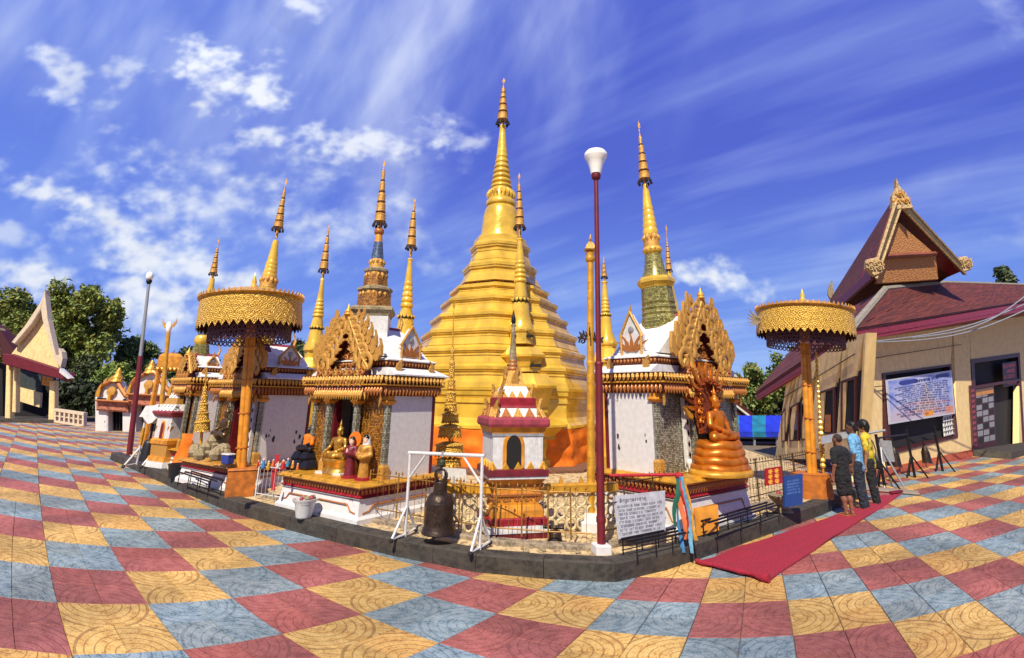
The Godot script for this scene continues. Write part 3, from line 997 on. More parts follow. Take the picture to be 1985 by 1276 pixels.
func chedis() -> void:
	great_chedi()
	var o := small_chedi("slim gilded chedi on wide eight sided steps, in front of the great chedi", 1014, 830, 14.7,
		[[640, 27, 668, 33], [690, 49, 722, 52], [749, 71, 800, 74], [822, 92, 850, 94]],
		[[587, 15.5], [592, 16], [612, 17], [622, 20], [628, 21], [634, 25], [642, 26]], [505, 9, 549, 12.5, 5, 462, 4, 577], [[372, 3], [388, 5], [405, 6.5], [422, 8], [438, 9.5]], [333, 1006])
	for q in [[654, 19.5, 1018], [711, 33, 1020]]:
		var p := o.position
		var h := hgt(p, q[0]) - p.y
		part(o, "dark_step_slot", Sh.new().box(Vector3(0.06, h, q[1] * 0.0138), Vector3(q[1] * 0.028, 0.07, 0.08)), mats["dark_inside"])  # near-black bar set on the front of the step
	small_chedi("gilded chedi between the left shrine and the great chedi, tallest of the left pair", 776, 760, 17.0, [[664, 24, 690, 28], [696, 31, 740, 36]],
		[[619, 14], [624, 14.5], [645, 17], [658, 21], [668, 25]], [545, 7.5, 598, 12.5, 5, 501, 4, 614], [[410, 2.5], [425, 4.5], [442, 6], [459, 7.5], [477, 9]], [383, 804])
	small_chedi("gilded chedi standing between the two left shrines", 599, 760, 19.0, [[676, 19, 700, 22], [712, 26, 750, 30]],
		[[640, 11.5], [645, 12.5], [661, 15], [672, 19], [680, 20]], [580, 6, 616, 11, 5, 540, 3, 634], [[458, 2], [472, 3.5], [488, 5], [505, 6.5], [522, 8]], [434, 638])
	small_chedi("gilded chedi half hidden behind the red lamp post", 1180, 760, 16.0, [[666, 21, 690, 26], [700, 32, 750, 38]],
		[[615, 9.5], [622, 10], [645, 12], [660, 18], [668, 20]], [578, 6.5, 606, 8.5, 4, 545, 4, 614], [[512, 2], [520, 3.5], [528, 4.5], [536, 5.5]], [498, 1170])

# ---- the shrines: white walled chapels on a moulded pedestal, with a carved gable porch and a mosaic spire
var flame_mesh: ArrayMesh
var flame_mesh_b: ArrayMesh
var scroll_mesh: ArrayMesh
func ornaments() -> void:
	flame_mesh = flame(0.28).mesh()
	flame_mesh_b = flame(-0.28).mesh()
	scroll_mesh = scroll().mesh()
func spot2(o: Node3D, p: Vector3) -> Vector3: return o.to_local(p)

func column(o: Node3D, called: String, x: float, z: float, y0: float, y1: float, w: float, m: String) -> void:
	var c := part(o, called, Sh.new().box(Vector3(0, (y0 + y1) / 2, 0), Vector3(w, y1 - y0, w)), mats[m], Transform3D(Basis(), Vector3(x, 0, z)))
	part(c, "capital", Sh.new().slab(w / 2, w / 2, [[0.012, y1 - 0.01], [0.05, y1 + 0.035], [0.05, y1 + 0.05], [0.025, y1 + 0.07], [0.02, y1 + 0.13]]), mats["orange_paint"])
	part(c, "column_base", Sh.new().slab(w / 2, w / 2, [[0.02, y0 - 0.002], [0.02, y0 + 0.18], [0.003, y0 + 0.22]]), mats["carved_gilt"])

# o.x spans the front, z looks out of the porch. w, d: body; h: wall, eave and gable heights over the pedestal top
var front_look := "mosaic_gold"
func shrine(o: Node3D, w: float, d: float, hp: float, hw: float, he: float, hg: float, pw: float, pd: float, pcx: float, pcz: float, gx: float, gw: float, side: int, worn: int, diamonds: bool) -> void:
	# pedestal
	var ped := part(o, "pedestal", Sh.new().slab(pw / 2, pd / 2, [[0.02, -0.03], [0.02, 0.05], [-0.02, 0.09], [-0.05, hp * 0.58], [-0.02, hp * 0.6]], Vector3(pcx, 0, pcz)), mats["white_plaster"])
	part(ped, "red_moulding", Sh.new().slab(pw / 2, pd / 2, [[-0.06, hp * 0.602], [-0.02, hp * 0.64], [-0.05, hp * 0.68], [-0.05, hp * 0.84], [0.0, hp * 0.87]], Vector3(pcx, 0, pcz)), mats["crimson"])
	part(ped, "gilt_cornice", Sh.new().slab(pw / 2, pd / 2, [[-0.02, hp * 0.872], [0.03, hp * 0.885], [0.045, hp * 0.92], [0.03, hp * 0.955], [0.0, hp * 0.96], [-0.02, hp]], Vector3(pcx, 0, pcz)), mats["gold_paint"])
	var pb := petal_band(pw / 2 - 0.04, pd / 2 - 0.04, hp * 0.865, hp * 0.17, 0.075)
	part(ped, "lotus_petals", pb, mats["copper_petal"], Transform3D(Basis(), Vector3(pcx, 0, pcz)), "stuff")
	part(ped, "lotus_petals_low", petal_band(pw / 2 - 0.055, pd / 2 - 0.055, hp * 0.61, hp * 0.07, 0.04, false), mats["carved_gilt"], Transform3D(Basis(), Vector3(pcx, 0, pcz)), "stuff")
	# painted line on the white foot, cut as a thin raised band with chamfered corners
	for f in [[0, pw], [1, pd]]:
		var l: float = f[1] / 2
		var q := PackedVector3Array()
		for e in [[-l + 0.1, 0.12], [-l + 0.22, 0.14], [-l + 0.3, hp * 0.42], [l - 0.3, hp * 0.42], [l - 0.22, 0.14], [l - 0.1, 0.12]]: q.append(Vector3(e[0], e[1], 0))
		var t := Transform3D(Basis(), Vector3(pcx, 0, pcz + pd / 2 - 0.028)) if f[0] == 0 else Transform3D(Basis(Vector3.UP, PI / 2 * side), Vector3(pcx + side * (pw / 2 - 0.028), 0, pcz))
		part(ped, "painted_line", Sh.new().tube(q, 0.014, 6), mats["copper_petal"], t)
	var y0 := hp
	var yw := hp + hw
	var ye := hp + he
	var x0 := -w / 2
	var x1 := w / 2
	# body walls, with the doorway left open in front
	var dw := gw * 0.46
	var dx0 := gx - dw / 2
	var dx1 := gx + dw / 2
	var zf := d / 2
	var body := part(o, "wall", Sh.new().box(Vector3(x1 - 0.05, (y0 + yw) / 2, 0), Vector3(0.1, yw - y0, d - 0.1)), mats["white_plaster"])
	part(o, "wall", Sh.new().box(Vector3(x0 + 0.05, (y0 + yw) / 2, 0), Vector3(0.1, yw - y0, d - 0.1)), mats["white_plaster"])
	part(o, "wall", Sh.new().box(Vector3(0, (y0 + yw) / 2, -d / 2 + 0.06), Vector3(w - 0.2, yw - y0, 0.1)), mats["white_plaster"])
	part(o, "front_wall", Sh.new().box(Vector3((dx1 + x1) / 2, (y0 + yw) / 2, zf - 0.1), Vector3(x1 - dx1 - 0.02, yw - y0, 0.1)), mats[front_look])
	part(o, "front_wall", Sh.new().box(Vector3((dx0 + x0) / 2, (y0 + yw) / 2, zf - 0.1), Vector3(dx0 - x0 - 0.02, yw - y0, 0.1)), mats[front_look])
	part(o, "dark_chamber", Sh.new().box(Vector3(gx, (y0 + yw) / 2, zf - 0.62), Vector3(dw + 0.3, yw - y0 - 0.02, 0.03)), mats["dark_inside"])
	for s in [dx0 - 0.012, dx1 + 0.012]:
		part(o, "red_jamb", Sh.new().box(Vector3(s, (y0 + yw) / 2, zf - 0.07), Vector3(0.035, yw - y0 - 0.01, 0.14)), mats["maroon"])
	for k in 7: part(o, "grille_bar", Sh.new().bar(Vector3(lerpf(dx0, dx1, (k + 0.5) / 7), y0 + 0.02, zf - 0.32), Vector3(lerpf(dx0, dx1, (k + 0.5) / 7), yw - 0.02, zf - 0.32), 0.011, 6), mats["iron"])
	for k in 4: part(o, "grille_rail", Sh.new().bar(Vector3(dx0 + 0.02, lerpf(y0, yw, (k + 0.6) / 4), zf - 0.30), Vector3(dx1 - 0.02, lerpf(y0, yw, (k + 0.6) / 4), zf - 0.30), 0.009, 6), mats["iron"])
	if worn > 0:   # flaked patches where the plaster has come away
		var r2 := RandomNumberGenerator.new(); r2.seed = 5
		for k in worn:
			var c := Vector3((x1 + 0.001) if side > 0 else (x0 - 0.001), 0, 0)
			var q := PackedVector2Array()
			var sz := r2.randf_range(0.012, 0.045)
			for i in 9: q.append(Vector2.from_angle(TAU * i / 9) * sz * r2.randf_range(0.5, 1.2) * Vector2(0.8, 1.7))
			c.z = [-0.3, 0.22, 0.28][k % 3] * d + r2.randf_range(-0.06, 0.06) * d; c.y = y0 + hw * [0.35, 0.3, 0.5][k % 3] + r2.randf_range(-0.12, 0.14) * hw
			part(body, "flaked_patch", Sh.new().prism(q, -0.004, 0.003, Transform3D(Basis(Vector3.UP, PI / 2 * side), c)), mats["old_stain"], Transform3D())
	# corner pillars and porch columns
	var cw := 0.085
	for s in [[x0 + cw / 2, zf - cw / 2], [x1 - cw / 2, zf - cw / 2]]: column(o, "corner_pillar", s[0], s[1], y0, yw - 0.13, cw, "mosaic_grey")
	for s in [[x0 + 0.03, -d / 2 + 0.03], [x1 - 0.03, -d / 2 + 0.03]]: part(o, "rear_pillar", Sh.new().box(Vector3(s[0], (y0 + yw) / 2, s[1]), Vector3(0.07, yw - y0, 0.07)), mats["maroon"])
	for s in [dx0 - 0.07, dx1 + 0.07]: column(o, "porch_column", s, zf + 0.06, y0, yw - 0.13, cw, "mosaic_grey")
	if diamonds:
		for s in [dx0 - 0.19, dx1 + 0.19]:
			var st := part(o, "white_pilaster", Sh.new().box(Vector3(s, (y0 + yw) / 2 - 0.03, zf + 0.0), Vector3(0.11, yw - y0 - 0.06, 0.07)), mats["white_paint"])
			for k in 6: part(st, "black_diamond", Sh.new().prism(PackedVector2Array([Vector2(0, -0.055), Vector2(0.032, 0), Vector2(0, 0.055), Vector2(-0.032, 0)]), 0.0, 0.006, Transform3D(Basis(), Vector3(s, lerpf(y0 + 0.25, yw - 0.12, k / 5.0), zf + 0.034))), mats["iron"])
	# cornice: two bands of lotus petals and a white eave all round
	var hx := w / 2
	var hz := d / 2 + 0.08
	var dy := ye - yw
	var cor := part(o, "cornice", Sh.new().slab(hx, hz, [[0.0, yw], [0.035, yw + dy * 0.1], [0.04, yw + dy * 0.38], [0.075, yw + dy * 0.42], [0.09, yw + dy * 0.5], [0.06, yw + dy * 0.54], [0.06, yw + dy * 0.82], [0.12, yw + dy * 0.87]], Vector3(0, 0, 0.04)), mats["carved_dark"])
	part(cor, "lower_petals", petal_band(hx + 0.05, hz + 0.05, yw + dy * 0.40, dy * 0.42, 0.075), mats["copper_petal"], Transform3D(Basis(), Vector3(0, 0, 0.04)), "stuff")
	part(cor, "gilt_fillet", Sh.new().slab(hx, hz, [[0.095, yw + dy * 0.43], [0.105, yw + dy * 0.46], [0.095, yw + dy * 0.5]], Vector3(0, 0, 0.04)), mats["gold_paint"])
	part(cor, "upper_petals", petal_band(hx + 0.1, hz + 0.1, yw + dy * 0.86, dy * 0.36, 0.085), mats["carved_gilt"], Transform3D(Basis(), Vector3(0, 0, 0.04)), "stuff")
	var er := []
	for q in [[0.13, ye - dy * 0.12], [0.13, ye - dy * 0.06], [-0.06, ye + 0.085]]:
		var ex: float = hx + q[0]
		var eb: float = -hz - q[0]
		er.append(PackedVector3Array([Vector3(ex, q[1], zf + 0.02), Vector3(ex, q[1], eb), Vector3(-ex, q[1], eb), Vector3(-ex, q[1], zf + 0.02)]))
	part(o, "white_eave", Sh.new().loft(er), mats["white_roof"])
	var y2 := ye + 0.08
	var fr := part(o, "upper_frieze", Sh.new().slab(hx - 0.1, hz - 0.1, [[0.0, y2 - 0.02], [0.02, y2 + 0.03], [0.02, y2 + 0.09], [0.05, y2 + 0.12]]), mats["carved_dark"])
	part(fr, "frieze_petals", petal_band(hx - 0.07, hz - 0.07, y2 + 0.115, 0.085, 0.075), mats["copper_petal"], Transform3D(), "stuff")
	part(o, "upper_white_eave", Sh.new().slab(hx - 0.1, hz - 0.1, [[0.06, y2 + 0.122], [0.06, y2 + 0.14], [-0.1, y2 + 0.2]]), mats["white_roof"])
	# steep main roof, ridge running back from the gable
	var yr := y2 + 0.2
	var ridge := lerpf(yr, hp + hg, 0.62)
	var rw := hx - 0.2
	var rd := hz - 0.12
	part(o, "roof", Sh.new().prism(PackedVector2Array([Vector2(-rw, yr), Vector2(rw, yr), Vector2(rw * 0.55, lerpf(yr, ridge, 0.55)), Vector2(0.03, ridge), Vector2(-0.03, ridge), Vector2(-rw * 0.55, lerpf(yr, ridge, 0.55))]), -rd, rd), mats["white_roof"])
	part(o, "roof_ridge", Sh.new().prism(PackedVector2Array([Vector2(-0.05, ridge - 0.03), Vector2(0.05, ridge - 0.03), Vector2(0.02, ridge + 0.05), Vector2(-0.02, ridge + 0.05)]), -rd - 0.02, rd + 0.02), mats["rose"])
	part(o, "ridge_horn", Sh.new().tube(PackedVector3Array([Vector3(0, ridge, -rd), Vector3(0, ridge + 0.16, -rd - 0.05), Vector3(0, ridge + 0.3, -rd + 0.0), Vector3(0, ridge + 0.36, -rd + 0.06)]), [0.035, 0.03, 0.02, 0.003], 7).soft(0.3), mats["carved_gilt"])
	# side pediment with a medallion on both long sides
	for s in [-1, 1]:
		var t := Transform3D(Basis(Vector3.UP, PI / 2 * s), Vector3(s * (hx - 0.16), yr - 0.12, -0.02))
		var dh := (ridge - yr) * 0.95 + 0.1
		var dwd := d * 0.2
		var pf := part(o, "side_pediment", Sh.new().prism(PackedVector2Array([Vector2(-dwd, 0), Vector2(dwd, 0), Vector2(dwd, dh * 0.55), Vector2(0, dh), Vector2(-dwd, dh * 0.55)]), -0.1, 0.0), mats["white_paint"], t)
		for e in [[Vector2(-dwd, 0), Vector2(-dwd, dh * 0.57)], [Vector2(dwd, 0), Vector2(dwd, dh * 0.57)], [Vector2(-dwd * 1.15, dh * 0.5), Vector2(0, dh * 1.05)], [Vector2(dwd * 1.15, dh * 0.5), Vector2(0, dh * 1.05)]]:
			part(pf, "gilt_edge", Sh.new().bar(Vector3(e[0].x, e[0].y, 0.015), Vector3(e[1].x, e[1].y, 0.015), 0.022, 6), mats["carved_gilt"])
		for k in 5: part(pf, "lotus_leaf", flame_mesh if k > 2 else flame_mesh_b, mats["copper_petal"], Transform3D(Basis(Vector3(0, 0, 1), (k - 2) * -0.45).scaled_local(Vector3(0.12, dh * 0.42, 0.12)), Vector3((k - 2) * dwd * 0.16, dh * 0.2, 0.01)))
		part(pf, "medallion", Sh.new().lathe([[0.06, 0.0], [0.055, 0.012], [0.03, 0.02], [0.0, 0.022]], 14), mats["grey_paint"], Transform3D(Basis(Vector3(1, 0, 0), PI / 2), Vector3(0, dh * 0.66, 0.0)))
		part(pf, "crest", flame_mesh, mats["carved_gilt"], Transform3D(Basis().scaled(Vector3(0.1, 0.14, 0.1)), Vector3(0, dh * 1.02, 0.0)))
		for e in [-1, 1]: part(o, "eave_crest", flame_mesh if e > 0 else flame_mesh_b, mats["carved_gilt"], Transform3D(Basis(Vector3.UP, PI / 2 * s).scaled_local(Vector3(0.22, 0.2, 0.25)), Vector3(s * (hx + 0.02), ye + 0.03, e * d * 0.36)))
	# porch gable: dark carved tympanum under a deep red soffit, edged with scrolls and flames
	var gy := ye + 0.02
	var gz := zf + 0.16
	var top := hp + hg
	var gh := top - gy
	var tri := PackedVector2Array([Vector2(gx - gw * 0.36, gy), Vector2(gx + gw * 0.36, gy), Vector2(gx, gy + gh * 0.62)])
	var ty := part(o, "tympanum", Sh.new().prism(tri, gz - 0.22, gz - 0.16), mats["carved_dark"])
	for q in [[-0.12, 0.16], [0.12, 0.16], [0.0, 0.30], [-0.2, 0.07], [0.2, 0.07], [0.0, 0.08]]:
		part(ty, "carved_scroll", scroll_mesh, mats["copper_petal"], Transform3D(Basis().scaled(Vector3(gw * 0.13, gw * 0.13, 0.12)), Vector3(gx + q[0] * gw, gy + q[1] * gh + 0.05, gz - 0.15)))
	for s in [-1, 1]:
		part(o, "red_soffit", Sh.new().prism(PackedVector2Array([Vector2(gx + s * gw * 0.40, gy), Vector2(gx + s * gw * 0.45, gy), Vector2(gx, gy + gh * 0.74), Vector2(gx, gy + gh * 0.66)]), gz - 0.55, gz - 0.02), mats["maroon"])
		var n := 5
		for k in n:
			var t := (k + 0.35) / n
			var x: float = gx + s * gw * lerpf(0.5, 0.09, pow(t, 0.85))
			var y := gy + gh * lerpf(0.06, 0.80, t)
			var z := lerpf(0.31, 0.21, t) * gw * 1.2
			part(o, "gable_scroll", scroll_mesh, mats["carved_gilt"], Transform3D(Basis(Vector3(0, 0, 1), s * 0.5).scaled_local(Vector3(s * -z, z, z * 0.5)), Vector3(x, y, gz)))
			part(o, "gable_flame", flame_mesh if s < 0 else flame_mesh_b, mats["carved_gilt"], Transform3D(Basis(Vector3(0, 0, 1), s * -0.55).scaled_local(Vector3(z * 0.7, z * 0.72, z * 0.8)), Vector3(x + s * z * 0.35, y + z * 0.12, gz - 0.03)))
		part(o, "gable_edge", Sh.new().tube(PackedVector3Array([Vector3(gx + s * gw * 0.52, gy + 0.03, gz), Vector3(gx + s * gw * 0.36, gy + gh * 0.22, gz), Vector3(gx + s * gw * 0.17, gy + gh * 0.56, gz), Vector3(gx, gy + gh * 0.84, gz)]), 0.03, 7).soft(0.3), mats["carved_gilt"])
	part(o, "gable_crown", Sh.new().lathe([[0.05, 0.0], [0.075, 0.03], [0.05, 0.06], [0.065, 0.09], [0.035, 0.13], [0.02, 0.17], [0.0, 0.24]], 12).soft(0.4), mats["gold_paint"], Transform3D(Basis(), Vector3(gx, top - 0.2, gz)))
	var lin := part(o, "porch_lintel", Sh.new().box(Vector3(gx, yw + dy * 0.62, zf + 0.14), Vector3(gw * 1.0, dy * 0.95, 0.12)), mats["wood_red"])
	for k in 9:
		for row in 2: part(lin, "lintel_scroll", scroll_mesh, mats["copper_petal" if (k + row) % 2 else "carved_gilt"], Transform3D(Basis().scaled(Vector3(gw * 0.105 * (1 if k % 2 else -1), dy * 0.42, 0.2)), Vector3(gx + (k - 4) * gw * 0.108, yw + dy * (0.5 + row * 0.42), zf + 0.205)))
	part(lin, "pendant_petals", petal_band(gw * 0.49, 0.055, yw + dy * 0.22, dy * 0.42, 0.065, true, [0, 2, 3]), mats["carved_gilt"], Transform3D(Basis(), Vector3(gx, 0, zf + 0.15)), "stuff")
	for s in [dx0 - 0.07, dx1 + 0.07, x0 + 0.05, x1 - 0.05]: part(o, "bracket", flame_mesh, mats["carved_gilt"], Transform3D(Basis(Vector3(0, 0, 1), PI).scaled_local(Vector3(0.11, 0.2, 0.2)), Vector3(s, yw + 0.02, zf + 0.12)))

# a spire carried on the roof: rows of [row, half width, material], eight or four sided below, round above
func spire(o: Node3D, where: Vector3, blocks: Array, cr: Array, tip: Array) -> Node3D:
	var s: MeshInstance3D
	for b in blocks:   # [name, sides, material, rows]
		var f := prof(where, b[3])
		var sh := Sh.new()
		if b[1] > 12: sh.lathe(f, b[1]).soft(0.4)
		else: sh.poly(octagon(deg_to_rad(-90.0 - 180.0 / b[1] + (8.0 if b[1] == 4 else 0.0)), b[1]), f)
		if s == null:
			s = part(o, "spire", sh, mats[b[2]])
			s.global_position = where
			s.global_rotation = Vector3.ZERO
		else: part(s, b[0], sh, mats[b[2]])
		if b.size() > 4: part(s, b[0] + "_petals", petal_ring(f[-1][0] * (0.93 if b[1] < 12 else 1.0), f[-1][1] - 0.01, (f[-1][1] - f[0][1]) * b[4], b[5], b[4] > 0), mats["carved_gilt"], Transform3D(), "stuff")
	crown(s, where, cr, tip[0])
	var h := hgt(where, tip[0])
	var t := Vector3(where.x, h, where.z)
	s.global_rotation = Vector3(0, 0, -clampf(atan((tip[1] - seen(t).x) * mpp(t) / (h - where.y)), -0.1, 0.1))
	return s

# corner: pedestal corner nearest the viewer; uf / us: columns where the body ends along the front and along the side
func place_shrine(label: String, yaw: float, side: int, corner: Vector3, pw: float, pd: float, back: float, uf: float, us: float, rows: Dictionary, gu: float, gw: float, worn: int, diamonds: bool) -> Node3D:
	var b := Basis(Vector3.UP, yaw)
	var x := b.x
	var z := b.z
	var k := corner - z * back - x * (0.1 * side)          # body corner
	var w := along(k, -x * side, uf)
	var d := along(k, -z, us)
	var mid := k - x * (w / 2 * side) - z * (d / 2)
	var o := thing("shrine", label, "shrine", mid, yaw, "white walled shrines round the great chedi")
	var hp := hgt(corner, rows.ped) - TERRACE
	var hw := hgt(k, rows.wall) - TERRACE - hp
	var he := hgt(k, rows.eave) - TERRACE - hp
	var pc := corner - x * (pw / 2 * side) - z * (pd / 2)
	var l := o.to_local(pc)
	# gable centre on the front plane
	var f := k - x * (along(k, -x * side, gu) * side)
	var gx := o.to_local(f).x
	var hg := hgt(f + z * 0.16, rows.gable) - TERRACE - hp
	shrine(o, w, d, hp, hw, he, hg, pw, pd, l.x, l.z, gx, gw, side, worn, diamonds)
	o.set_meta("dims", [w, d, hp, hw, he, hg])
	return o
func roof_spot(o: Node3D, up: float, u: float) -> Vector3:   # a place on the body's roof under column u
	var p := o.position
	p.x += (u - seen(Vector3(p.x, up, p.z)).x) * mpp(Vector3(p.x, up, p.z))
	p.y = up
	return p
func shrines() -> void:
	ornaments()
	var yl := deg_to_rad(-36.0)
	var a := place_shrine("white shrine with carved grey and blue spire, just left of the great chedi", yl, 1, gp(692, 1017, TERRACE), 2.13, 1.7, 0.5, 586, 832, {"ped": 940, "wall": 768, "eave": 722, "gable": 592}, 652, 1.36, 0, false)
	var p := roof_spot(a, 2.45, 716)
	spire(a, p, [["white_tower", 4, "white_paint", [[614, 44], [700, 46]]],
		["tower_cornice", 4, "stone_grey", [[598, 46], [601, 54], [606, 54], [612, 47], [616, 45]]],
		["carved_drum", 8, "mosaic_gold", [[566, 30], [598, 33]], 0.4, 16], ["drum_cornice", 8, "stone_grey", [[557, 25], [561, 34], [565, 34], [569, 29]]],
		["upper_drum", 8, "mosaic_gold", [[530, 21], [559, 24]], 0.4, 14], ["upper_cornice", 8, "stone_grey", [[520, 15], [524, 23], [528, 23], [532, 20]]],
		["gilt_crown", 16, "carved_gilt", [[504, 13], [522, 15]], 0.6, 12], ["blue_cone", 18, "mosaic_blue", [[470, 8], [506, 12.5]]],
		["orange_cone", 18, "orange_paint", [[454, 6], [472, 8]]], ["orange_ball", 16, "copper_petal", [[442, 5], [446, 9], [452, 9.5], [456, 6]]]],
		[[350, 3.5], [372, 5.5], [392, 7.5], [412, 9], [431, 11]], [309, 745])
	var tw := a.get_node("spire")
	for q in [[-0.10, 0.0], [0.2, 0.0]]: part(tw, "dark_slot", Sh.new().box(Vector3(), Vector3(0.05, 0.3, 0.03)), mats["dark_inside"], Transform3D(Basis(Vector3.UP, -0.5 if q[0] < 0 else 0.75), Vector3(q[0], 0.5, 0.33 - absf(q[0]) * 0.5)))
	for k in 5: part(tw, "lotus_relief", flame_mesh if k % 2 else flame_mesh_b, mats["copper_petal"], Transform3D(Basis(Vector3.UP, 0.75) * Basis(Vector3(0, 0, 1), (k - 2) * -0.4).scaled_local(Vector3(0.1, 0.26, 0.1)), Vector3(0.24 + (k - 2) * 0.02, 0.2, 0.25 - (k - 2) * 0.02)))
	var b := place_shrine("white shrine with flaked side wall behind the large left parasol pole", yl, 1, gp(440, 953, TERRACE), 2.2, 2.6, 0.5, 398, 585, {"ped": 905, "wall": 766, "eave": 730, "gable": 640}, 448, 1.3, 8, true)
	p = roof_spot(b, 2.6, 492)
	spire(b, p, [["spire_foot", 8, "gold_leaf", [[610, 24], [650, 28], [700, 30]]], ["bell", 20, "gold_leaf", [[558, 15.5], [575, 17], [600, 20], [612, 25]]], ["fluted_cup", 18, "carved_gilt", [[538, 14], [558, 16]], 0.6, 12],
		["ring", 18, "gold_leaf", [[530, 11.5], [535, 13.5], [540, 12.5]]], ["ring", 18, "gold_leaf", [[522, 10.8], [527, 12.6], [532, 11.6]]], ["ring", 18, "gold_leaf", [[514, 10], [519, 11.6], [524, 10.8]]], ["ring", 18, "gold_leaf", [[506, 9.2], [511, 10.8], [516, 10]]],
		["cone", 16, "gold_leaf", [[466, 5], [510, 9.6]]]], [[384, 3], [400, 4.5], [415, 6], [428, 7.5], [441, 9]], [343, 556])
	var c := place_shrine("white shrine furthest left, with gold ball under its grey spire", yl, 1, gp(346, 912, TERRACE), 1.0, 2.4, 0.15, 322, 406, {"ped": 872, "wall": 757, "eave": 728, "gable": 676}, 338, 0.7, 0, false)
	p = roof_spot(c, 2.8, 385)
	spire(c, p, [["dark_foot", 8, "mosaic_green", [[668, 13], [690, 16], [720, 18]]], ["gold_ball", 18, "gold_leaf", [[650, 9], [654, 13], [662, 14], [667, 12], [671, 9]]], ["grey_cone", 16, "mosaic_blue", [[595, 6.5], [651, 9.5]]],
		["gilt_cone", 16, "gold_leaf", [[540, 4], [596, 8]]]], [[490, 2.5], [500, 3.5], [510, 4.5], [519, 5.5], [529, 6.5]], [459, 425])
	p = roof_spot(c, 2.8, 424)
	spire(c, p + Vector3(0.6, 0, -1.0), [["grey_foot", 8, "mosaic_blue", [[676, 8], [720, 14]]], ["gold_ball", 16, "gold_leaf", [[636, 4], [646, 7], [668, 7.5], [677, 6]]], ["gilt_cone", 12, "gold_leaf", [[570, 2.5], [638, 4.5]]]], [[545, 1.5], [552, 2], [560, 2.5]], [524, 447])
	front_look = "mosaic_grey"
	var yr := deg_to_rad(40.0)
	var r := place_shrine("white shrine with green and gold spire, right of the great chedi", yr, -1, gp(1330, 1040, TERRACE), 2.0, 1.7, 0.42, 1448, 1180, {"ped": 930, "wall": 762, "eave": 716, "gable": 560}, 1378, 1.45, 4, true)
	p = roof_spot(r, 2.7, 1288)
	spire(r, p, [["stepped_body", 8, "mosaic_green", [[584, 31], [588, 32], [592, 30.5], [598, 33], [602, 31.5], [608, 34], [612, 32.5], [618, 35], [650, 38]]],
		["green_body", 8, "mosaic_green", [[556, 29], [585, 31]]], ["gold_lip", 8, "gold_leaf", [[537, 22], [540, 33], [545, 36], [550, 36], [556, 31], [560, 29]], 0.5, 20],
		["green_bell", 20, "mosaic_green", [[494, 15.5], [510, 17.5], [525, 20], [534, 24], [540, 26]]], ["frilled_collar", 18, "gold_leaf", [[480, 16], [484, 18], [489, 17.5], [494, 14]], 0.7, 14], ["fluted_cup", 18, "carved_gilt", [[455, 13.5], [482, 16]], 0.5, 12],
		["ring", 18, "gold_leaf", [[443, 12.5], [449, 15], [456, 14]]], ["ring", 18, "gold_leaf", [[431, 11.5], [437, 13.6], [444, 12.8]]], ["ring", 18, "gold_leaf", [[420, 10.5], [426, 12.3], [432, 11.6]]], ["ring", 18, "gold_leaf", [[409, 9.5], [415, 11.2], [421, 10.5]]], ["ring", 18, "gold_leaf", [[399, 8.5], [404, 10.2], [410, 9.5]]],
		["cone", 16, "gold_leaf", [[358, 4.5], [380, 7], [400, 9]]]], [[280, 3.5], [298, 5.5], [314, 7.5], [331, 9.5], [348, 11]], [232, 1237])
	spire(r, p + Vector3(0.55, 0, -1.2), [["spire_foot", 8, "gold_leaf", [[560, 8], [600, 14], [650, 16]]], ["cone", 14, "gold_leaf", [[527, 4.5], [562, 8]]]], [[478, 2], [488, 3], [500, 4], [512, 5], [523, 6]], [433, 1291])

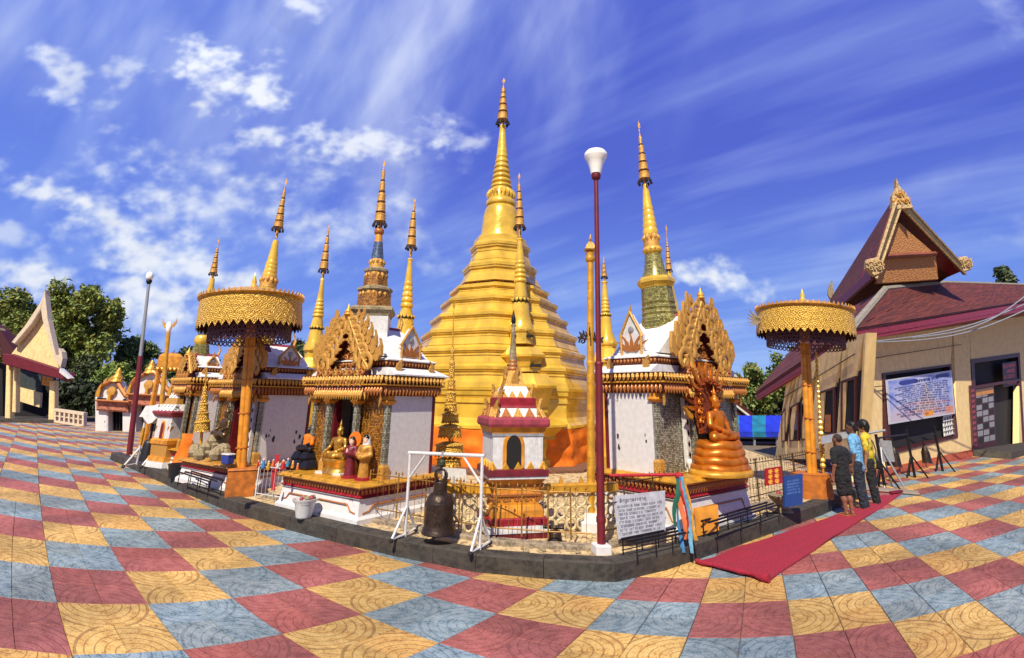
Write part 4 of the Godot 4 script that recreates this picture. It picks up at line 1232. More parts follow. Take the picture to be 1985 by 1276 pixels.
# ---- court furniture
func stack(o: Node3D, p: Vector3, list: Array, k := 1.0) -> void:   # square courses: [name, material, rows]
	for q in list:
		var f := prof(p, q[2])
		for e in f: e[0] *= k
		part(o, q[0], Sh.new().slab(0, 0, f), mats[q[1]])
func parasol(label: String, p: Vector3, canopy: Dictionary, pole_px: float) -> Node3D:
	var o := thing("ceremonial_parasol", label, "parasol", p, 0.0, "big gilded parasols on poles")
	var yb := hgt(p, canopy.bottom) - p.y
	var yt := hgt(p, canopy.top) - p.y
	var m := mpp(p + Vector3(0, yb, 0))
	var r: float = canopy.hw * m * 0.93
	var h := yt - yb
	var n := 44
	var s := Sh.new()
	var inner := Sh.new()
	for i in n:   # skirt with a zigzag hem
		var a0 := TAU * i / n
		var a1 := TAU * (i + 0.5) / n
		var a2 := TAU * (i + 1) / n
		var d0 := Vector3(cos(a0), 0, -sin(a0))
		var d1 := Vector3(cos(a1), 0, -sin(a1))
		var d2 := Vector3(cos(a2), 0, -sin(a2))
		var rb := r * 1.03
		var top := Vector3(0, yt, 0)
		var lo := Vector3(0, yb + h * 0.16, 0)
		var tip := Vector3(0, yb, 0)
		s.tri(d0 * rb + lo, d1 * rb + tip, d2 * rb + lo)
		s.quad(d0 * rb + lo, d2 * rb + lo, d2 * r + top, d0 * r + top)
		var ri := rb * 0.985
		inner.tri(d0 * ri + lo, d2 * ri + lo, d1 * ri + tip)
		inner.quad(d2 * ri + lo, d0 * ri + lo, d0 * r * 0.985 + top, d2 * r * 0.985 + top)
	part(o, "canopy_skirt", s, mats["gilt_tracery"])
	part(o, "canopy_lining", inner, mat("lining", c8(74, 26, 40), 0.8, 0.0, "tracery", 3.0))
	part(o, "canopy_top", Sh.new().lathe([[r * 0.96, yt - 0.02], [r * 1.04, yt - 0.005], [r * 1.05, yt + 0.02], [r * 0.98, yt + 0.04], [r * 0.6, yt + h * 0.28], [r * 0.12, yt + h * 0.42], [r * 0.05, yt + h * 0.5]], 44).soft(0.4), mats["gold_paint"])
	var st := Sh.new()
	for i in 60: st.add(flame(0.0), Transform3D(Basis(Vector3.UP, TAU * i / 60).scaled_local(Vector3(h * 0.14, h * 0.13, h * 0.2)), Vector3(sin(TAU * i / 60) * r * 1.03, yt + 0.02, cos(TAU * i / 60) * r * 1.03)))
	part(o, "rim_leaves", st, mats["carved_gilt"], Transform3D(), "stuff")
	part(o, "finial", Sh.new().lathe([[r * 0.06, yt + h * 0.42], [r * 0.075, yt + h * 0.5], [r * 0.04, yt + h * 0.56], [r * 0.055, yt + h * 0.64], [0.0, yt + h * 0.95]], 12).soft(0.4), mats["gold_leaf"])
	# hanging inner lace: rows of small rings under the lining
	var ring := Sh.new()
	var c := PackedVector3Array()
	for k in 9: c.append(Vector3(cos(TAU * k / 8), sin(TAU * k / 8), 0))
	ring.tube(c, 0.32, 5)
	var places := []
	var rr := r * 0.80
	var step := h * 0.15
	var cnt := int(TAU * rr / (step * 1.05))
	for row in 4:
		for i in cnt:
			var a := TAU * (i + 0.5 * (row % 2)) / cnt
			places.append(Transform3D(Basis(Vector3.UP, a + PI / 2).scaled_local(Vector3.ONE * step * 0.42), Vector3(cos(a) * rr, yb + h * 0.12 - row * step * 0.9, -sin(a) * rr)))
	many(o, "hanging_lace", ring, mat("dark_lace", c8(96, 62, 70), 0.6, 0.2, "", 1.0), places)
	for i in 8: part(o, "rib", Sh.new().bar(Vector3(0, yt + h * 0.1, 0), Vector3(cos(TAU * i / 8) * r, yt - 0.03, -sin(TAU * i / 8) * r), 0.018, 6), mats["maroon"])
	var w := pole_px * mpp(p)
	for q in [-1, 1]:
		part(o, "pole", Sh.new().lathe([[w * 0.27, 0.0], [w * 0.27, yt + h * 0.2]], 14, Vector3(q * w * 0.24, 0, 0)).soft(0.5), mats["orange_paint"])
	for k in 4: part(o, "pole_band", Sh.new().slab(w * 0.5, w * 0.27, [[0.008, -0.012], [0.008, 0.012]], Vector3(0, lerpf(0.5, yb, (k + 0.5) / 4), 0)), mats["orange_dull"])
	lean_to(o, canopy.bottom, canopy.u)
	return o
func lamp_glass(o: Node3D, rows: Array, p: Vector3) -> void:
	var m := mat("milk_glass", c8(244, 240, 228), 0.25, 0.0, "", 1.0)
	part(o, "lamp_shade", Sh.new().lathe(prof(p, rows), 24).soft(0.4), m)
func lamps() -> void:
	var p := gp(1166, 1070, TERRACE)
	var o := thing("lamp_post", "tall red lamp post with a white bowl shade at the terrace corner", "lamp post", p, 0.0, "lamp posts")
	part(o, "post", Sh.new().lathe(prof(p, [[346, 4.2], [705, 5.4]]), 14).soft(0.5), mats["maroon"])
	part(o, "lower_post", Sh.new().lathe(prof(p, [[700, 5], [703, 8], [708, 8], [711, 7], [1000, 8], [1003, 9.5], [1012, 9.5], [1015, 8], [1070, 8.2]]), 14).soft(0.5), mats["maroon"])
	part(o, "lamp_holder", Sh.new().lathe(prof(p, [[336, 8], [339, 9], [346, 8.5], [349, 4]]), 14).soft(0.4), mats["maroon"])
	lamp_glass(o, [[292, 10], [294, 18], [299, 22], [305, 21.5], [312, 17], [322, 13.5], [337, 10]], p)
	part(o, "footing", Sh.new().box(Vector3(0, 0.03, 0), Vector3(0.2, 0.12, 0.2), 0.2, 0.015), mats["white_plaster"])
	lean_to(o, 310, 1155)
	p = gp(250, 884, TERRACE)
	o = thing("lamp_post", "thin red and grey lamp post with a round globe at the far left terrace corner", "lamp post", p, 0.0, "lamp posts")
	part(o, "lower_post", Sh.new().lathe(prof(p, [[690, 4.2], [882, 5]]), 12).soft(0.5), mats["maroon"])
	part(o, "post", Sh.new().lathe(prof(p, [[546, 2.4], [691, 3.2]]), 12).soft(0.5), mats["grey_paint"])
	part(o, "lamp_holder", Sh.new().lathe(prof(p, [[540, 4], [545, 5], [550, 3]]), 12), mats["iron"])
	lamp_glass(o, [[526, 1], [528, 4.5], [533, 6.5], [538, 6], [542, 4]], p)
	lean_to(o, 535, 290)
	p = gp(302, 896, TERRACE)
	o = thing("lamp_post", "slim gold lamp post topped with a winged lamp beside the left spirit house", "lamp post", p, 0.0, "lamp posts")
	part(o, "post", Sh.new().lathe(prof(p, [[642, 3.4], [650, 3.6], [700, 3.6], [702, 4.4], [705, 3.8], [896, 4.4]]), 12).soft(0.5), mats["gold_paint"])
	lamp_glass(o, [[624, 3], [630, 5.5], [637, 5], [642, 3.4]], p)
	var y := hgt(p, 634) - p.y
	for s in [-1, 1]: part(o, "lamp_wing", flame_mesh if s < 0 else flame_mesh_b, mats["gold_paint"], Transform3D(Basis(Vector3(0, 0, 1), s * -0.5).scaled_local(Vector3(0.14, 0.28, 0.1)), Vector3(s * 0.1, y, 0)))
	lean_to(o, 634, 318)
	# tall gilt pole with a little lantern house and a bird
	p = gp(1146, 1026, TERRACE)
	o = thing("gilt_pole", "tall gold pole with a small lantern house on top, beside the red lamp post", "pole", p)
	part(o, "post", Sh.new().lathe(prof(p, [[500, 6], [560, 6.4], [700, 7.2], [701, 8.6], [706, 8.6], [708, 7.4], [1010, 8]]), 14).soft(0.5), mats["gold_paint"])
	part(o, "post_capital", Sh.new().lathe(prof(p, [[489, 6], [491, 9], [496, 7.5], [500, 9.5], [506, 9], [509, 6]]), 12).soft(0.4), mats["gold_paint"])
	part(o, "foot", Sh.new().slab(0.1, 0.1, [[0.06, -0.03], [0.06, 0.1], [0.02, 0.12], [0.0, 0.22]]), mats["white_plaster"])
	for s in [[-1, -1], [1, -1], [-1, 1], [1, 1]]:
		part(o, "lantern_post", Sh.new().bar(Vector3(s[0] * 0.035, hgt(p, 491) - p.y, s[1] * 0.035), Vector3(s[0] * 0.035, hgt(p, 478) - p.y, s[1] * 0.035), 0.008, 5), mats["carved_gilt"])
	part(o, "lantern_roof", Sh.new().slab(0, 0, prof(p, [[468, 2], [473, 6], [484, 11], [486, 10]])), mats["carved_gilt"])
	part(o, "bird", Sh.new().ball(Vector3(0, hgt(p, 464) - p.y, 0), Vector3(0.025, 0.045, 0.05), 8).add(flame(0.3), Transform3D(Basis().scaled(Vector3(0.05, 0.1, 0.05)), Vector3(0, hgt(p, 463) - p.y, 0))), mats["carved_gilt"])
	for k in 7: part(o, "flower_bracket", scroll_mesh, mats["bronze"], Transform3D(Basis(Vector3.UP, TAU * k / 7).scaled_local(Vector3(0.13, 0.13, 0.1)), Vector3(cos(TAU * k / 7) * 0.13, hgt(p, 655) - p.y + 0.05 * (k % 3 - 1), -sin(TAU * k / 7) * 0.13)))
	lean_to(o, 480, 1144)
func bell_shape(p: Vector3, rows: Array) -> Sh: return Sh.new().lathe(prof(p, rows), 28).soft(0.45)
func frame_foot(o: Node3D, a: Vector3, up: Vector3, f: Vector3, b: Vector3, r: float) -> void:
	part(o, "post", Sh.new().bar(a, up, r, 10), mats["white_paint"])
	for q in [f, b]:
		part(o, "stay", Sh.new().bar(a.lerp(up, 0.36), q, r * 0.8, 8), mats["white_paint"])
		part(o, "foot_rail", Sh.new().bar(a + Vector3(0, r, 0), q + Vector3(0, r * 0.8, 0), r * 0.8, 8), mats["white_paint"])
		part(o, "rubber_foot", Sh.new().ball(q, Vector3.ONE * r * 1.5, 8), mats["black_plastic"])
func bells() -> void:
	# the big bell in its white tubular stand
	var l := gp(785, 1040, TERRACE)
	var r := gp(930, 1066, TERRACE)
	var o := thing("bell_stand", "white tubular stand on which the big bronze bell hangs", "bell stand", (l + r) / 2)
	var c := o.position
	var lt := Vector3(l.x, hgt(l, 878), l.z) - c
	var rt := Vector3(r.x, hgt(r, 884), r.z) - c
	frame_foot(o, l - c, lt, gp(758, 1049, TERRACE) - c, gp(806, 1026, TERRACE + 0.04) - c, 0.021)
	frame_foot(o, r - c, rt, gp(912, 1074, TERRACE) - c, gp(950, 1052, TERRACE + 0.03) - c, 0.021)
	part(o, "beam", Sh.new().bar(lt + (lt - rt) * 0.02, rt + (rt - lt) * 0.03, 0.024, 10), mats["white_paint"])
	part(o, "brace", Sh.new().bar(lt.lerp(l - c, 0.32), lt.lerp(rt, 0.24), 0.015, 8), mats["white_paint"])
	part(o, "brace", Sh.new().bar(rt.lerp(r - c, 0.32), rt.lerp(lt, 0.26), 0.015, 8), mats["white_paint"])
	part(o, "hook_clamp", Sh.new().box(lt.lerp(rt, 0.47), Vector3(0.03, 0.07, 0.07)), mats["grey_paint"])
	var p := l.lerp(r, 0.46)
	o = thing("temple_bell", "big dark bronze bell hanging low in the white tubular stand", "bell", p, 0.0, "bells of the court")
	part(o, "bell_body", bell_shape(p, [[954, 14], [957, 19], [962, 23], [970, 26], [974, 26.3], [976, 27.5], [979, 26.6], [1006, 28], [1008, 29], [1011, 28.4], [1020, 29], [1026, 32], [1033, 33.5], [1035, 30], [1035.5, 24]]), mats["bronze"])
	part(o, "bell_neck", bell_shape(p, [[932, 12], [935, 13.5], [938, 13], [955, 13.6], [958, 15]]), mats["bronze"])
	for k in 4:
		var q := PackedVector3Array()
		for i in 7:
			var t := i / 6.0
			q.append(Vector3(cos(TAU * k / 4 + 0.5) * sin(t * PI * 0.95) * 0.1, lerpf(hgt(p, 935), hgt(p, 910), 0.5 - 0.5 * cos(t * PI)) - p.y, sin(TAU * k / 4 + 0.5) * sin(t * PI * 0.95) * 0.1))
		part(o, "crown_loop", Sh.new().tube(q, 0.014, 7).soft(0.3), mats["bronze"])
	part(o, "hanger", Sh.new().bar(Vector3(0, hgt(p, 912) - p.y, 0), Vector3(0, hgt(p, 880) - p.y, 0), 0.016, 8).ball(Vector3(0, hgt(p, 898) - p.y, 0), Vector3(0.05, 0.055, 0.05), 10), mat("verdigris", c8(74, 84, 58), 0.7, 0.3, "dirt", 2.0))
	# a small bell set down on the ground behind the fence
	p = gp(1076, 1052, TERRACE)
	o = thing("temple_bell", "small tarnished bell standing on the ground right of the central spirit house", "bell", p, 0.0, "bells of the court")
	part(o, "bell_body", bell_shape(p, [[1028, 4], [1029, 10], [1033, 12], [1046, 14], [1052, 17]]), mats["bronze"])
	part(o, "bell_bar", Sh.new().bar(Vector3(-0.16, hgt(p, 1021) - p.y, 0.02), Vector3(0.12, hgt(p, 1023) - p.y, 0), 0.025, 7), mats["bronze"])
	part(o, "bell_loop", Sh.new().bar(Vector3(0, hgt(p, 1030) - p.y, 0), Vector3(0, hgt(p, 1022) - p.y, 0), 0.03, 7), mats["bronze"])
	# left bell in a white and gold stand
	p = gp(281, 902, TERRACE)
	o = thing("bell_stand", "white and gold stand of the far left black bell, a white cloth tied on top", "bell stand", p)
	var w := 17.0 * mpp(p)
	var top := hgt(p, 812) - p.y
	for s in [-1, 1]:
		frame_foot(o, Vector3(s * w, 0, 0), Vector3(s * w, top, 0), Vector3(s * w - 0.12, 0, 0.3), Vector3(s * w + 0.1, 0, -0.3), 0.03)
		part(o, "gilt_sleeve", Sh.new().bar(Vector3(s * w, 0.5, 0), Vector3(s * w, top * 0.8, 0), 0.042, 8), mats["gold_paint"])
	part(o, "beam", Sh.new().bar(Vector3(-w * 1.2, top, 0), Vector3(w * 1.5, top - 0.04, 0), 0.035, 8), mats["white_paint"])
	p = p + Vector3(0, 0, 0.0)
	var b := thing("temple_bell", "black bell hanging in the white and gold stand far left", "bell", p, 0.0, "bells of the court")
	part(b, "bell_body", bell_shape(p, [[852, 4], [855, 8], [860, 10], [880, 11.5], [890, 12.5], [893, 12.5]]), mats["black_plastic"])
	part(b, "hanger", Sh.new().bar(Vector3(0, hgt(p, 853) - p.y, 0), Vector3(0, top, 0), 0.03, 7), mats["iron"])
	var cl := Sh.new()
	var pts := []
	for k in 7:
		var t := k / 6.0
		pts.append(PackedVector3Array([Vector3(lerpf(-0.3, 0.25, t), 0.06 + 0.25 * sin(t * 3.0) + 0.1 * sin(t * 9), 0.12), Vector3(lerpf(-0.3, 0.25, t), -0.08 + 0.1 * sin(t * 7 + 1), 0.16), Vector3(lerpf(-0.3, 0.25, t), -0.06 + 0.1 * sin(t * 7), -0.1), Vector3(lerpf(-0.3, 0.25, t), 0.12 + 0.2 * sin(t * 3.0), -0.08)]))
	cl.loft(pts).soft(0.2)
	one("white_cloth", cl, mats["white_paint"], "white cloth bundle draped over the far left bell stand", "cloth", p + Vector3(0, top + 0.05, 0))

func spirit_houses() -> void:
	var p := gp(990, 1040, TERRACE)
	var yaw := deg_to_rad(14)
	var o := thing("spirit_house", "red, white and gold spirit house with pointed spire in front of the great chedi", "spirit house", p, yaw, "spirit houses on the terrace")
	var k := 0.80
	stack(o, p, [["white_step", "white_paint", [[1020, 76], [1028, 77], [1032, 77]]], ["maroon_step", "maroon", [[1031, 75], [1044, 76]]], ["red_step", "crimson", [[1006, 68], [1008, 70], [1021, 70]]],
		["orange_foot", "orange_paint", [[984, 54], [986, 58], [994, 61], [1007, 62]]], ["lower_die", "orange_paint", [[968, 53], [985, 53]]], ["middle_ledge", "copper_petal", [[962, 56], [964, 58], [968, 57]]], ["upper_die", "orange_paint", [[944, 54], [963, 54]]],
		["orange_cove", "orange_paint", [[934, 66], [946, 57]]], ["white_ledge", "white_paint", [[929, 69], [935, 69]]], ["maroon_ledge", "maroon", [[917, 66], [919, 70], [930, 71]]], ["chamber", "white_paint", [[856, 59], [918, 59]]],
		["grey_fillet", "grey_paint", [[852, 61], [857, 61]]], ["orange_cornice", "orange_paint", [[839, 67], [845, 64], [853, 60]]], ["rose_slab", "rose", [[822, 66], [826, 71], [835, 72], [840, 70]]],
		["roof_core", "white_paint", [[804, 45], [823, 56]]], ["red_frieze", "crimson", [[786, 42], [788, 45], [801, 45], [805, 47]]], ["upper_roof", "white_paint", [[765, 26], [787, 40]]], ["spire_foot", "carved_gilt", [[735, 13], [766, 25]]]], k)
	var hb := func(row: float) -> float: return hgt(p, row) - p.y
	var m := mpp(p) * k
	# openwork blocks, lotus points, arched niche
	for side in 4:
		var t := Transform3D(Basis(Vector3.UP, side * PI / 2), Vector3())
		for row in [[974.0, 10.0], [952.0, 12.0]]:
			for i in 5: part(o, "fretwork", scroll_mesh, mats["copper_petal"], t * Transform3D(Basis().scaled(Vector3(0.12, 0.085, 0.1)), Vector3((i - 2) * 0.145, hb.call(row[0]), 54 * m)))
		for i in 5:
			var f := Sh.new().prism(PackedVector2Array([Vector2(-0.075, 0), Vector2(0.075, 0), Vector2(0, 0.14)]), -0.015, 0.015, Transform3D(), 0.008)
			part(o, "roof_point", f, mats["carved_gilt" if i % 2 == 0 else "copper_petal"], t * Transform3D(Basis(Vector3(1, 0, 0), -0.35), Vector3((i - 2) * 0.165, hb.call(823), 60 * m)))
			if i < 4: part(o, "roof_point", f, mats["carved_gilt"], t * Transform3D(Basis(Vector3(1, 0, 0), -0.4).scaled_local(Vector3.ONE * 0.75), Vector3((i - 1.5) * 0.12, hb.call(787), 43 * m)))
			if i < 3: part(o, "frieze_scroll", scroll_mesh, mats["carved_gilt"], t * Transform3D(Basis().scaled(Vector3(0.1, 0.075, 0.08)), Vector3((i - 1) * 0.15, hb.call(794), 46 * m)))
			part(o, "ledge_crest", f, mats["gold_paint"], t * Transform3D(Basis().scaled(Vector3(0.8, 0.7, 1)), Vector3((i - 2) * 0.17, hb.call(918), 63 * m)))
		for s in [-1, 1]: part(o, "corner_drop", flame_mesh, mats["orange_paint"], t * Transform3D(Basis(Vector3(0, 0, 1), PI).scaled_local(Vector3(0.2, 0.28, 0.1)), Vector3(s * 48 * m, hb.call(857), 59.5 * m)))
		part(o, "corner_flame", flame_mesh, mats["carved_gilt"], t * Transform3D(Basis(Vector3.UP, PI / 4).scaled_local(Vector3(0.16, 0.26, 0.3)), Vector3(55 * m, hb.call(824), 55 * m)))
		part(o, "upper_flame", flame_mesh, mats["carved_gilt"], t * Transform3D(Basis(Vector3.UP, PI / 4).scaled_local(Vector3(0.12, 0.2, 0.25)), Vector3(40 * m, hb.call(788), 40 * m)))
		part(o, "spire_leaf", flame_mesh, mats["carved_gilt"], t * Transform3D(Basis().scaled(Vector3(0.2, 0.3, 0.2)), Vector3(0, hb.call(768), 22 * m)))
	var arch := PackedVector2Array()
	for i in 13: arch.append(Vector2(cos(PI * i / 12) * 0.10, 0.28 + sin(PI * i / 12) * 0.14))
	arch.append(Vector2(-0.10, 0)); arch.append(Vector2(0.10, 0))
	var big := PackedVector2Array()
	for i in 13: big.append(Vector2(cos(PI * i / 12) * 0.15, 0.28 + sin(PI * i / 12) * 0.19))
	big.append(Vector2(-0.15, 0)); big.append(Vector2(0.15, 0))
	part(o, "niche_frame", Sh.new().prism(big, 0, 0.025, Transform3D(), 0.01), mats["orange_paint"], Transform3D(Basis(), Vector3(-0.06, hb.call(917), 59 * m)))
	part(o, "dark_niche", Sh.new().prism(arch, 0, 0.028), mats["dark_inside"], Transform3D(Basis(), Vector3(-0.06, hb.call(917), 59 * m + 0.001)))
	part(o, "side_panel", Sh.new().box(Vector3(59 * m, hb.call(888), 0.0), Vector3(0.02, 0.42, 0.12)), mats["maroon"])
	for q in [[691, 4.5, 735, 10, 6]]: rings(o, p, q[0], q[1], q[2], q[3], 6, "copper_petal")
	part(o, "spire_shaft", Sh.new().lathe(prof(p, [[645, 3.6], [648, 5], [652, 3], [692, 6], [738, 9]]), 12).soft(0.4), mats["stone_grey"])
	part(o, "spire_tip", Sh.new().lathe(prof(p, [[618, 0.4], [630, 3], [634, 4.4], [640, 4.6], [646, 3]]), 10).soft(0.4), mats["iron"])
	o.position += Vector3(0.0, 0, -0.36)
	o.scale = Vector3.ONE * 1.065
	# the smaller one at the left
	p = gp(330, 903, TERRACE)
	o = thing("spirit_house", "smaller spirit house with white scalloped roof, standing by the far left bell", "spirit house", p, deg_to_rad(-30), "spirit houses on the terrace")
	k = 1.0
	stack(o, p, [["white_step", "white_paint", [[892, 32], [903, 34]]], ["orange_foot", "orange_paint", [[883, 29], [893, 31]]], ["orange_die", "carved_gilt", [[858, 28], [884, 27]]], ["orange_ledge", "orange_paint", [[848, 27], [852, 30], [859, 30]]],
		["chamber", "white_paint", [[807, 26], [849, 26]]], ["red_cornice", "rose", [[796, 33], [799, 34], [803, 32], [808, 27]]], ["roof_core", "white_paint", [[784, 22], [797, 30]]], ["gilt_drum", "carved_gilt", [[772, 19], [785, 22]]], ["upper_roof", "white_paint", [[762, 9], [773, 17]]], ["spire_foot", "carved_gilt", [[738, 1.5], [763, 8]]]], k)
	m = mpp(p) * k
	for side in 4:
		var t := Transform3D(Basis(Vector3.UP, side * PI / 2), Vector3())
		for i in 5: part(o, "roof_point", flame_mesh, mats["white_roof"], t * Transform3D(Basis(Vector3(1, 0, 0), -0.5).scaled_local(Vector3(0.26, 0.2, 0.3)), Vector3((i - 2) * 0.17, hgt(p, 797) - p.y, 31 * m)))
		for i in 3: part(o, "upper_point", flame_mesh, mats["white_roof"], t * Transform3D(Basis(Vector3(1, 0, 0), -0.5).scaled_local(Vector3(0.22, 0.16, 0.3)), Vector3((i - 1) * 0.15, hgt(p, 773) - p.y, 18 * m)))
		part(o, "niche_frame", Sh.new().prism(big, 0, 0.03), mats["orange_paint"], t * Transform3D(Basis().scaled(Vector3(0.6, 0.9, 1)), Vector3(0, hgt(p, 848) - p.y, 26 * m)))
		part(o, "dark_niche", Sh.new().prism(arch, 0, 0.035), mats["maroon"], t * Transform3D(Basis().scaled(Vector3(0.6, 0.9, 1)), Vector3(0, hgt(p, 848) - p.y, 26 * m)))
		for s in [-1, 1]: part(o, "corner_drop", flame_mesh, mats["copper_petal"], t * Transform3D(Basis(Vector3(0, 0, 1), PI).scaled_local(Vector3(0.26, 0.35, 0.1)), Vector3(s * 21 * m, hgt(p, 808) - p.y, 26 * m)))
func tiered_parasol(label: String, p: Vector3, tiers: Array, rod: Array) -> void:
	var o := thing("tiered_parasol", label, "parasol", p, 0.0, "tiered gilt parasols")
	for t in tiers:
		var y1 := hgt(p, t[0]) - p.y
		var y0 := hgt(p, t[1]) - p.y
		var r: float = t[2] * mpp(p)
		part(o, "parasol_tier", Sh.new().lathe([[r * 0.96, y0], [r, y0 + 0.005], [r * 0.94, y1 - 0.02], [r * 1.06, y1 - 0.01], [r * 1.06, y1], [r * 0.5, y1 + (y1 - y0) * 0.35], [0.02, y1 + (y1 - y0) * 0.4]], 20).soft(0.35), mats["gilt_tracery"])
		part(o, "tier_fringe", petal_ring(r * 0.97, y0, r * 0.22 + 0.02, 18), mats["gold_paint"], Transform3D(), "stuff")
	part(o, "rod", Sh.new().lathe(prof(p, [[rod[0], 0.6], [rod[1], 1.6], [rod[2], 3.0]]), 8), mats["gold_paint"])
	part(o, "tip_leaf", flame_mesh, mats["carved_gilt"], Transform3D(Basis().scaled(Vector3(0.08, 0.16, 0.08)), Vector3(0, hgt(p, rod[0] + 10) - p.y, 0)))
	lean_to(o, rod[0], rod[3])
func fence(label: String, pts: Array, m: String, tall: float, step: float, group: String, swag: bool) -> void:
	var o := thing("iron_fence", label, "fence", pts[0], 0.0, group)
	for k in pts.size() - 1:
		var a: Vector3 = pts[k] - pts[0]
		var b: Vector3 = pts[k + 1] - pts[0]
		var n := maxi(1, roundi(a.distance_to(b) / step))
		var up := Vector3(0, tall, 0)
		part(o, "top_rail", Sh.new().bar(a + up * 0.90, b + up * 0.90, 0.008, 6), mats[m])
		part(o, "bottom_rail", Sh.new().bar(a + up * 0.14, b + up * 0.14, 0.009, 6), mats[m])
		if swag: part(o, "middle_rail", Sh.new().bar(a + up * 0.58, b + up * 0.58, 0.006, 5), mats[m])
		part(o, "fence_post", Sh.new().box(a + up * 0.5, Vector3(0.02, tall, 0.02)), mats[m])
		var d := (b - a).normalized()
		for i in n:
			var q := a.lerp(b, (i + 0.5) / n)
			part(o, "baluster", Sh.new().bar(q + up * 0.02, q + up * (0.97 if i % 2 else 0.94), 0.0034, 5), mats[m])
			part(o, "spear_tip", Sh.new().lathe([[0.006, 0.0], [0.015, 0.02], [0.0, 0.06]], 5, q + up * 0.95), mats[m])
			if swag:
				var ring := PackedVector3Array()
				for e in 11: ring.append(q + up * 0.36 + d * cos(TAU * e / 10) * 0.035 + Vector3(0, sin(TAU * e / 10) * 0.042, 0))
				part(o, "ring_ornament", Sh.new().tube(ring, 0.0045, 5), mats[m])
func ring_wall() -> void:   # curved parapet of round ventilation blocks before the chedi
	var pts := []
	for u in range(838, 1200, 20): pts.append(gp(u, 1024 + 10 * sin((u - 700) / 500.0 * PI), TERRACE))
	var o := thing("ring_block_parapet", "low curved parapet of round pierced blocks with gold top rail before the great chedi", "parapet", pts[0])
	for k in pts.size() - 1:
		var a: Vector3 = pts[k] - pts[0]
		var b: Vector3 = pts[k + 1] - pts[0]
		var d := b - a
		var yaw := atan2(-d.z, d.x)
		for row in 3:
			var c := PackedVector3Array()
			for e in 13: c.append(Vector3(cos(TAU * e / 12) * d.length() * 0.45, sin(TAU * e / 12) * 0.075, 0))
			part(o, "ring_block", Sh.new().tube(c, 0.02, 6).soft(0.3), mat("cream_block", c8(232, 212, 160), 0.85, 0.0, "mottle", 2.0), Transform3D(Basis(Vector3.UP, yaw), (a + b) / 2 + Vector3(0, 0.09 + row * 0.155, 0)))
		part(o, "top_rail", Sh.new().box(Vector3(0, 0, 0), Vector3(d.length() + 0.01, 0.13, 0.14), 0.0, 0.02), mats["gold_paint"], Transform3D(Basis(Vector3.UP, yaw), (a + b) / 2 + Vector3(0, 0.56, 0)))
		if k % 2 == 0: part(o, "lotus_crest", Sh.new().prism(flame_outline(0.0), -0.02, 0.02), mats["gold_paint"], Transform3D(Basis(Vector3.UP, yaw).scaled_local(Vector3(0.09, 0.09, 1)), (a + b) / 2 + Vector3(0, 0.624, 0)))
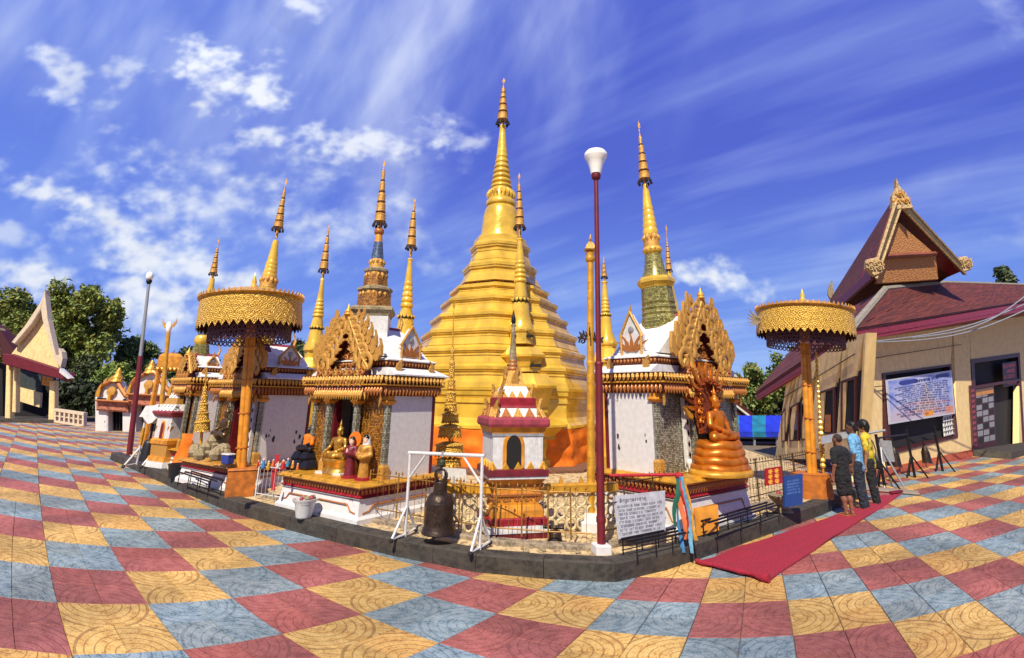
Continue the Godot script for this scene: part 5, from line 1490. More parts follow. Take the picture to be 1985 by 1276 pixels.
func things() -> void:
	var o := parasol("large left parasol with golden tracery skirt on an orange pole and box foot", gp(463, 958, TERRACE), {"top": 583, "bottom": 642, "hw": 97, "u": 486}, 20)
	part(o, "box_foot", Sh.new().slab(0.24, 0.24, [[0.0, -0.02], [0.0, hgt(o.position, 906) - TERRACE - 0.03], [0.015, hgt(o.position, 906) - TERRACE - 0.028], [0.0, hgt(o.position, 906) - TERRACE]]), mats["orange_dull"], Transform3D(Basis(Vector3.UP, 0.5).rotated(Vector3(0, 0, 1), -o.rotation.z), Vector3()))
	o = parasol("right parasol with golden tracery skirt on an orange pole in a round drum", gp(1577, 962, TERRACE), {"top": 604, "bottom": 655, "hw": 89, "u": 1560}, 19)
	part(o, "drum_foot", Sh.new().lathe([[0.36, -0.02], [0.36, hgt(o.position, 917) - TERRACE - 0.03], [0.37, hgt(o.position, 917) - TERRACE], [0.3, hgt(o.position, 917) - TERRACE]], 24).soft(0.4), mats["orange_dull"], Transform3D(Basis().rotated(Vector3(0, 0, 1), -o.rotation.z), Vector3()))
	for k in 22: part(o, "gilt_bead", Sh.new().ball(Vector3(0.17, lerpf(0.6, hgt(o.position, 690) - TERRACE, k / 21.0), 0.1), Vector3.ONE * (0.035 if k > 8 else 0.055), 8), mats["gold_leaf"])
	part(o, "beaded_rod", Sh.new().bar(Vector3(0.17, 0.3, 0.1), Vector3(0.17, hgt(o.position, 680) - TERRACE, 0.1), 0.02, 8), mats["gold_paint"])
	for k in 5: part(o, "grey_leaf_spray", flame_mesh, mats["stone_grey"], Transform3D(Basis(Vector3(0, 0, 1), 1.0 + 0.3 * k).scaled_local(Vector3(0.12, 0.3, 0.2)), Vector3(-89 * mpp(o.position) * 1.02, hgt(o.position, 628) - TERRACE, 0)))
	# far square canopy
	var p := at(312, 800, 19.5)
	p.y = TERRACE
	o = thing("square_canopy", "orange square canopy on posts behind the far left lamp post", "parasol", p, 0.5)
	var y0 := hgt(p, 714) - p.y
	var y1 := hgt(p, 692) - p.y
	var hw := 20 * mpp(p)
	part(o, "canopy_skirt", Sh.new().slab(hw, hw, [[0.02, y0], [0.0, y1], [-0.1, y1 + 0.1], [-0.4, y1 + 0.16]]), mats["orange_paint"])
	part(o, "hem", petal_band(hw + 0.02, hw + 0.02, y0, 0.12, 0.12), mats["gold_paint"], Transform3D(), "stuff")
	for s in [[-1, -1], [1, -1], [-1, 1], [1, 1]]: part(o, "canopy_post", Sh.new().bar(Vector3(s[0] * hw * 0.85, 0, s[1] * hw * 0.85), Vector3(s[0] * hw * 0.85, y1, s[1] * hw * 0.85), 0.06, 8), mats["orange_paint"])
	lamps()
	bells()
	spirit_houses()
	tiered_parasol("tall tiered gilt parasol behind the big bell", gp(868, 965, TERRACE), [[680, 699, 4], [705, 729, 6], [738, 752, 8], [762, 775, 10], [783, 794, 12.5], [803, 816, 17], [828, 843, 23], [862, 878, 28], [890, 900, 24]], [588, 680, 960, 880])
	tiered_parasol("tiered gold parasol shrine before the far left shrine wall", gp(388, 876, 0.86), [[752, 762, 4], [768, 778, 6], [784, 795, 8], [801, 812, 10.5], [818, 835, 14]], [722, 752, 872, 392])
	ring_wall()
	var f := []
	for q in [4.95, 5.5, 6.0, 6.5, 7.0, 7.5, 8.0, 8.5, 8.95]: f.append(rim_at(q, 0.6, TERRACE + 0.075))
	fence("gold fence of thin bars with spear tips in front of the central spirit house", f, "fence_gold", 0.62, 0.13, "fences round the terrace", false)
	f = []
	for q in [9.15, 10.0, 11.0, 11.5, 12.0, 12.5, 13.0, 13.6, 14.2, 14.9]: f.append(rim_at(q, 0.6, TERRACE + 0.075))
	fence("dark fence with spear tips along the right edge of the terrace", f, "dark_gold", 0.72, 0.12, "fences round the terrace", true)
	f = []
	for q in [[494, 966], [545, 975]]: f.append(gp(q[0], q[1], TERRACE))
	fence("short pale fence between the left parasol and the nearer left shrine", f, "white_paint", 0.6, 0.1, "fences round the terrace", false)

# ---- statues and people
func seated(k: float, cell := 0.02, both_in_lap := false) -> Sh:   # cross legged figure one unit high, seat at 0, facing +z
	var f := Field.new(Vector3(-0.52, -0.06, -0.28), Vector3(0.52, 0.98, 0.46), cell)
	f.bone(Vector3(0, 0.1, -0.02), Vector3(0, 0.40, 0), 0.135, 0.15, 0.06)
	f.bone(Vector3(-0.17, 0.475, 0), Vector3(0.17, 0.475, 0), 0.075, 0.075, 0.06)
	f.bone(Vector3(0, 0.5, 0), Vector3(0, 0.6, 0.01), 0.05, 0.045, 0.03)
	f.bone(Vector3(0, 0.645, 0.025), Vector3(0, 0.72, 0.01), 0.066, 0.085, 0.03)
	f.bone(Vector3(0, 0.82, 0.0), Vector3(0, 0.86, 0), 0.045, 0.03, 0.03)
	f.bone(Vector3(0, 0.68, 0.09), Vector3(0, 0.655, 0.102), 0.012, 0.016, 0.012)
	for s in [-1, 1]:
		f.bone(Vector3(s * 0.088, 0.70, 0.0), Vector3(s * 0.09, 0.62, 0.0), 0.014, 0.018, 0.012)
		f.bone(Vector3(s * 0.1, 0.09, 0), Vector3(s * 0.37, 0.075, 0.15), 0.11, 0.085, 0.05)
		f.bone(Vector3(s * 0.37, 0.075, 0.15), Vector3(s * -0.1, 0.075 + 0.04 * (s + 1), 0.27), 0.08, 0.055, 0.03)
		f.bone(Vector3(s * -0.1, 0.08 + 0.04 * (s + 1), 0.27), Vector3(s * -0.2, 0.09 + 0.04 * (s + 1), 0.25), 0.05, 0.03, 0.03)
		f.bone(Vector3(s * 0.225, 0.475, 0), Vector3(s * 0.29, 0.29, 0.04), 0.062, 0.05, 0.03)
		var hand := Vector3(s * 0.05, 0.175, 0.22) if (both_in_lap or s > 0) else Vector3(-0.31, 0.15, 0.25)
		f.bone(Vector3(s * 0.29, 0.29, 0.04), hand, 0.05, 0.036, 0.025)
		var d := Vector3(-s * 0.11, -0.005, 0.02) if (both_in_lap or s > 0) else Vector3(-0.01, -0.12, 0.05)
		for q in 4: f.bone(hand, hand + d + Vector3(0.0, 0.0, 0.018 * (q - 1.5)) if (both_in_lap or s > 0) else hand + d + Vector3(0.018 * (q - 1.5), 0, 0), 0.02, 0.011, 0.008)
		f.bone(hand, hand + d * 0.4 + Vector3(s * 0.03, 0.02, 0.03), 0.016, 0.01, 0.008)
	var sh := f.shape()
	for i in sh.v.size(): sh.v[i] *= k
	return sh
func lotus_seat(o: Node3D, r: float, h: float, y: float, m: String) -> void:
	part(o, "seat", Sh.new().lathe([[r * 0.98, y], [r, y + h * 0.1], [r * 0.8, y + h * 0.25], [r * 0.75, y + h * 0.5], [r * 0.95, y + h * 0.75], [r, y + h * 0.92], [r * 0.9, y + h]], 24, Vector3(), 1.0, 0.75).soft(0.4), mats[m])
func curls(o: Node3D, k: float, m: String, y := 0.0) -> void:
	part(o, "head_flame", Sh.new().lathe([[0.04 * k, y + 0.85 * k], [0.045 * k, y + 0.89 * k], [0.02 * k, y + 0.93 * k], [0.0, y + 1.04 * k]], 10).soft(0.4), mats[m])
	part(o, "hair_cap", Sh.new().ball(Vector3(0, y + 0.745 * k, -0.008 * k), Vector3(0.091, 0.085, 0.093) * k, 14).soft(0.2), mats[m])
func statues() -> void:
	var gold := mat("statue_gold", c8(214, 160, 66), 0.32, 0.65, "mottle", 2.0)
	var amber := mat("statue_amber", c8(226, 128, 30), 0.34, 0.5, "mottle", 2.0)
	var dark := mat("statue_bronze", c8(104, 84, 56), 0.35, 0.6, "dirt", 2.0)
	var yl := deg_to_rad(-36.0)
	var ya: float = 0.73
	var p := gp(652, 918, ya)
	var o := thing("seated_statue", "seated golden image with flame finial on the pedestal ledge left of the big bell", "statue", p, deg_to_rad(-30), "statues on the shrine ledges")
	var k := 0.62
	part(o, "figure", seated(k), gold, Transform3D(Basis(), Vector3(0, 0.24, 0)))
	curls(o, k, "statue_gold", 0.24)
	lotus_seat(o, 0.30, 0.25, 0.0, "statue_gold")
	part(o, "white_plinth", Sh.new().slab(0.3, 0.2, [[0.0, -0.01], [0.0, 0.035]]), mats["white_paint"])
	p = gp(592, 908, ya)
	o = thing("seated_statue", "black seated monk figure wrapped in orange cloth on a dark rock seat", "statue", p, deg_to_rad(-36), "statues on the shrine ledges")
	part(o, "figure", seated(0.5, 0.024, true), mat("black_lacquer", c8(30, 28, 30), 0.25, 0.2, "", 1.0), Transform3D(Basis(), Vector3(0, 0.3, 0)))
	var rob := Field.new(Vector3(-0.4, 0.0, -0.3), Vector3(0.4, 0.6, 0.4), 0.025)
	rob.bone(Vector3(0, 0.08, 0.0), Vector3(0, 0.42, 0), 0.19, 0.165, 0.05).bone(Vector3(-0.17, 0.475, 0), Vector3(0.12, 0.475, 0), 0.088, 0.085, 0.05).bone(Vector3(0.22, 0.47, 0), Vector3(0.29, 0.25, 0.05), 0.08, 0.075, 0.04)
	var rs := rob.shape()
	for i in rs.v.size(): rs.v[i] *= 0.5
	part(o, "orange_robe", rs, mats["orange_cloth"], Transform3D(Basis(), Vector3(0, 0.3, 0)))
	for q in 5: part(o, "rock", Sh.new().ball(Vector3(0.1 * (q - 2), 0.05 + 0.14 * (q % 2), 0.04 * (q % 3)), Vector3(0.16, 0.14, 0.2), 7), mats["black_lacquer"])
	# two standing figures
	p = gp(676, 927, ya)
	o = thing("standing_statue", "small standing figure in a dark red robe with orange halo, right of the golden image", "statue", p, deg_to_rad(-20), "statues on the shrine ledges")
	standing(o, 0.62, mat("robe_red", c8(120, 22, 40), 0.5, 0.0, "mottle", 3.0), mat("pale_skin", c8(226, 178, 150), 0.6, 0.0, "", 1.0), true)
	part(o, "halo", Sh.new().lathe([[0.12, -0.01], [0.12, 0.01]], 18), mats["orange_cloth"], Transform3D(Basis(Vector3(1, 0, 0), PI / 2), Vector3(0, 0.58, -0.08)))
	p = gp(703, 931, ya)
	o = thing("standing_statue", "small standing figure in a golden robe with white veil, rightmost on the ledge", "statue", p, deg_to_rad(-20), "statues on the shrine ledges")
	standing(o, 0.66, mat("robe_gold", c8(206, 146, 54), 0.45, 0.2, "mottle", 3.0), mats["pale_skin"], false)
	part(o, "white_veil", Sh.new().lathe([[0.075, 0.44], [0.07, 0.52], [0.056, 0.58], [0.05, 0.63], [0.025, 0.665], [0.0, 0.67]], 14, Vector3(0, 0, -0.03)).soft(0.3), mats["white_paint"])
	# left shrine ledge
	p = gp(428, 884, 0.86)
	o = thing("seated_statue", "dark bronze seated image on a heap of rocks before the second left shrine", "statue", p, deg_to_rad(-40), "statues on the shrine ledges")
	part(o, "figure", seated(0.62, 0.026), dark, Transform3D(Basis(), Vector3(0, 0.34, 0)))
	curls(o, 0.62, "statue_bronze", 0.34)
	var r2 := RandomNumberGenerator.new(); r2.seed = 3
	for q in 16: part(o, "rock", Sh.new().ball(Vector3(r2.randf_range(-0.55, 0.35), r2.randf_range(0.0, 0.28), r2.randf_range(-0.05, 0.3)), Vector3(r2.randf_range(0.09, 0.17), r2.randf_range(0.07, 0.13), 0.12), 7), mats["stone_grey"])
	# the serpent throne image at the right
	p = gp(1398, 918, hgt(gp(1330, 1040, TERRACE), 930))
	o = thing("serpent_throne_statue", "golden seated image on serpent coils under a flaring hood, right shrine ledge", "statue", p, deg_to_rad(38))
	k = 0.74
	part(o, "figure", seated(k, 0.019, true), amber, Transform3D(Basis(), Vector3(0, 0.44, 0.0)))
	curls(o, k, "statue_amber", 0.44)
	o.scale = Vector3.ONE * 1.1
	for q in 4:
		var ring := PackedVector3Array()
		var rr := 0.36 - q * 0.03
		for i in 29:
			var a := TAU * i / 28
			ring.append(Vector3(cos(a) * rr * 1.12, 0.075 + q * 0.1 + 0.012 * sin(a * 5 + q), sin(a) * rr * 0.85))
		part(o, "serpent_coil", Sh.new().tube(ring, 0.072, 10).soft(0.2), amber)
		part(o, "coil_core", Sh.new().lathe([[rr * 0.95, 0.02 + q * 0.1], [rr * 0.95, 0.14 + q * 0.1]], 20, Vector3(), 1.12, 0.85), amber)
	part(o, "base_slab", Sh.new().lathe([[0.46, -0.01], [0.47, 0.03], [0.44, 0.07]], 26, Vector3(), 1.12, 0.85).soft(0.3), mats["gold_paint"])
	var hood := PackedVector2Array([Vector2(-0.15, 0), Vector2(0.15, 0), Vector2(0.21, 0.22), Vector2(0.27, 0.42), Vector2(0.25, 0.6), Vector2(0.15, 0.76), Vector2(0, 0.86), Vector2(-0.15, 0.76), Vector2(-0.25, 0.6), Vector2(-0.27, 0.42), Vector2(-0.21, 0.22)])
	var deep_amber := mat("statue_deep_amber", c8(176, 84, 20), 0.4, 0.4, "tracery", 2.0, "tracery_relief", 1.5)
	part(o, "hood", Sh.new().prism(hood, -0.04, 0.04, Transform3D(), 0.02), deep_amber, Transform3D(Basis(), Vector3(0, 0.52, -0.18)))
	for q in 7:
		var a := (q - 3) * 0.40
		var hp := Vector3(sin(a) * 0.27, 1.06 + cos(a) * 0.22, -0.1)
		var hd := part(o, "serpent_head", Sh.new().ball(Vector3(), Vector3(0.038, 0.055, 0.05), 10).ball(Vector3(0, 0.0, 0.055), Vector3(0.026, 0.022, 0.045), 8).soft(0.2), deep_amber, Transform3D(Basis(Vector3(0, 0, 1), -a * 0.8), hp))
		part(hd, "head_crest", flame_mesh if q < 4 else flame_mesh_b, amber, Transform3D(Basis().scaled(Vector3(0.10, 0.24, 0.2)), Vector3(0, 0.03, 0)))
	for q in 16:
		var a := (q - 7.5) * 0.27
		var rr := 0.27 if absf(a) < 1.3 else 0.25
		part(o, "hood_flame", flame_mesh if q < 8 else flame_mesh_b, deep_amber if q % 2 else amber, Transform3D(Basis(Vector3(0, 0, 1), -a * 0.75).scaled_local(Vector3(0.10, 0.26, 0.3)), Vector3(sin(a) * rr, 1.0 + cos(a) * 0.3, -0.19)))
	for q in 4:
		for e in [-1, 1]: part(o, "hood_scale", scroll_mesh, amber, Transform3D(Basis().scaled(Vector3(0.12 * e, 0.12, 0.15)), Vector3(e * (0.16 + 0.02 * (q % 2)), 0.7 + q * 0.13, -0.13)))
	for s in [-1, 1]: part(o, "neck_fin", flame_mesh, mats["gold_paint"], Transform3D(Basis(Vector3(0, 0, 1), s * -1.0).scaled_local(Vector3(0.14, 0.24, 0.3)), Vector3(s * 0.3, 0.74, -0.2)))
	# little white elephant
	p = gp(1349, 916, hgt(gp(1330, 1040, TERRACE), 930))
	var e := Field.new(Vector3(-0.1, 0, -0.2), Vector3(0.1, 0.26, 0.22), 0.012)
	e.bone(Vector3(0, 0.14, -0.08), Vector3(0, 0.145, 0.06), 0.055, 0.055, 0.02).bone(Vector3(0, 0.18, 0.11), Vector3(0, 0.175, 0.125), 0.045, 0.04, 0.02).bone(Vector3(0, 0.16, 0.155), Vector3(0, 0.04, 0.175), 0.02, 0.012, 0.012).bone(Vector3(0, 0.15, -0.13), Vector3(0, 0.09, -0.145), 0.008, 0.006, 0.01)
	for s in [[-1, -1], [1, -1], [-1, 1], [1, 1]]: e.bone(Vector3(s[0] * 0.035, 0.12, s[1] * 0.075 - 0.01), Vector3(s[0] * 0.035, 0.0, s[1] * 0.075 - 0.01), 0.025, 0.022, 0.015)
	for s in [-1, 1]: e.bone(Vector3(s * 0.045, 0.2, 0.085), Vector3(s * 0.065, 0.155, 0.08), 0.03, 0.022, 0.01, Vector3(1.6, 1, 1.4))
	o = thing("elephant_figure", "small white elephant figure at the foot of the serpent throne image", "figurine", p, deg_to_rad(75))
	part(o, "body", e.shape(), mats["white_paint"])
func standing(o: Node3D, h: float, robe: Material, skin: Material, hands_up: bool) -> void:
	var f := Field.new(Vector3(-0.3, -0.02, -0.25), Vector3(0.3, 1.02, 0.3), 0.022)
	f.bone(Vector3(0, 0.03, 0), Vector3(0, 0.45, 0), 0.14, 0.105, 0.05).bone(Vector3(0, 0.45, 0), Vector3(0, 0.68, 0), 0.1, 0.115, 0.04).bone(Vector3(-0.1, 0.74, 0), Vector3(0.1, 0.74, 0), 0.055, 0.055, 0.05)
	for s in [-1, 1]: f.bone(Vector3(s * 0.14, 0.73, 0), Vector3(s * 0.18, 0.56, 0.03), 0.05, 0.05, 0.02).bone(Vector3(s * 0.18, 0.56, 0.03), Vector3(s * 0.04, 0.62 if hands_up else 0.52, 0.15), 0.055, 0.06, 0.03)
	var s1 := f.shape()
	var g := Field.new(Vector3(-0.14, 0.55, -0.14), Vector3(0.14, 1.02, 0.3), 0.018)
	g.bone(Vector3(0, 0.74, 0), Vector3(0, 0.84, 0), 0.04, 0.04, 0.02).bone(Vector3(0, 0.87, 0.01), Vector3(0, 0.93, 0), 0.06, 0.07, 0.03).bone(Vector3(0.0, 0.64 if hands_up else 0.54, 0.17), Vector3(0, 0.72 if hands_up else 0.56, 0.18), 0.035, 0.02, 0.02)
	var s2 := g.shape()
	for s in [s1, s2]:
		for i in s.v.size(): s.v[i] *= h
	part(o, "robe", s1, robe)
	part(o, "head_and_hands", s2, skin)
	part(o, "hair", Sh.new().ball(Vector3(0, 0.945 * h, -0.012 * h), Vector3(0.078, 0.075, 0.08) * h, 12).soft(0.2), mats["black_lacquer"])
	part(o, "foot_block", Sh.new().lathe([[0.2 * h, -0.005], [0.2 * h, 0.05 * h], [0.15 * h, 0.07 * h]], 14), mats["crimson"])

# a person seen from behind: y up, faces +z, one unit = height
func hand(f: Field, w: Vector3, d: Vector3, side: Vector3) -> void:
	var nrm := d.cross(side).normalized()
	f.bone(w, w + d * 0.045, 0.017, 0.021, 0.01, Vector3.ONE)
	for q in 4:
		var b := w + d * 0.055 + side * (0.0125 * (q - 1.5))
		var l: float = [0.036, 0.046, 0.043, 0.033][q]
		f.bone(b, b + d * l * 0.55 + nrm * 0.004, 0.0062, 0.0056, 0.004)
		f.bone(b + d * l * 0.55 + nrm * 0.004, b + d * l + nrm * 0.014, 0.0056, 0.0045, 0.004)
	f.bone(w + d * 0.018 + side * -0.016, w + d * 0.04 + side * -0.034 + nrm * 0.008, 0.0075, 0.0062, 0.005)
	f.bone(w + d * 0.04 + side * -0.034 + nrm * 0.008, w + d * 0.062 + side * -0.036 + nrm * 0.014, 0.0062, 0.005, 0.004)
func person(label: String, p: Vector3, h: float, yaw: float, skin: Color, top: Material, legs: Material, hair: String, shorts: bool, wide: float, look: float) -> Node3D:
	var o := thing("person", label, "person", p, yaw, "")
	o.scale = Vector3(h * wide, h, h * wide)
	var sk := mat("skin_%s" % skin.to_html(), skin, 0.6, 0.0, "mottle", 6.0)
	var f := Field.new(Vector3(-0.26, -0.01, -0.14), Vector3(0.26, 0.9, 0.2), 0.0085)
	f.bone(Vector3(0, 0.50, 0), Vector3(0, 0.60, 0), 0.078, 0.072, 0.04, Vector3(0.85, 1, 1.25)).bone(Vector3(0, 0.62, 0), Vector3(0, 0.76, 0), 0.075, 0.082, 0.04, Vector3(0.8, 1, 1.25)).bone(Vector3(-0.085, 0.795, 0), Vector3(0.085, 0.795, 0), 0.042, 0.042, 0.05)
	f.bone(Vector3(0, 0.80, -0.005), Vector3(0, 0.87, 0.01), 0.036, 0.031, 0.03)
	var wr := [Vector3(-0.165, 0.475, 0.05), Vector3(0.165, 0.475, 0.03)]
	for s in [-1, 1]:
		var i: int = (s + 1) / 2
		f.bone(Vector3(s * 0.115, 0.79, 0), Vector3(s * 0.155, 0.625, -0.015), 0.034, 0.026, 0.02).bone(Vector3(s * 0.155, 0.625, -0.015), wr[i], 0.026, 0.017, 0.015)
		f.bone(Vector3(s * 0.05, 0.5, 0), Vector3(s * 0.056, 0.28, 0.012), 0.062, 0.040, 0.03).bone(Vector3(s * 0.056, 0.28, 0.012), Vector3(s * 0.057, 0.2, -0.008), 0.036, 0.036, 0.02).bone(Vector3(s * 0.057, 0.2, -0.008), Vector3(s * 0.058, 0.045, -0.012), 0.036, 0.021, 0.02)
		f.bone(Vector3(s * 0.058, 0.03, -0.02), Vector3(s * 0.068, 0.018, 0.075), 0.024, 0.016, 0.015)
	var body := f.shape()
	for s in [-1, 1]:
		var hf := Field.new(wr[(s + 1) / 2] - Vector3(0.06, 0.13, 0.05), wr[(s + 1) / 2] + Vector3(0.06, 0.03, 0.06), 0.003)
		hand(hf, wr[(s + 1) / 2], Vector3(s * 0.03, -1, 0.12).normalized(), Vector3(0.15 * s, 0.0, -1).normalized())
		body.add(hf.shape(), Transform3D())
	var hd := Field.new(Vector3(-0.08, 0.84, -0.09), Vector3(0.08, 1.02, 0.12), 0.004)
	var hb := Basis(Vector3.UP, look)
	var hc := Vector3(0, 0.935, 0.012)
	var hq := func(x: float, y: float, z: float) -> Vector3: return hc + hb * Vector3(x, y, z)
	hd.bone(hq.call(0, 0.02, -0.012), hq.call(0, 0.012, 0.008), 0.053, 0.052, 0.02).bone(hq.call(0, -0.035, 0.022), hq.call(0, -0.04, 0.03), 0.03, 0.026, 0.03).bone(hq.call(0, 0.004, 0.056), hq.call(0, -0.014, 0.064), 0.006, 0.010, 0.008).bone(hq.call(-0.016, -0.032, 0.055), hq.call(0.016, -0.032, 0.055), 0.006, 0.006, 0.005)
	for s in [-1, 1]:
		hd.bone(hq.call(s * 0.055, 0.012, -0.004), hq.call(s * 0.057, -0.014, 0.0), 0.009, 0.007, 0.006)
		hd.bone(hq.call(s * 0.02, 0.012, 0.050), hq.call(s * 0.02, 0.012, 0.052), 0.008, 0.008, 0.004)
	hd.bone(Vector3(0, 0.86, 0.0), Vector3(0, 0.9, 0.01), 0.034, 0.034, 0.02)
	body.add(hd.shape(), Transform3D())
	part(o, "body", body.soft(-0.5), sk)
	for s in [-1, 1]: part(o, "eye", Sh.new().ball(hq.call(s * 0.02, 0.012, 0.056), Vector3.ONE * 0.005, 8), mats["iron"])
	var sh := Field.new(Vector3(-0.26, 0.42, -0.16), Vector3(0.26, 0.88, 0.18), 0.009)
	sh.bone(Vector3(0, 0.48, 0), Vector3(0, 0.60, 0), 0.098, 0.086, 0.04, Vector3(0.85, 1, 1.2)).bone(Vector3(0, 0.62, 0), Vector3(0, 0.76, 0), 0.087, 0.094, 0.04, Vector3(0.8, 1, 1.2)).bone(Vector3(-0.088, 0.795, 0), Vector3(0.088, 0.795, 0), 0.052, 0.052, 0.05).bone(Vector3(0, 0.82, -0.005), Vector3(0, 0.842, 0), 0.047, 0.042, 0.02)
	for s in [-1, 1]: sh.bone(Vector3(s * 0.118, 0.79, 0), Vector3(s * 0.15, 0.665, -0.012), 0.047, 0.043, 0.02)
	part(o, "shirt", sh.shape(), top)
	var tr := Field.new(Vector3(-0.2, 0.0, -0.16), Vector3(0.2, 0.58, 0.16), 0.009)
	tr.bone(Vector3(0, 0.50, 0), Vector3(0, 0.55, 0), 0.084, 0.078, 0.03, Vector3(0.85, 1, 1.2))
	for s in [-1, 1]:
		tr.bone(Vector3(s * 0.05, 0.5, 0), Vector3(s * 0.058, 0.29, 0.01), 0.074, 0.064 if shorts else 0.054, 0.03)
		if not shorts: tr.bone(Vector3(s * 0.058, 0.29, 0.01), Vector3(s * 0.06, 0.03, -0.01), 0.054, 0.044, 0.02)
	part(o, "shorts" if shorts else "trousers", tr.shape(), legs)
	if hair == "cropped": part(o, "cropped_hair", Sh.new().ball(hq.call(0, 0.026, -0.014), Vector3(0.057, 0.056, 0.063), 16).soft(0.2), mat("stubble", c8(70, 56, 48), 0.9, 0.0, "fine", 9.0))
	else:
		var big := 1.0 if hair == "short" else 1.3
		var hr := Field.new(Vector3(-0.12, 0.82, -0.14), Vector3(0.12, 1.05, 0.1), 0.008)
		hr.bone(hq.call(0, 0.032, -0.014), hq.call(0, 0.03, -0.004), 0.057 * big, 0.055 * big, 0.02).bone(hq.call(0, -0.005, -0.036), hq.call(0, -0.03 * big, -0.036), 0.042 * big, 0.03 * big, 0.02)
		for q in 14: hr.bone(hq.call(cos(q * 2.4) * 0.048 * big, 0.035 + 0.03 * sin(q * 1.7), -0.02 + sin(q * 2.4) * 0.035 * big), hq.call(cos(q * 2.4) * 0.052 * big, 0.03 + 0.03 * sin(q * 1.7), -0.022 + sin(q * 2.4) * 0.037 * big), 0.016, 0.014, 0.012)
		part(o, "hair", hr.shape(), mat("black_hair", c8(20, 17, 17), 0.55, 0.0, "fine", 8.0))
	for s in [-1, 1]: part(o, "sandal", Sh.new().xbox(Transform3D(Basis(Vector3.UP, s * 0.1), Vector3(s * 0.064, 0.008, 0.03)), Vector3(0.062, 0.014, 0.155), 0.006), mats["copper_petal" if shorts else "black_plastic"])
	return o
func people() -> void:
	var floral := mat("floral_cloth", Color.WHITE, 0.85, 0.0, "", 1.0)
	var im := Image.create(128, 128, false, Image.FORMAT_RGB8)
	im.fill(c8(196, 176, 40))
	var r2 := RandomNumberGenerator.new(); r2.seed = 9
	for k in 90:
		var c: Color = [c8(60, 80, 30), c8(216, 120, 40), c8(226, 214, 150), c8(40, 46, 28), c8(180, 150, 30)][k % 5]
		var cx := r2.randi_range(0, 127)
		var cy := r2.randi_range(0, 127)
		var rad := r2.randf_range(3, 9)
		for y in range(-9, 10):
			for x in range(-9, 10):
				if Vector2(x, y * r2.randf_range(0.9, 1.1)).length() < rad * (0.7 + 0.3 * sin(atan2(y, x) * 5)): im.set_pixel(posmod(cx + x, 128), posmod(cy + y, 128), c)
	floral.albedo_texture = ImageTexture.create_from_image(im)
	floral.uv1_scale = Vector3.ONE * 2.2
	var y := 0.012
	person("boy with cropped hair in black shirt and shorts, standing on the red carpet", gp(1646, 1000, y), 1.40, deg_to_rad(200), c8(150, 96, 70), mat("black_cloth", c8(34, 34, 36), 0.9, 0.0, "fine", 4.0, "soft_relief", 3.0), mats["black_cloth"], "cropped", true, 0.92, 0.2)
	person("person in light blue shirt and dark jeans standing between two others", gp(1676, 985, y), 1.60, deg_to_rad(222), c8(120, 78, 58), mat("blue_cloth", c8(122, 186, 230), 0.85, 0.0, "mottle", 4.0, "soft_relief", 3.0), mat("denim", c8(42, 48, 64), 0.9, 0.0, "fine", 4.0, "soft_relief", 3.0), "short", false, 0.86, 0.35)
	var w := person("person with full black hair in a yellow flowered shirt and black trousers", gp(1699, 976, y), 1.60, deg_to_rad(226), c8(178, 122, 92), floral, mats["black_cloth"], "full", false, 0.86, 0.2)
	part(w, "bag_strap", Sh.new().tube(PackedVector3Array([Vector3(0.07, 0.85, 0.0), Vector3(0.03, 0.76, -0.092), Vector3(-0.05, 0.64, -0.1), Vector3(-0.12, 0.54, -0.06)]), 0.007, 6), mats["iron"])
	part(w, "shoulder_bag", Sh.new().xbox(Transform3D(Basis(Vector3.UP, 0.4), Vector3(-0.135, 0.47, -0.04)), Vector3(0.06, 0.13, 0.16), 0.02), mats["iron"])

# ---- hall, pavilion, gate, trees, and the small things of the court
func on_wall(a: Vector3, b: Vector3, u: float, v: float) -> Vector3:   # where a sight line meets the upright plane through a and b
	var n := (b - a).cross(Vector3.UP).normalized()
	var e := Vector3(0, EYE, 0)
	var d := sight(u, v)
	return e + d * ((a - e).dot(n) / d.dot(n))
func panel(s: Sh, p: Array, n: Vector3, d0: float, d1: float) -> Sh:   # a solid on four corners, between two depths along n
	var c := []
	for k in 4: c.append(p[k] + n * d0)
	for k in 4: c.append(p[k] + n * d1)
	var nn: Vector3 = (c[1] - c[0]).cross(c[2] - c[0])
	var f := [[4, 5, 6, 7], [0, 3, 2, 1], [0, 1, 5, 4], [1, 2, 6, 5], [2, 3, 7, 6], [3, 0, 4, 7]]
	var flip := nn.dot(n) * (d1 - d0) < 0
	for q in f:
		if flip: s.quad(c[q[3]], c[q[2]], c[q[1]], c[q[0]])
		else: s.quad(c[q[0]], c[q[1]], c[q[2]], c[q[3]])
	return s
func corners(a: Vector3, b: Vector3, uv: Array) -> Array:
	var o := []
	for q in uv: o.append(on_wall(a, b, q[0], q[1]))
	return o
func mid(p: Array, u: float, v: float) -> Vector3:   # u along the foot, v up; corners: low left, low right, high right, high left
	return (p[0] as Vector3).lerp(p[1], u).lerp((p[3] as Vector3).lerp(p[2], u), v)
func cut(p: Array, u0: float, v0: float, u1: float, v1: float) -> Array:
	return [mid(p, u0, v0), mid(p, u1, v0), mid(p, u1, v1), mid(p, u0, v1)]
func flat_uv(p: Array, n: Vector3) -> Sh:   # one printed face
	var s := Sh.new()
	var a: Vector3 = p[0] + n; var b: Vector3 = p[1] + n; var c: Vector3 = p[2] + n; var d: Vector3 = p[3] + n
	s.tri(a, b, c, Vector2(0, 1), Vector2(1, 1), Vector2(1, 0)); s.tri(a, c, d, Vector2(0, 1), Vector2(1, 0), Vector2(0, 0))
	return s
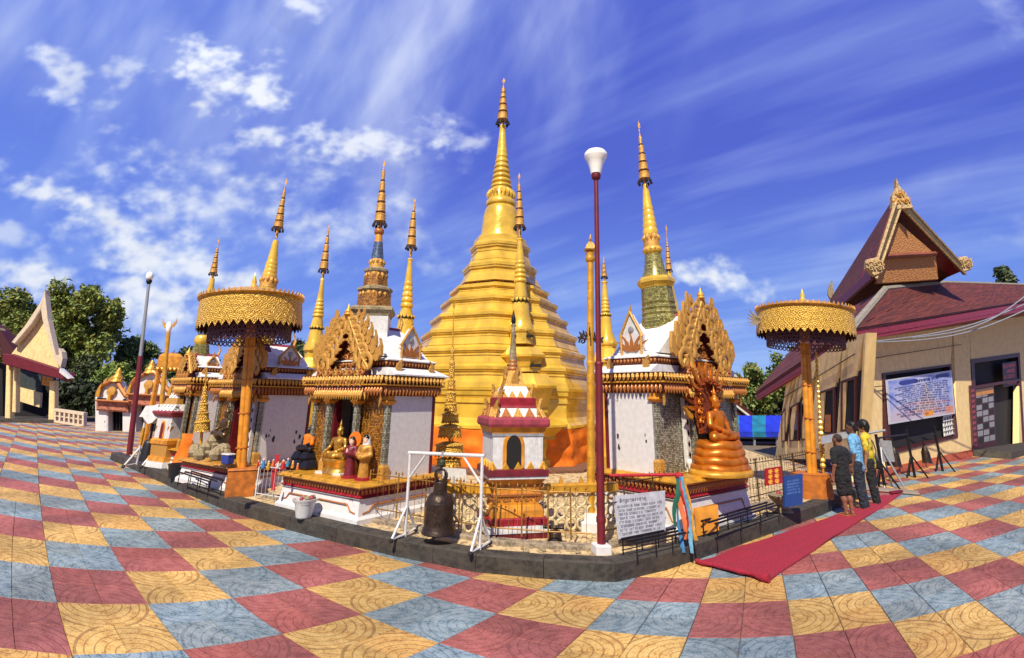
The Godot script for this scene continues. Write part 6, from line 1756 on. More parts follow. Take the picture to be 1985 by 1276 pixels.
# writing: strokes of a plain Thai hand on a unit square
var letters := {
	"kho": [[0.1, 1, 0.1, 0.4, 0.25, 0.1, 0.6, 0.02, 0.9, 0.3, 0.9, 1], [0.2, 0.95, 0.5, 0.6, 0.38, 0.48, 0.52, 0.4, 0.6, 0.55, 0.5, 0.62]],
	"aa": [[0.2, 0.25, 0.45, 0.05, 0.7, 0.25, 0.7, 1]], "dot": [[0.3, -0.2, 0.45, -0.32, 0.6, -0.2, 0.45, -0.1, 0.3, -0.2]],
	"bo": [[0.22, 0.3, 0.08, 0.2, 0.22, 0.08, 0.25, 0.3, 0.25, 0.95, 0.85, 0.95, 0.85, 0.05]],
	"uu": [[0.4, 1.12, 0.4, 1.35, 0.75, 1.35, 0.75, 1.1]], "u": [[0.55, 1.1, 0.7, 1.15, 0.7, 1.38]],
	"cho": [[0.2, 0.3, 0.08, 0.2, 0.2, 0.08, 0.3, 0.35, 0.15, 0.6, 0.3, 0.95, 0.8, 0.95, 0.8, 0.35, 0.95, 0.1]],
	"pho": [[0.15, 0.3, 0.05, 0.2, 0.15, 0.08, 0.22, 0.3, 0.26, 0.95, 0.5, 0.4, 0.72, 0.95, 0.85, 0.05]],
	"ro": [[0.3, 0.95, 0.2, 0.85, 0.35, 0.78, 0.48, 0.9, 0.6, 0.5, 0.3, 0.38, 0.25, 0.2, 0.85, 0.12]],
	"ah": [[0.25, 0.35, 0.15, 0.25, 0.3, 0.15, 0.4, 0.3, 0.75, 0.12], [0.25, 0.85, 0.15, 0.75, 0.3, 0.65, 0.4, 0.8, 0.75, 0.62]],
	"tho": [[0.2, 0.15, 0.85, 0.12, 0.4, 0.3, 0.25, 0.45, 0.25, 0.95, 0.85, 0.95, 0.85, 0.45, 0.5, 0.4]],
	"to": [[0.15, 1, 0.12, 0.4, 0.3, 0.1, 0.5, 0.25, 0.7, 0.08, 0.88, 0.3, 0.88, 1], [0.2, 0.9, 0.4, 0.6, 0.5, 0.7]],
	"no": [[0.2, 0.3, 0.08, 0.2, 0.2, 0.08, 0.25, 0.3, 0.25, 0.95, 0.7, 0.8, 0.9, 0.95], [0.85, 0.05, 0.85, 0.9]],
	"o": [[0.3, 0.5, 0.5, 0.6, 0.35, 0.7, 0.2, 0.5, 0.3, 0.15, 0.7, 0.08, 0.85, 0.4, 0.8, 0.95, 0.25, 0.95]],
	"e": [[0.45, 0.05, 0.4, 0.8, 0.55, 0.95, 0.65, 0.85]]}
func dab(im: Image, a: Vector2, b: Vector2, w: float, c: Color) -> void:
	var n := maxi(1, int(a.distance_to(b) / 0.7))
	for i in n + 1:
		var p := a.lerp(b, float(i) / n)
		for y in range(int(p.y - w), int(p.y + w) + 1):
			for x in range(int(p.x - w), int(p.x + w) + 1):
				if x >= 0 and y >= 0 and x < im.get_width() and y < im.get_height():
					var k := clampf(w + 0.5 - Vector2(x, y).distance_to(p), 0, 1)
					if k > 0: im.set_pixel(x, y, im.get_pixel(x, y).lerp(c, k))
func write_line(im: Image, word: Array, x: float, y: float, size: float, w: float, c: Color) -> float:
	for l in word:
		if l == " ":
			x += size * 0.5
			continue
		if l in ["uu", "u", "dot"]: x -= size * 0.78
		for s in letters[l]:
			for k in range(0, s.size() - 2, 2): dab(im, Vector2(x + s[k] * size * 0.7, y + s[k + 1] * size), Vector2(x + s[k + 2] * size * 0.7, y + s[k + 3] * size), w, c)
		x += size * 0.78
	return x
func scribble(im: Image, r: RandomNumberGenerator, x0: float, x1: float, y: float, size: float, w: float, c: Color) -> void:
	var keys := ["kho", "aa", "bo", "cho", "pho", "ro", "ah", "tho", "to", "no", "o", "e"]
	var x := x0
	while x < x1 - size:
		var word := []
		for k in r.randi_range(3, 8): word.append(keys[r.randi() % keys.size()])
		x = write_line(im, word.slice(0, mini(word.size(), int((x1 - x) / (size * 0.78)))), x, y, size, w, c) + size * 0.6
func printed(key: String, im: Image, rough := 0.6) -> StandardMaterial3D:
	var m := StandardMaterial3D.new()
	m.resource_name = key
	m.albedo_texture = ImageTexture.create_from_image(im)
	m.roughness = rough
	mats[key] = m
	return m

func hall() -> void:
	var c := gp(1664, 936)
	var fr := gp(1880, 886)
	var lf := gp(1508, 886)
	var nf := (fr - c).cross(Vector3.UP).normalized()
	if nf.z < 0: nf = -nf
	var nl := (lf - c).cross(Vector3.UP).normalized()
	if nl.x > 0: nl = -nl
	var o := thing("temple_hall", "cream walled hall with steep red tiled gable roof filling the right side", "temple hall", c)
	var z := func(p: Array) -> Array:
		var q := []
		for e in p: q.append(e - c)
		return q
	var F := func(uv: Array) -> Array: return z.call(corners(c, fr, uv))
	var L := func(uv: Array) -> Array: return z.call(corners(c, lf, uv))
	# front wall round the window and the door, pieces butted edge to edge
	var wall: Material = mats["cream_wall"]
	var sh := Sh.new()
	var T := [1664, 655, 1709, 646, 1848, 622, 1881, 617, 1976, 604, 2100, 590]   # top of wall by column
	panel(sh, F.call([[1664, 936], [1712, 925], [1709, 646], [1664, 655]]), nf, -0.25, 0.0)
	panel(sh, F.call([[1712, 925], [1858, 890.5], [1856, 848], [1721, 882]]), nf, -0.25, 0.0)
	panel(sh, F.call([[1709, 724], [1843, 706], [1848, 622], [1709, 646]]), nf, -0.25, 0.0)
	panel(sh, F.call([[1858, 890.5], [1888, 884.5], [1881, 617], [1848, 622]]), nf, -0.25, 0.0)
	panel(sh, F.call([[1881, 697], [1976, 684], [1976, 604], [1881, 617]]), nf, -0.25, 0.0)
	panel(sh, F.call([[1976, 868], [2100, 848], [2100, 590], [1976, 604]]), nf, -0.25, 0.0)
	part(o, "front_wall", sh, wall)
	part(o, "orange_skirting", panel(panel(Sh.new(), F.call([[1664, 937], [1713, 926], [1712, 908], [1664, 918]]), nf, 0.002, 0.04), F.call([[1713, 926], [1884, 886], [1882, 872], [1712, 908]]), nf, 0.002, 0.04), mat("skirting", c8(196, 96, 62), 0.8, 0.0, "dirt", 0.8))
	sh = Sh.new()
	# left wall with five tall windows
	var win := [[1516, 1523, 795, 856], [1531, 1548, 784, 855], [1554, 1567, 778, 853], [1588, 1619, 754, 842], [1631, 1660, 733, 836]]
	var prev := 1503.0
	for w in win:
		panel(sh, L.call([[prev, 890], [w[0], 890], [w[0], 560], [prev, 560]]), nl, -0.25, 0.0)
		panel(sh, L.call([[w[0], 890], [w[1], 890], [w[1], w[3]], [w[0], w[3] + 1]]), nl, -0.25, 0.0)
		panel(sh, L.call([[w[0], w[2] + 6], [w[1], w[2] - 4], [w[1], 560], [w[0], 560]]), nl, -0.25, 0.0)
		prev = w[1]
	panel(sh, L.call([[prev, 936], [1664, 936], [1664, 560], [prev, 560]]), nl, -0.25, 0.0)
	for i in sh.v.size():   # the wall head follows the eave down to the back
		var t := clampf(Vector2(sh.v[i].x, sh.v[i].z).dot(Vector2(lf.x - c.x, lf.z - c.z)) / (Vector2(lf.x - c.x, lf.z - c.z).length_squared()), -0.1, 1.1)
		var top := lerpf(hgt(c, 668), hgt(lf, 758), t)
		sh.v[i].y = minf(maxf(sh.v[i].y, -0.05), top)
	part(o, "left_wall", sh, wall)
	part(o, "corner_pilaster", panel(Sh.new(), F.call([[1664, 936], [1683, 931], [1680, 652], [1664, 655]]), nf, 0.002, 0.06), wall)
	for w in win:
		var p: Array = L.call([[w[0], w[3] + 1], [w[1], w[3]], [w[1], w[2] - 4], [w[0], w[2] + 6]])
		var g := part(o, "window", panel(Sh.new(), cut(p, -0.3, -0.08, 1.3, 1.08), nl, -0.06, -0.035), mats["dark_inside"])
		for e in [[0, 0, 0.1, 1], [0.9, 0, 1, 1], [0.1, 0, 0.9, 0.04], [0.1, 0.95, 0.9, 1]]: part(g, "frame", panel(Sh.new(), cut(p, e[0], e[1], e[2], e[3]), nl, -0.028, 0.02), mats["wood_red"])
	var blue_refl := mat("reflection_blue", c8(40, 60, 120), 0.12, 0.0, "", 1.0)  # window reflection put into the colour of a thin blue panel
	part(o, "painted_blue_reflection", panel(Sh.new(), cut(L.call([[1531, 855], [1548, 855], [1548, 780], [1531, 790]]), 0.4, 0.3, 0.85, 0.75), nl, -0.027, -0.02), blue_refl)
	for q in [[1590, 1616, 800, 840], [1516, 1522, 805, 835]]: part(o, "orange_figure_inside", panel(Sh.new(), cut(L.call([[q[0], q[3]], [q[1], q[3]], [q[1], q[2]], [q[0], q[2]]]), 0.3, 0.06, 0.75, 0.9), nl, -0.027, -0.015), mats["orange_dull"])
	# the big front window with its banner and grille, and the door
	var wp: Array = F.call([[1721, 882], [1856, 848], [1843, 706], [1709, 724]])
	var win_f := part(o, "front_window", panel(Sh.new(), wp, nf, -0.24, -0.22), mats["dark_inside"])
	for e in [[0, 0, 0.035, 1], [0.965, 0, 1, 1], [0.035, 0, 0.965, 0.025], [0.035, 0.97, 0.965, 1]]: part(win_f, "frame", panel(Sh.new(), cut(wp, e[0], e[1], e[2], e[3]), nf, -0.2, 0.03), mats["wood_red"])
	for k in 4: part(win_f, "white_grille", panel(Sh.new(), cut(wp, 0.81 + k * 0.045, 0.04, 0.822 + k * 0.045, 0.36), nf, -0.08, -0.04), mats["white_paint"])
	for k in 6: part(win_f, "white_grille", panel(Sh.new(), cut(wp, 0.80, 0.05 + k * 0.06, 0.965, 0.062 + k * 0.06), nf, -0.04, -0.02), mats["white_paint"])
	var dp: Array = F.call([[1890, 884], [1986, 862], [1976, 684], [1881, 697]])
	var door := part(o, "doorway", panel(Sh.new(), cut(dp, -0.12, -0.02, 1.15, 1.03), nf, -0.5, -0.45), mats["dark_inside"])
	part(door, "reveal", panel(Sh.new(), cut(dp, -0.02, 0, 0.0, 1), nf, -0.44, -0.02), mats["wood_red"])
	for e in [[0, 0, 0.05, 1], [0.95, 0, 1, 1], [0.05, 0.95, 0.95, 1], [0.05, 0.66, 0.95, 0.69]]: part(door, "frame", panel(Sh.new(), cut(dp, e[0], e[1], e[2], e[3]), nf, -0.2, 0.03), mats["wood_red"])
	part(door, "open_leaf", panel(Sh.new(), cut(dp, 0.05, 0.0, 0.42, 0.66), nf, -0.12, -0.08), mats["wood_red"])
	for k in 8:
		for q in 3: part(door, "leaf_pane", panel(Sh.new(), cut(dp, 0.10 + q * 0.105, 0.10 + k * 0.065, 0.185 + q * 0.105, 0.15 + k * 0.065), nf, -0.078, -0.072), mats["grey_paint" if (k + q) % 3 else "dark_inside"])
	part(door, "orange_notice", panel(Sh.new(), cut(dp, 0.08, 0.575, 0.40, 0.645), nf, -0.07, -0.06), mats["orange_paint"])
	var rn := Image.create(160, 96, false, Image.FORMAT_RGB8)
	rn.fill(c8(60, 14, 20))
	var r2 := RandomNumberGenerator.new(); r2.seed = 77
	for k in 4: scribble(rn, r2, 12 + 30 * (k % 2), 150, 8 + k * 22, 14, 1.6, c8(214, 60, 60))
	part(door, "red_notice", flat_uv(cut(dp, 0.60, 0.62, 0.95, 0.90), nf * -0.05), printed("red_notice", rn))
	part(door, "folded_gate", panel(Sh.new(), F.call([[1884, 887], [1892, 885], [1886, 746], [1877, 748]]), nf, 0.02, 0.07), mats["wood_red"])
	for k in 12: part(door, "gate_lattice", panel(Sh.new(), cut(F.call([[1885, 885], [1891, 883], [1885, 748], [1878, 750]]), 0.1, 0.03 + k * 0.08, 0.9, 0.075 + k * 0.08), nf, 0.072, 0.08), mats["rose"])
	part(o, "door_step", panel(Sh.new(), F.call([[1884, 889], [2090, 866], [2090, 842], [1884, 872]]), nf, 0.0, 1.2), mats["kerb"])
	for q in [[1664, 700, 1712, 691], [1712, 691, 1860, 668]]: part(o, "wall_cable", Sh.new().bar(on_wall(c, fr, q[0], q[1]) - c + nf * 0.07, on_wall(c, fr, q[2], q[3]) - c + nf * 0.07, 0.012, 5), mats["iron"])
	part(o, "wall_cable", Sh.new().bar(on_wall(c, fr, 1676, 752) - c + nf * 0.07, on_wall(c, fr, 1709, 748) - c + nf * 0.07, 0.012, 5), mats["iron"])
	part(o, "wall_cable", Sh.new().bar(on_wall(c, lf, 1660, 686) - c + nl * 0.03, on_wall(c, lf, 1512, 776) - c + nl * 0.03, 0.012, 5), mats["iron"])
	# lower roof: fascia, soffit, tiled slope
	var ez := 15.0
	var e0 := at(1648, 640, 14.05) - c      # eave corner over the terrace
	var e1 := at(2100, 566, 38.0) - c
	var e2 := at(1466, 762, 21.8) - c
	var drop := Vector3(0, 0.32, 0)
	part(o, "fascia", panel(Sh.new(), [e0 - drop, e1 - drop * 2.0, e1, e0], nf, -0.1, 0.0), mats["crimson"])
	part(o, "fascia", panel(Sh.new(), [e2 - drop * 0.9, e0 - drop, e0, e2], nl, -0.1, 0.0), mats["crimson"])
	var w0 := on_wall(c, fr, 1664, 660) - c
	var w1 := on_wall(c, fr, 2100, 596) - c
	var w2 := Vector3(lf.x - c.x, hgt(lf, 752), lf.z - c.z)
	var s2 := Sh.new()
	panel(s2, [w0, w1, e1 - drop * 1.5, e0 - drop * 0.8], Vector3.UP, 0.0, 0.03)
	panel(s2, [w2, w0, e0 - drop * 0.8, e2 - drop * 0.7], Vector3.UP, 0.0, 0.03)
	part(o, "soffit", s2, mat("soffit_brown", c8(150, 80, 54), 0.8, 0.0, "mottle", 0.6))
	var r0 := at(1716, 560, 18.0) - c
	var r1 := at(1832, 548, 23.0) - c
	var r3 := at(2100, 556, 37.0) - c
	var r4 := at(1560, 650, 24.0) - c
	var roof_m := mat("roof_red", c8(104, 44, 34), 0.8, 0.0, "dirt", 0.8)
	part(o, "roof_bed", panel(panel(panel(Sh.new(), [e0, e1, r3, r1], Vector3.UP, -0.08, -0.02), [e0, r1, r1 + Vector3(0, 0.001, 0), r0], Vector3.UP, -0.08, -0.02), [e2, e0, r0, r4], Vector3.UP, -0.08, -0.02), roof_m)
	var tile := Sh.new().box(Vector3(0, 0.0, 0), Vector3(1, 0.18, 1), 0.0, 0.0)
	tiles(o, tile, [e0, e1, r3, r1], 90, 13, roof_m)
	tiles(o, tile, [e0, r1, r1, r0], 26, 13, roof_m)
	tiles(o, tile, [e2, e0, r0, r4], 40, 12, roof_m)
	var cap_m := mat("ridge_cap", c8(150, 146, 138), 0.85, 0.0, "dirt", 1.5)
	part(o, "hip_cap", Sh.new().tube(PackedVector3Array([e0, r0]), 0.11, 7), cap_m)
	part(o, "ridge_cap", Sh.new().tube(PackedVector3Array([r0, r1, r3]), 0.1, 7), cap_m)
	# upper gable roof
	var ap := at(1738, 380, 18.2) - c
	var fl := at(1692, 524, 17.6) - c
	var fr2 := at(1864, 518, 20.4) - c
	var back := at(1612, 580, 27.0) - c
	var bl := at(1600, 606, 25.0) - c
	var back_off := back - ap
	back_off.y = 0
	var out := Vector3(back_off.x, 0, back_off.z).normalized() * -1.0
	var br := fr2 + back_off * 0.9
	br.y = bl.y + 0.3
	part(o, "upper_roof", panel(panel(Sh.new(), [fl, bl, back, ap], (fl - ap).cross(back - ap).normalized(), -0.05, 0.05), [ap, back, br, fr2], (back - ap).cross(fr2 - ap).normalized(), -0.05, 0.05), roof_m)
	tiles(o, tile, [fl, bl, back, ap], 44, 18, roof_m)
	part(o, "side_fascia", panel(Sh.new(), [fl - Vector3(0, 0.3, 0), bl - Vector3(0, 0.35, 0), bl, fl], nl, -0.02, 0.1), mats["crimson"])
	for q in [[fl, 1.0], [fr2, -1.0]]:
		var ft: Vector3 = q[0]
		var inner: Vector3 = ft.lerp(ap, 0.02)
		part(o, "red_soffit", panel(Sh.new(), [ft - out * 1.3 - Vector3(0, 0.1, 0), ft - Vector3(0, 0.1, 0), ap - Vector3(0, 0.25, 0), ap - out * 1.3 - Vector3(0, 0.25, 0)], Vector3.UP, -0.06, 0.0), mats["crimson"])
		var d := (ap - ft)
		var sd := Vector3(0, 0.34, 0)
		part(o, "bargeboard", panel(Sh.new(), [ft, ft - sd, ap - sd * 1.5, ap], out, 0.0, 0.16), mat("barge_grey", c8(96, 84, 62), 0.8, 0.0, "dirt", 1.2))
		part(o, "barge_edge", Sh.new().bar(ft + out * 0.17, ap + out * 0.17, 0.05, 6), mat("barge_cream", c8(202, 176, 132), 0.8, 0.0, "dirt", 1.2))
		part(o, "barge_edge", Sh.new().bar(ft - sd + out * 0.17, ap - sd * 1.5 + out * 0.17, 0.045, 6), mats["barge_cream"])
		var yaw := atan2(out.x, out.z)
		part(o, "carved_end", Sh.new().prism(PackedVector2Array([Vector2(-0.3, 0.55), Vector2(-0.42, 0.1), Vector2(-0.1, -0.3), Vector2(0.3, -0.15), Vector2(0.4, 0.3), Vector2(0.2, 0.65)]), 0.0, 0.2, Transform3D(), 0.05), mats["barge_cream"], yawed(ft - Vector3(0, 0.05, 0) + out * 0.03, yaw, Vector3(0.72, 0.72, 1)))
		for k in 4: part(o, "carved_scroll", scroll_mesh, mats["barge_cream"], yawed(ft + Vector3(0, 0.1, 0) + out * 0.25 + Basis(Vector3.UP, yaw) * Vector3(0.13 * (k % 2) * 2 - 0.13, 0.16 * (k / 2) - 0.1, 0), yaw, Vector3(0.25, 0.25, 0.5)))
	var yw := atan2(out.x, out.z)
	part(o, "apex_ornament", Sh.new().prism(PackedVector2Array([Vector2(-0.34, -0.5), Vector2(0.34, -0.5), Vector2(0.24, 0.05), Vector2(0.06, 0.35), Vector2(0, 0.72), Vector2(-0.06, 0.35), Vector2(-0.24, 0.05)]), 0.0, 0.22, Transform3D(), 0.05), mats["barge_cream"], yawed(ap + out * 0.05 - Vector3(0, 0.1, 0), yw))
	for k in 3: part(o, "carved_scroll", scroll_mesh, mats["carved_gilt"], yawed(ap + out * 0.28 + Basis(Vector3.UP, yw) * Vector3(0.15 * (k - 1), -0.35 if k != 1 else -0.08, 0), yw, Vector3(0.25, 0.25, 0.4)))
	var gb := -out * 1.0
	var t0 := at(1704, 498, 17.9) - c + gb * 0.0
	var t1 := at(1812, 492, 19.4) - c + gb * 0.0
	var t2 := at(1742, 432, 18.4) - c
	part(o, "gable_panel", panel(Sh.new(), [t0, t1, t2 + (t1 - t0) * 0.02, t2], out, -0.1, 0.0), mat("gable_carving", c8(216, 158, 96), 0.75, 0.0, "tracery", 0.5, "tracery_relief", 3.0))
	var b0 := at(1702, 548, 18.1) - c
	var b1 := at(1822, 540, 19.8) - c
	part(o, "lower_gable_panel", panel(Sh.new(), [b0, b1, t1 + (t1 - t0) * 0.05, t0 - (t1 - t0) * 0.02], out, -0.3, -0.12), mats["gable_carving"])
	part(o, "gable_ledge", Sh.new().bar(t0 + out * 0.0, t1 + out * 0.0, 0.1, 6), mats["soffit_brown"])
	part(o, "rear_finial", flame_mesh, mats["stone_grey"], yawed(back, 0.0, Vector3(0.6, 1.0, 0.6)))
	# banner hung in the window
	var im := Image.create(320, 240, false, Image.FORMAT_RGB8)
	var n := noise(61, 0.012, 3)
	for y in 240:
		for x in 320:
			var k := Color(0.70, 0.72, 0.84).lerp(Color(0.42, 0.50, 0.80), clampf(n.get_noise_2d(x, y) + 0.25 + absf(x - 160) / 500.0 - y / 500.0, 0, 1))
			k = k.lerp(Color(0.80, 0.66, 0.62), clampf((y - 140) / 160.0, 0, 0.6))
			var w := lerpf(4.0, 60.0, pow(clampf((y - 50) / 150.0, 0, 1), 1.6))
			if y > 50 and y < 205 and absf(x - 165) < w: k = k.lerp(Color(0.80, 0.70, 0.62), 0.55)
			if x < 8 or y < 8 or x > 312 or y > 232: k = Color(0.75, 0.75, 0.78)
			im.set_pixel(x, y, k)
	for q in 12: dab(im, Vector2(60 + q * 5, 30), Vector2(66 + q * 5, 34), 12.0, Color(0.16, 0.2, 0.52)); dab(im, Vector2(232 + q * 5, 26), Vector2(236 + q * 5, 28), 11.0, Color(0.12, 0.2, 0.5))
	write_line(im, ["pho", "ro", "ah", "tho", "aa", "to", "u", " ", "bo", "aa", "no"], 122, 28, 15, 2.2, Color(0.08, 0.08, 0.3))
	var r := RandomNumberGenerator.new(); r.seed = 12
	for k in 14:
		scribble(im, r, 30 + 14 * (k % 3), 296, 54 + k * 12, 8, 0.8, Color(0.14, 0.13, 0.35) if k < 8 else (Color(0.5, 0.16, 0.16) if k % 3 == 0 else Color(0.2, 0.15, 0.28)))
	for y in range(206, 230):
		for x in range(150, 196): im.set_pixel(x, y, Color(0.88, 0.58, 0.14))
	for y in range(196, 232):
		for x in range(268, 312): if (x + y) % 7 < 5: im.set_pixel(x, y, Color(0.85, 0.5, 0.3))
	write_line(im, ["to", "ro"], 156, 212, 11, 1.2, Color(0.6, 0.2, 0.1))
	var bp: Array = corners(c, fr, [[1719, 823], [1848, 802], [1841, 718], [1713, 737]])
	var ctr: Vector3 = bp[0]
	var bb := []
	for e in bp: bb.append(e - ctr)
	var ban := thing("banner", "blue and white printed banner of Thai text hung in the hall's front window", "banner", ctr)
	part(ban, "cloth", panel(Sh.new(), bb, nf, 0.05, 0.06), mats["white_paint"])
	part(ban, "print", flat_uv(bb, nf * 0.064), printed("banner_print", im))
func tiles(o: Node3D, tile: Sh, p: Array, nu: int, nv: int, m: Material) -> void:
	var pl := []
	var cs := []
	var r := RandomNumberGenerator.new(); r.seed = nu
	var tm := mat("roof_tile", c8(132, 60, 38), 0.75, 0.0, "fine", 1.0)
	tm.vertex_color_use_as_albedo = true
	for j in nv:
		for i in nu:
			var a := mid(p, (i + 0.5 * (j % 2)) / nu, (j + 0.0) / nv)
			var b := mid(p, (i + 0.96 + 0.5 * (j % 2)) / nu, (j + 0.0) / nv)
			var d := mid(p, (i + 0.5 * (j % 2)) / nu, minf((j + 1.15) / nv, 1.0))
			var x := b - a
			if x.length() < 0.01: continue
			var y := d - a
			var up := x.cross(y).normalized()
			if up.y < 0: up = -up
			pl.append(Transform3D(Basis(x, up * 0.16 , -y), (a + b) / 2 + y / 2 + up * (0.03 - 0.005 * (j % 2))))
			var g := r.randf_range(0.45, 1.0)
			cs.append(Color(g, g * r.randf_range(0.85, 1.0), g * r.randf_range(0.8, 1.0)))
	many(o, "roof_tiles", tile, tm, pl, cs)

# upright plates standing at one distance, outlined by sight
func plate(s: Sh, uv: Array, z: float, thick: float, c: Vector3, bev := 0.0) -> Sh:
	var p := PackedVector2Array()
	for q in uv:
		var w := at(q[0], q[1], z)
		p.append(Vector2(w.x - c.x, w.y - c.y))
	return s.prism(p, -z - c.z - thick, -z - c.z, Transform3D(), bev)
func pavilion() -> void:
	var z := 36.0
	var c := at(70, 810, z)
	c.y = 0
	var o := thing("open_pavilion", "small open pavilion with cream gable and red eave at the far left", "pavilion", c)
	part(o, "gable_wall", plate(Sh.new(), [[22, 686], [114, 716], [88, 604]], z + 0.3, 0.3, c), mats["cream_wall"])
	var white := mat("cream_trim", c8(226, 206, 176), 0.7, 0.0, "streaked", 0.8)
	part(o, "bargeboard", plate(Sh.new(), [[20, 664], [28, 668], [60, 630], [79, 600], [88, 562], [85, 574], [74, 590], [46, 632]], z - 0.2, 0.4, c, 0.06), white)
	part(o, "bargeboard", plate(Sh.new(), [[79, 598], [82, 620], [94, 662], [106, 698], [117, 712], [121, 695], [119, 682], [113, 675], [114, 690], [108, 688], [100, 655], [92, 618], [86, 562]], z - 0.2, 0.4, c, 0.06), white)
	part(o, "eave", plate(plate(Sh.new(), [[4, 686], [22, 686], [116, 716], [136, 734], [132, 740], [4, 706]], z - 0.9, 0.3, c, 0.05), [[4, 690], [120, 722], [124, 728], [4, 698]], z - 0.5, 1.0, c), mats["maroon"])
	part(o, "eave_tip", plate(Sh.new(), [[116, 714], [137, 733], [131, 735], [114, 722]], z - 1.25, 0.3, c), mats["white_paint"])
	part(o, "side_roof", plate(Sh.new(), [[0, 640], [0, 690], [28, 682]], z + 0.6, 0.6, c), mats["wood_red"])
	for q in [[8, 18, 705, 812], [22, 29, 708, 800], [92, 104, 738, 826]]: part(o, "post", plate(Sh.new(), [[q[0], q[3]], [q[1], q[3]], [q[1] + 1, q[2]], [q[0] + 3, q[2]]], z, 0.4, c, 0.04), mats["cream_wall"])
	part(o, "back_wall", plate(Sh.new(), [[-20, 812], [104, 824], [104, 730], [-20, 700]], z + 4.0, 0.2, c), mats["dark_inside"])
	part(o, "blackboard", plate(Sh.new(), [[36, 750], [78, 762], [80, 730], [38, 718]], z + 3.6, 0.2, c), mat("board_green", c8(52, 62, 62), 0.8, 0.0, "mottle", 1.0))
	part(o, "orange_panel", plate(Sh.new(), [[80, 746], [98, 750], [100, 733], [82, 729]], z + 0.5, 0.1, c), mats["orange_paint"])
	part(o, "low_partition", plate(Sh.new(), [[30, 776], [76, 790], [78, 762], [32, 750]], z + 3.4, 0.2, c), mats["cream_wall"])
	part(o, "rail", plate(Sh.new(), [[14, 776], [32, 776], [32, 772], [14, 771]], z + 0.4, 0.1, c), mats["cream_wall"])
	part(o, "floor_step", Sh.new().box(Vector3(-2.5, 0.05, -1.6), Vector3(9, 0.3, 4.4)), mats["kerb"])
	# neighbouring dark roof at the picture's edge
	c = at(-8, 800, 38.0); c.y = 0
	o = thing("dark_roofed_pavilion", "dark roofed pavilion cut off by the left edge of the picture", "pavilion", c)
	part(o, "roof", plate(Sh.new(), [[-60, 600], [0, 638], [29, 672], [24, 678], [0, 664], [-60, 640]], 38.0, 0.8, c), mats["wood_red"])
	part(o, "roof_edge", plate(Sh.new(), [[0, 636], [30, 670], [30, 675], [0, 644]], 37.6, 0.3, c), mats["stone_grey"])
	part(o, "post", plate(Sh.new(), [[-30, 806], [-24, 806], [-24, 650], [-30, 650]], 38.5, 0.4, c), mats["cream_wall"])
	# low white balustrade beside the pavilion
	c = at(130, 822, 33.0); c.y = 0
	o = thing("low_balustrade", "low cream balustrade of square openings right of the left pavilion", "balustrade", c)
	part(o, "top_rail", plate(Sh.new(), [[104, 792], [162, 800], [162, 806], [104, 797]], 33.0, 0.3, c), white)
	part(o, "bottom_rail", plate(Sh.new(), [[104, 815], [160, 824], [160, 828], [104, 819]], 33.0, 0.3, c), white)
	for k in 7: part(o, "upright", plate(Sh.new(), [[104 + k * 9, 819 + k * 1.3], [107.5 + k * 9, 819.4 + k * 1.3], [108 + k * 9, 796 + k * 1.2], [104.5 + k * 9, 795.6 + k * 1.2]], 33.02, 0.25, c), white)
	part(o, "middle_rail", plate(Sh.new(), [[104, 805], [160, 813], [160, 815], [104, 807]], 33.05, 0.2, c), white)
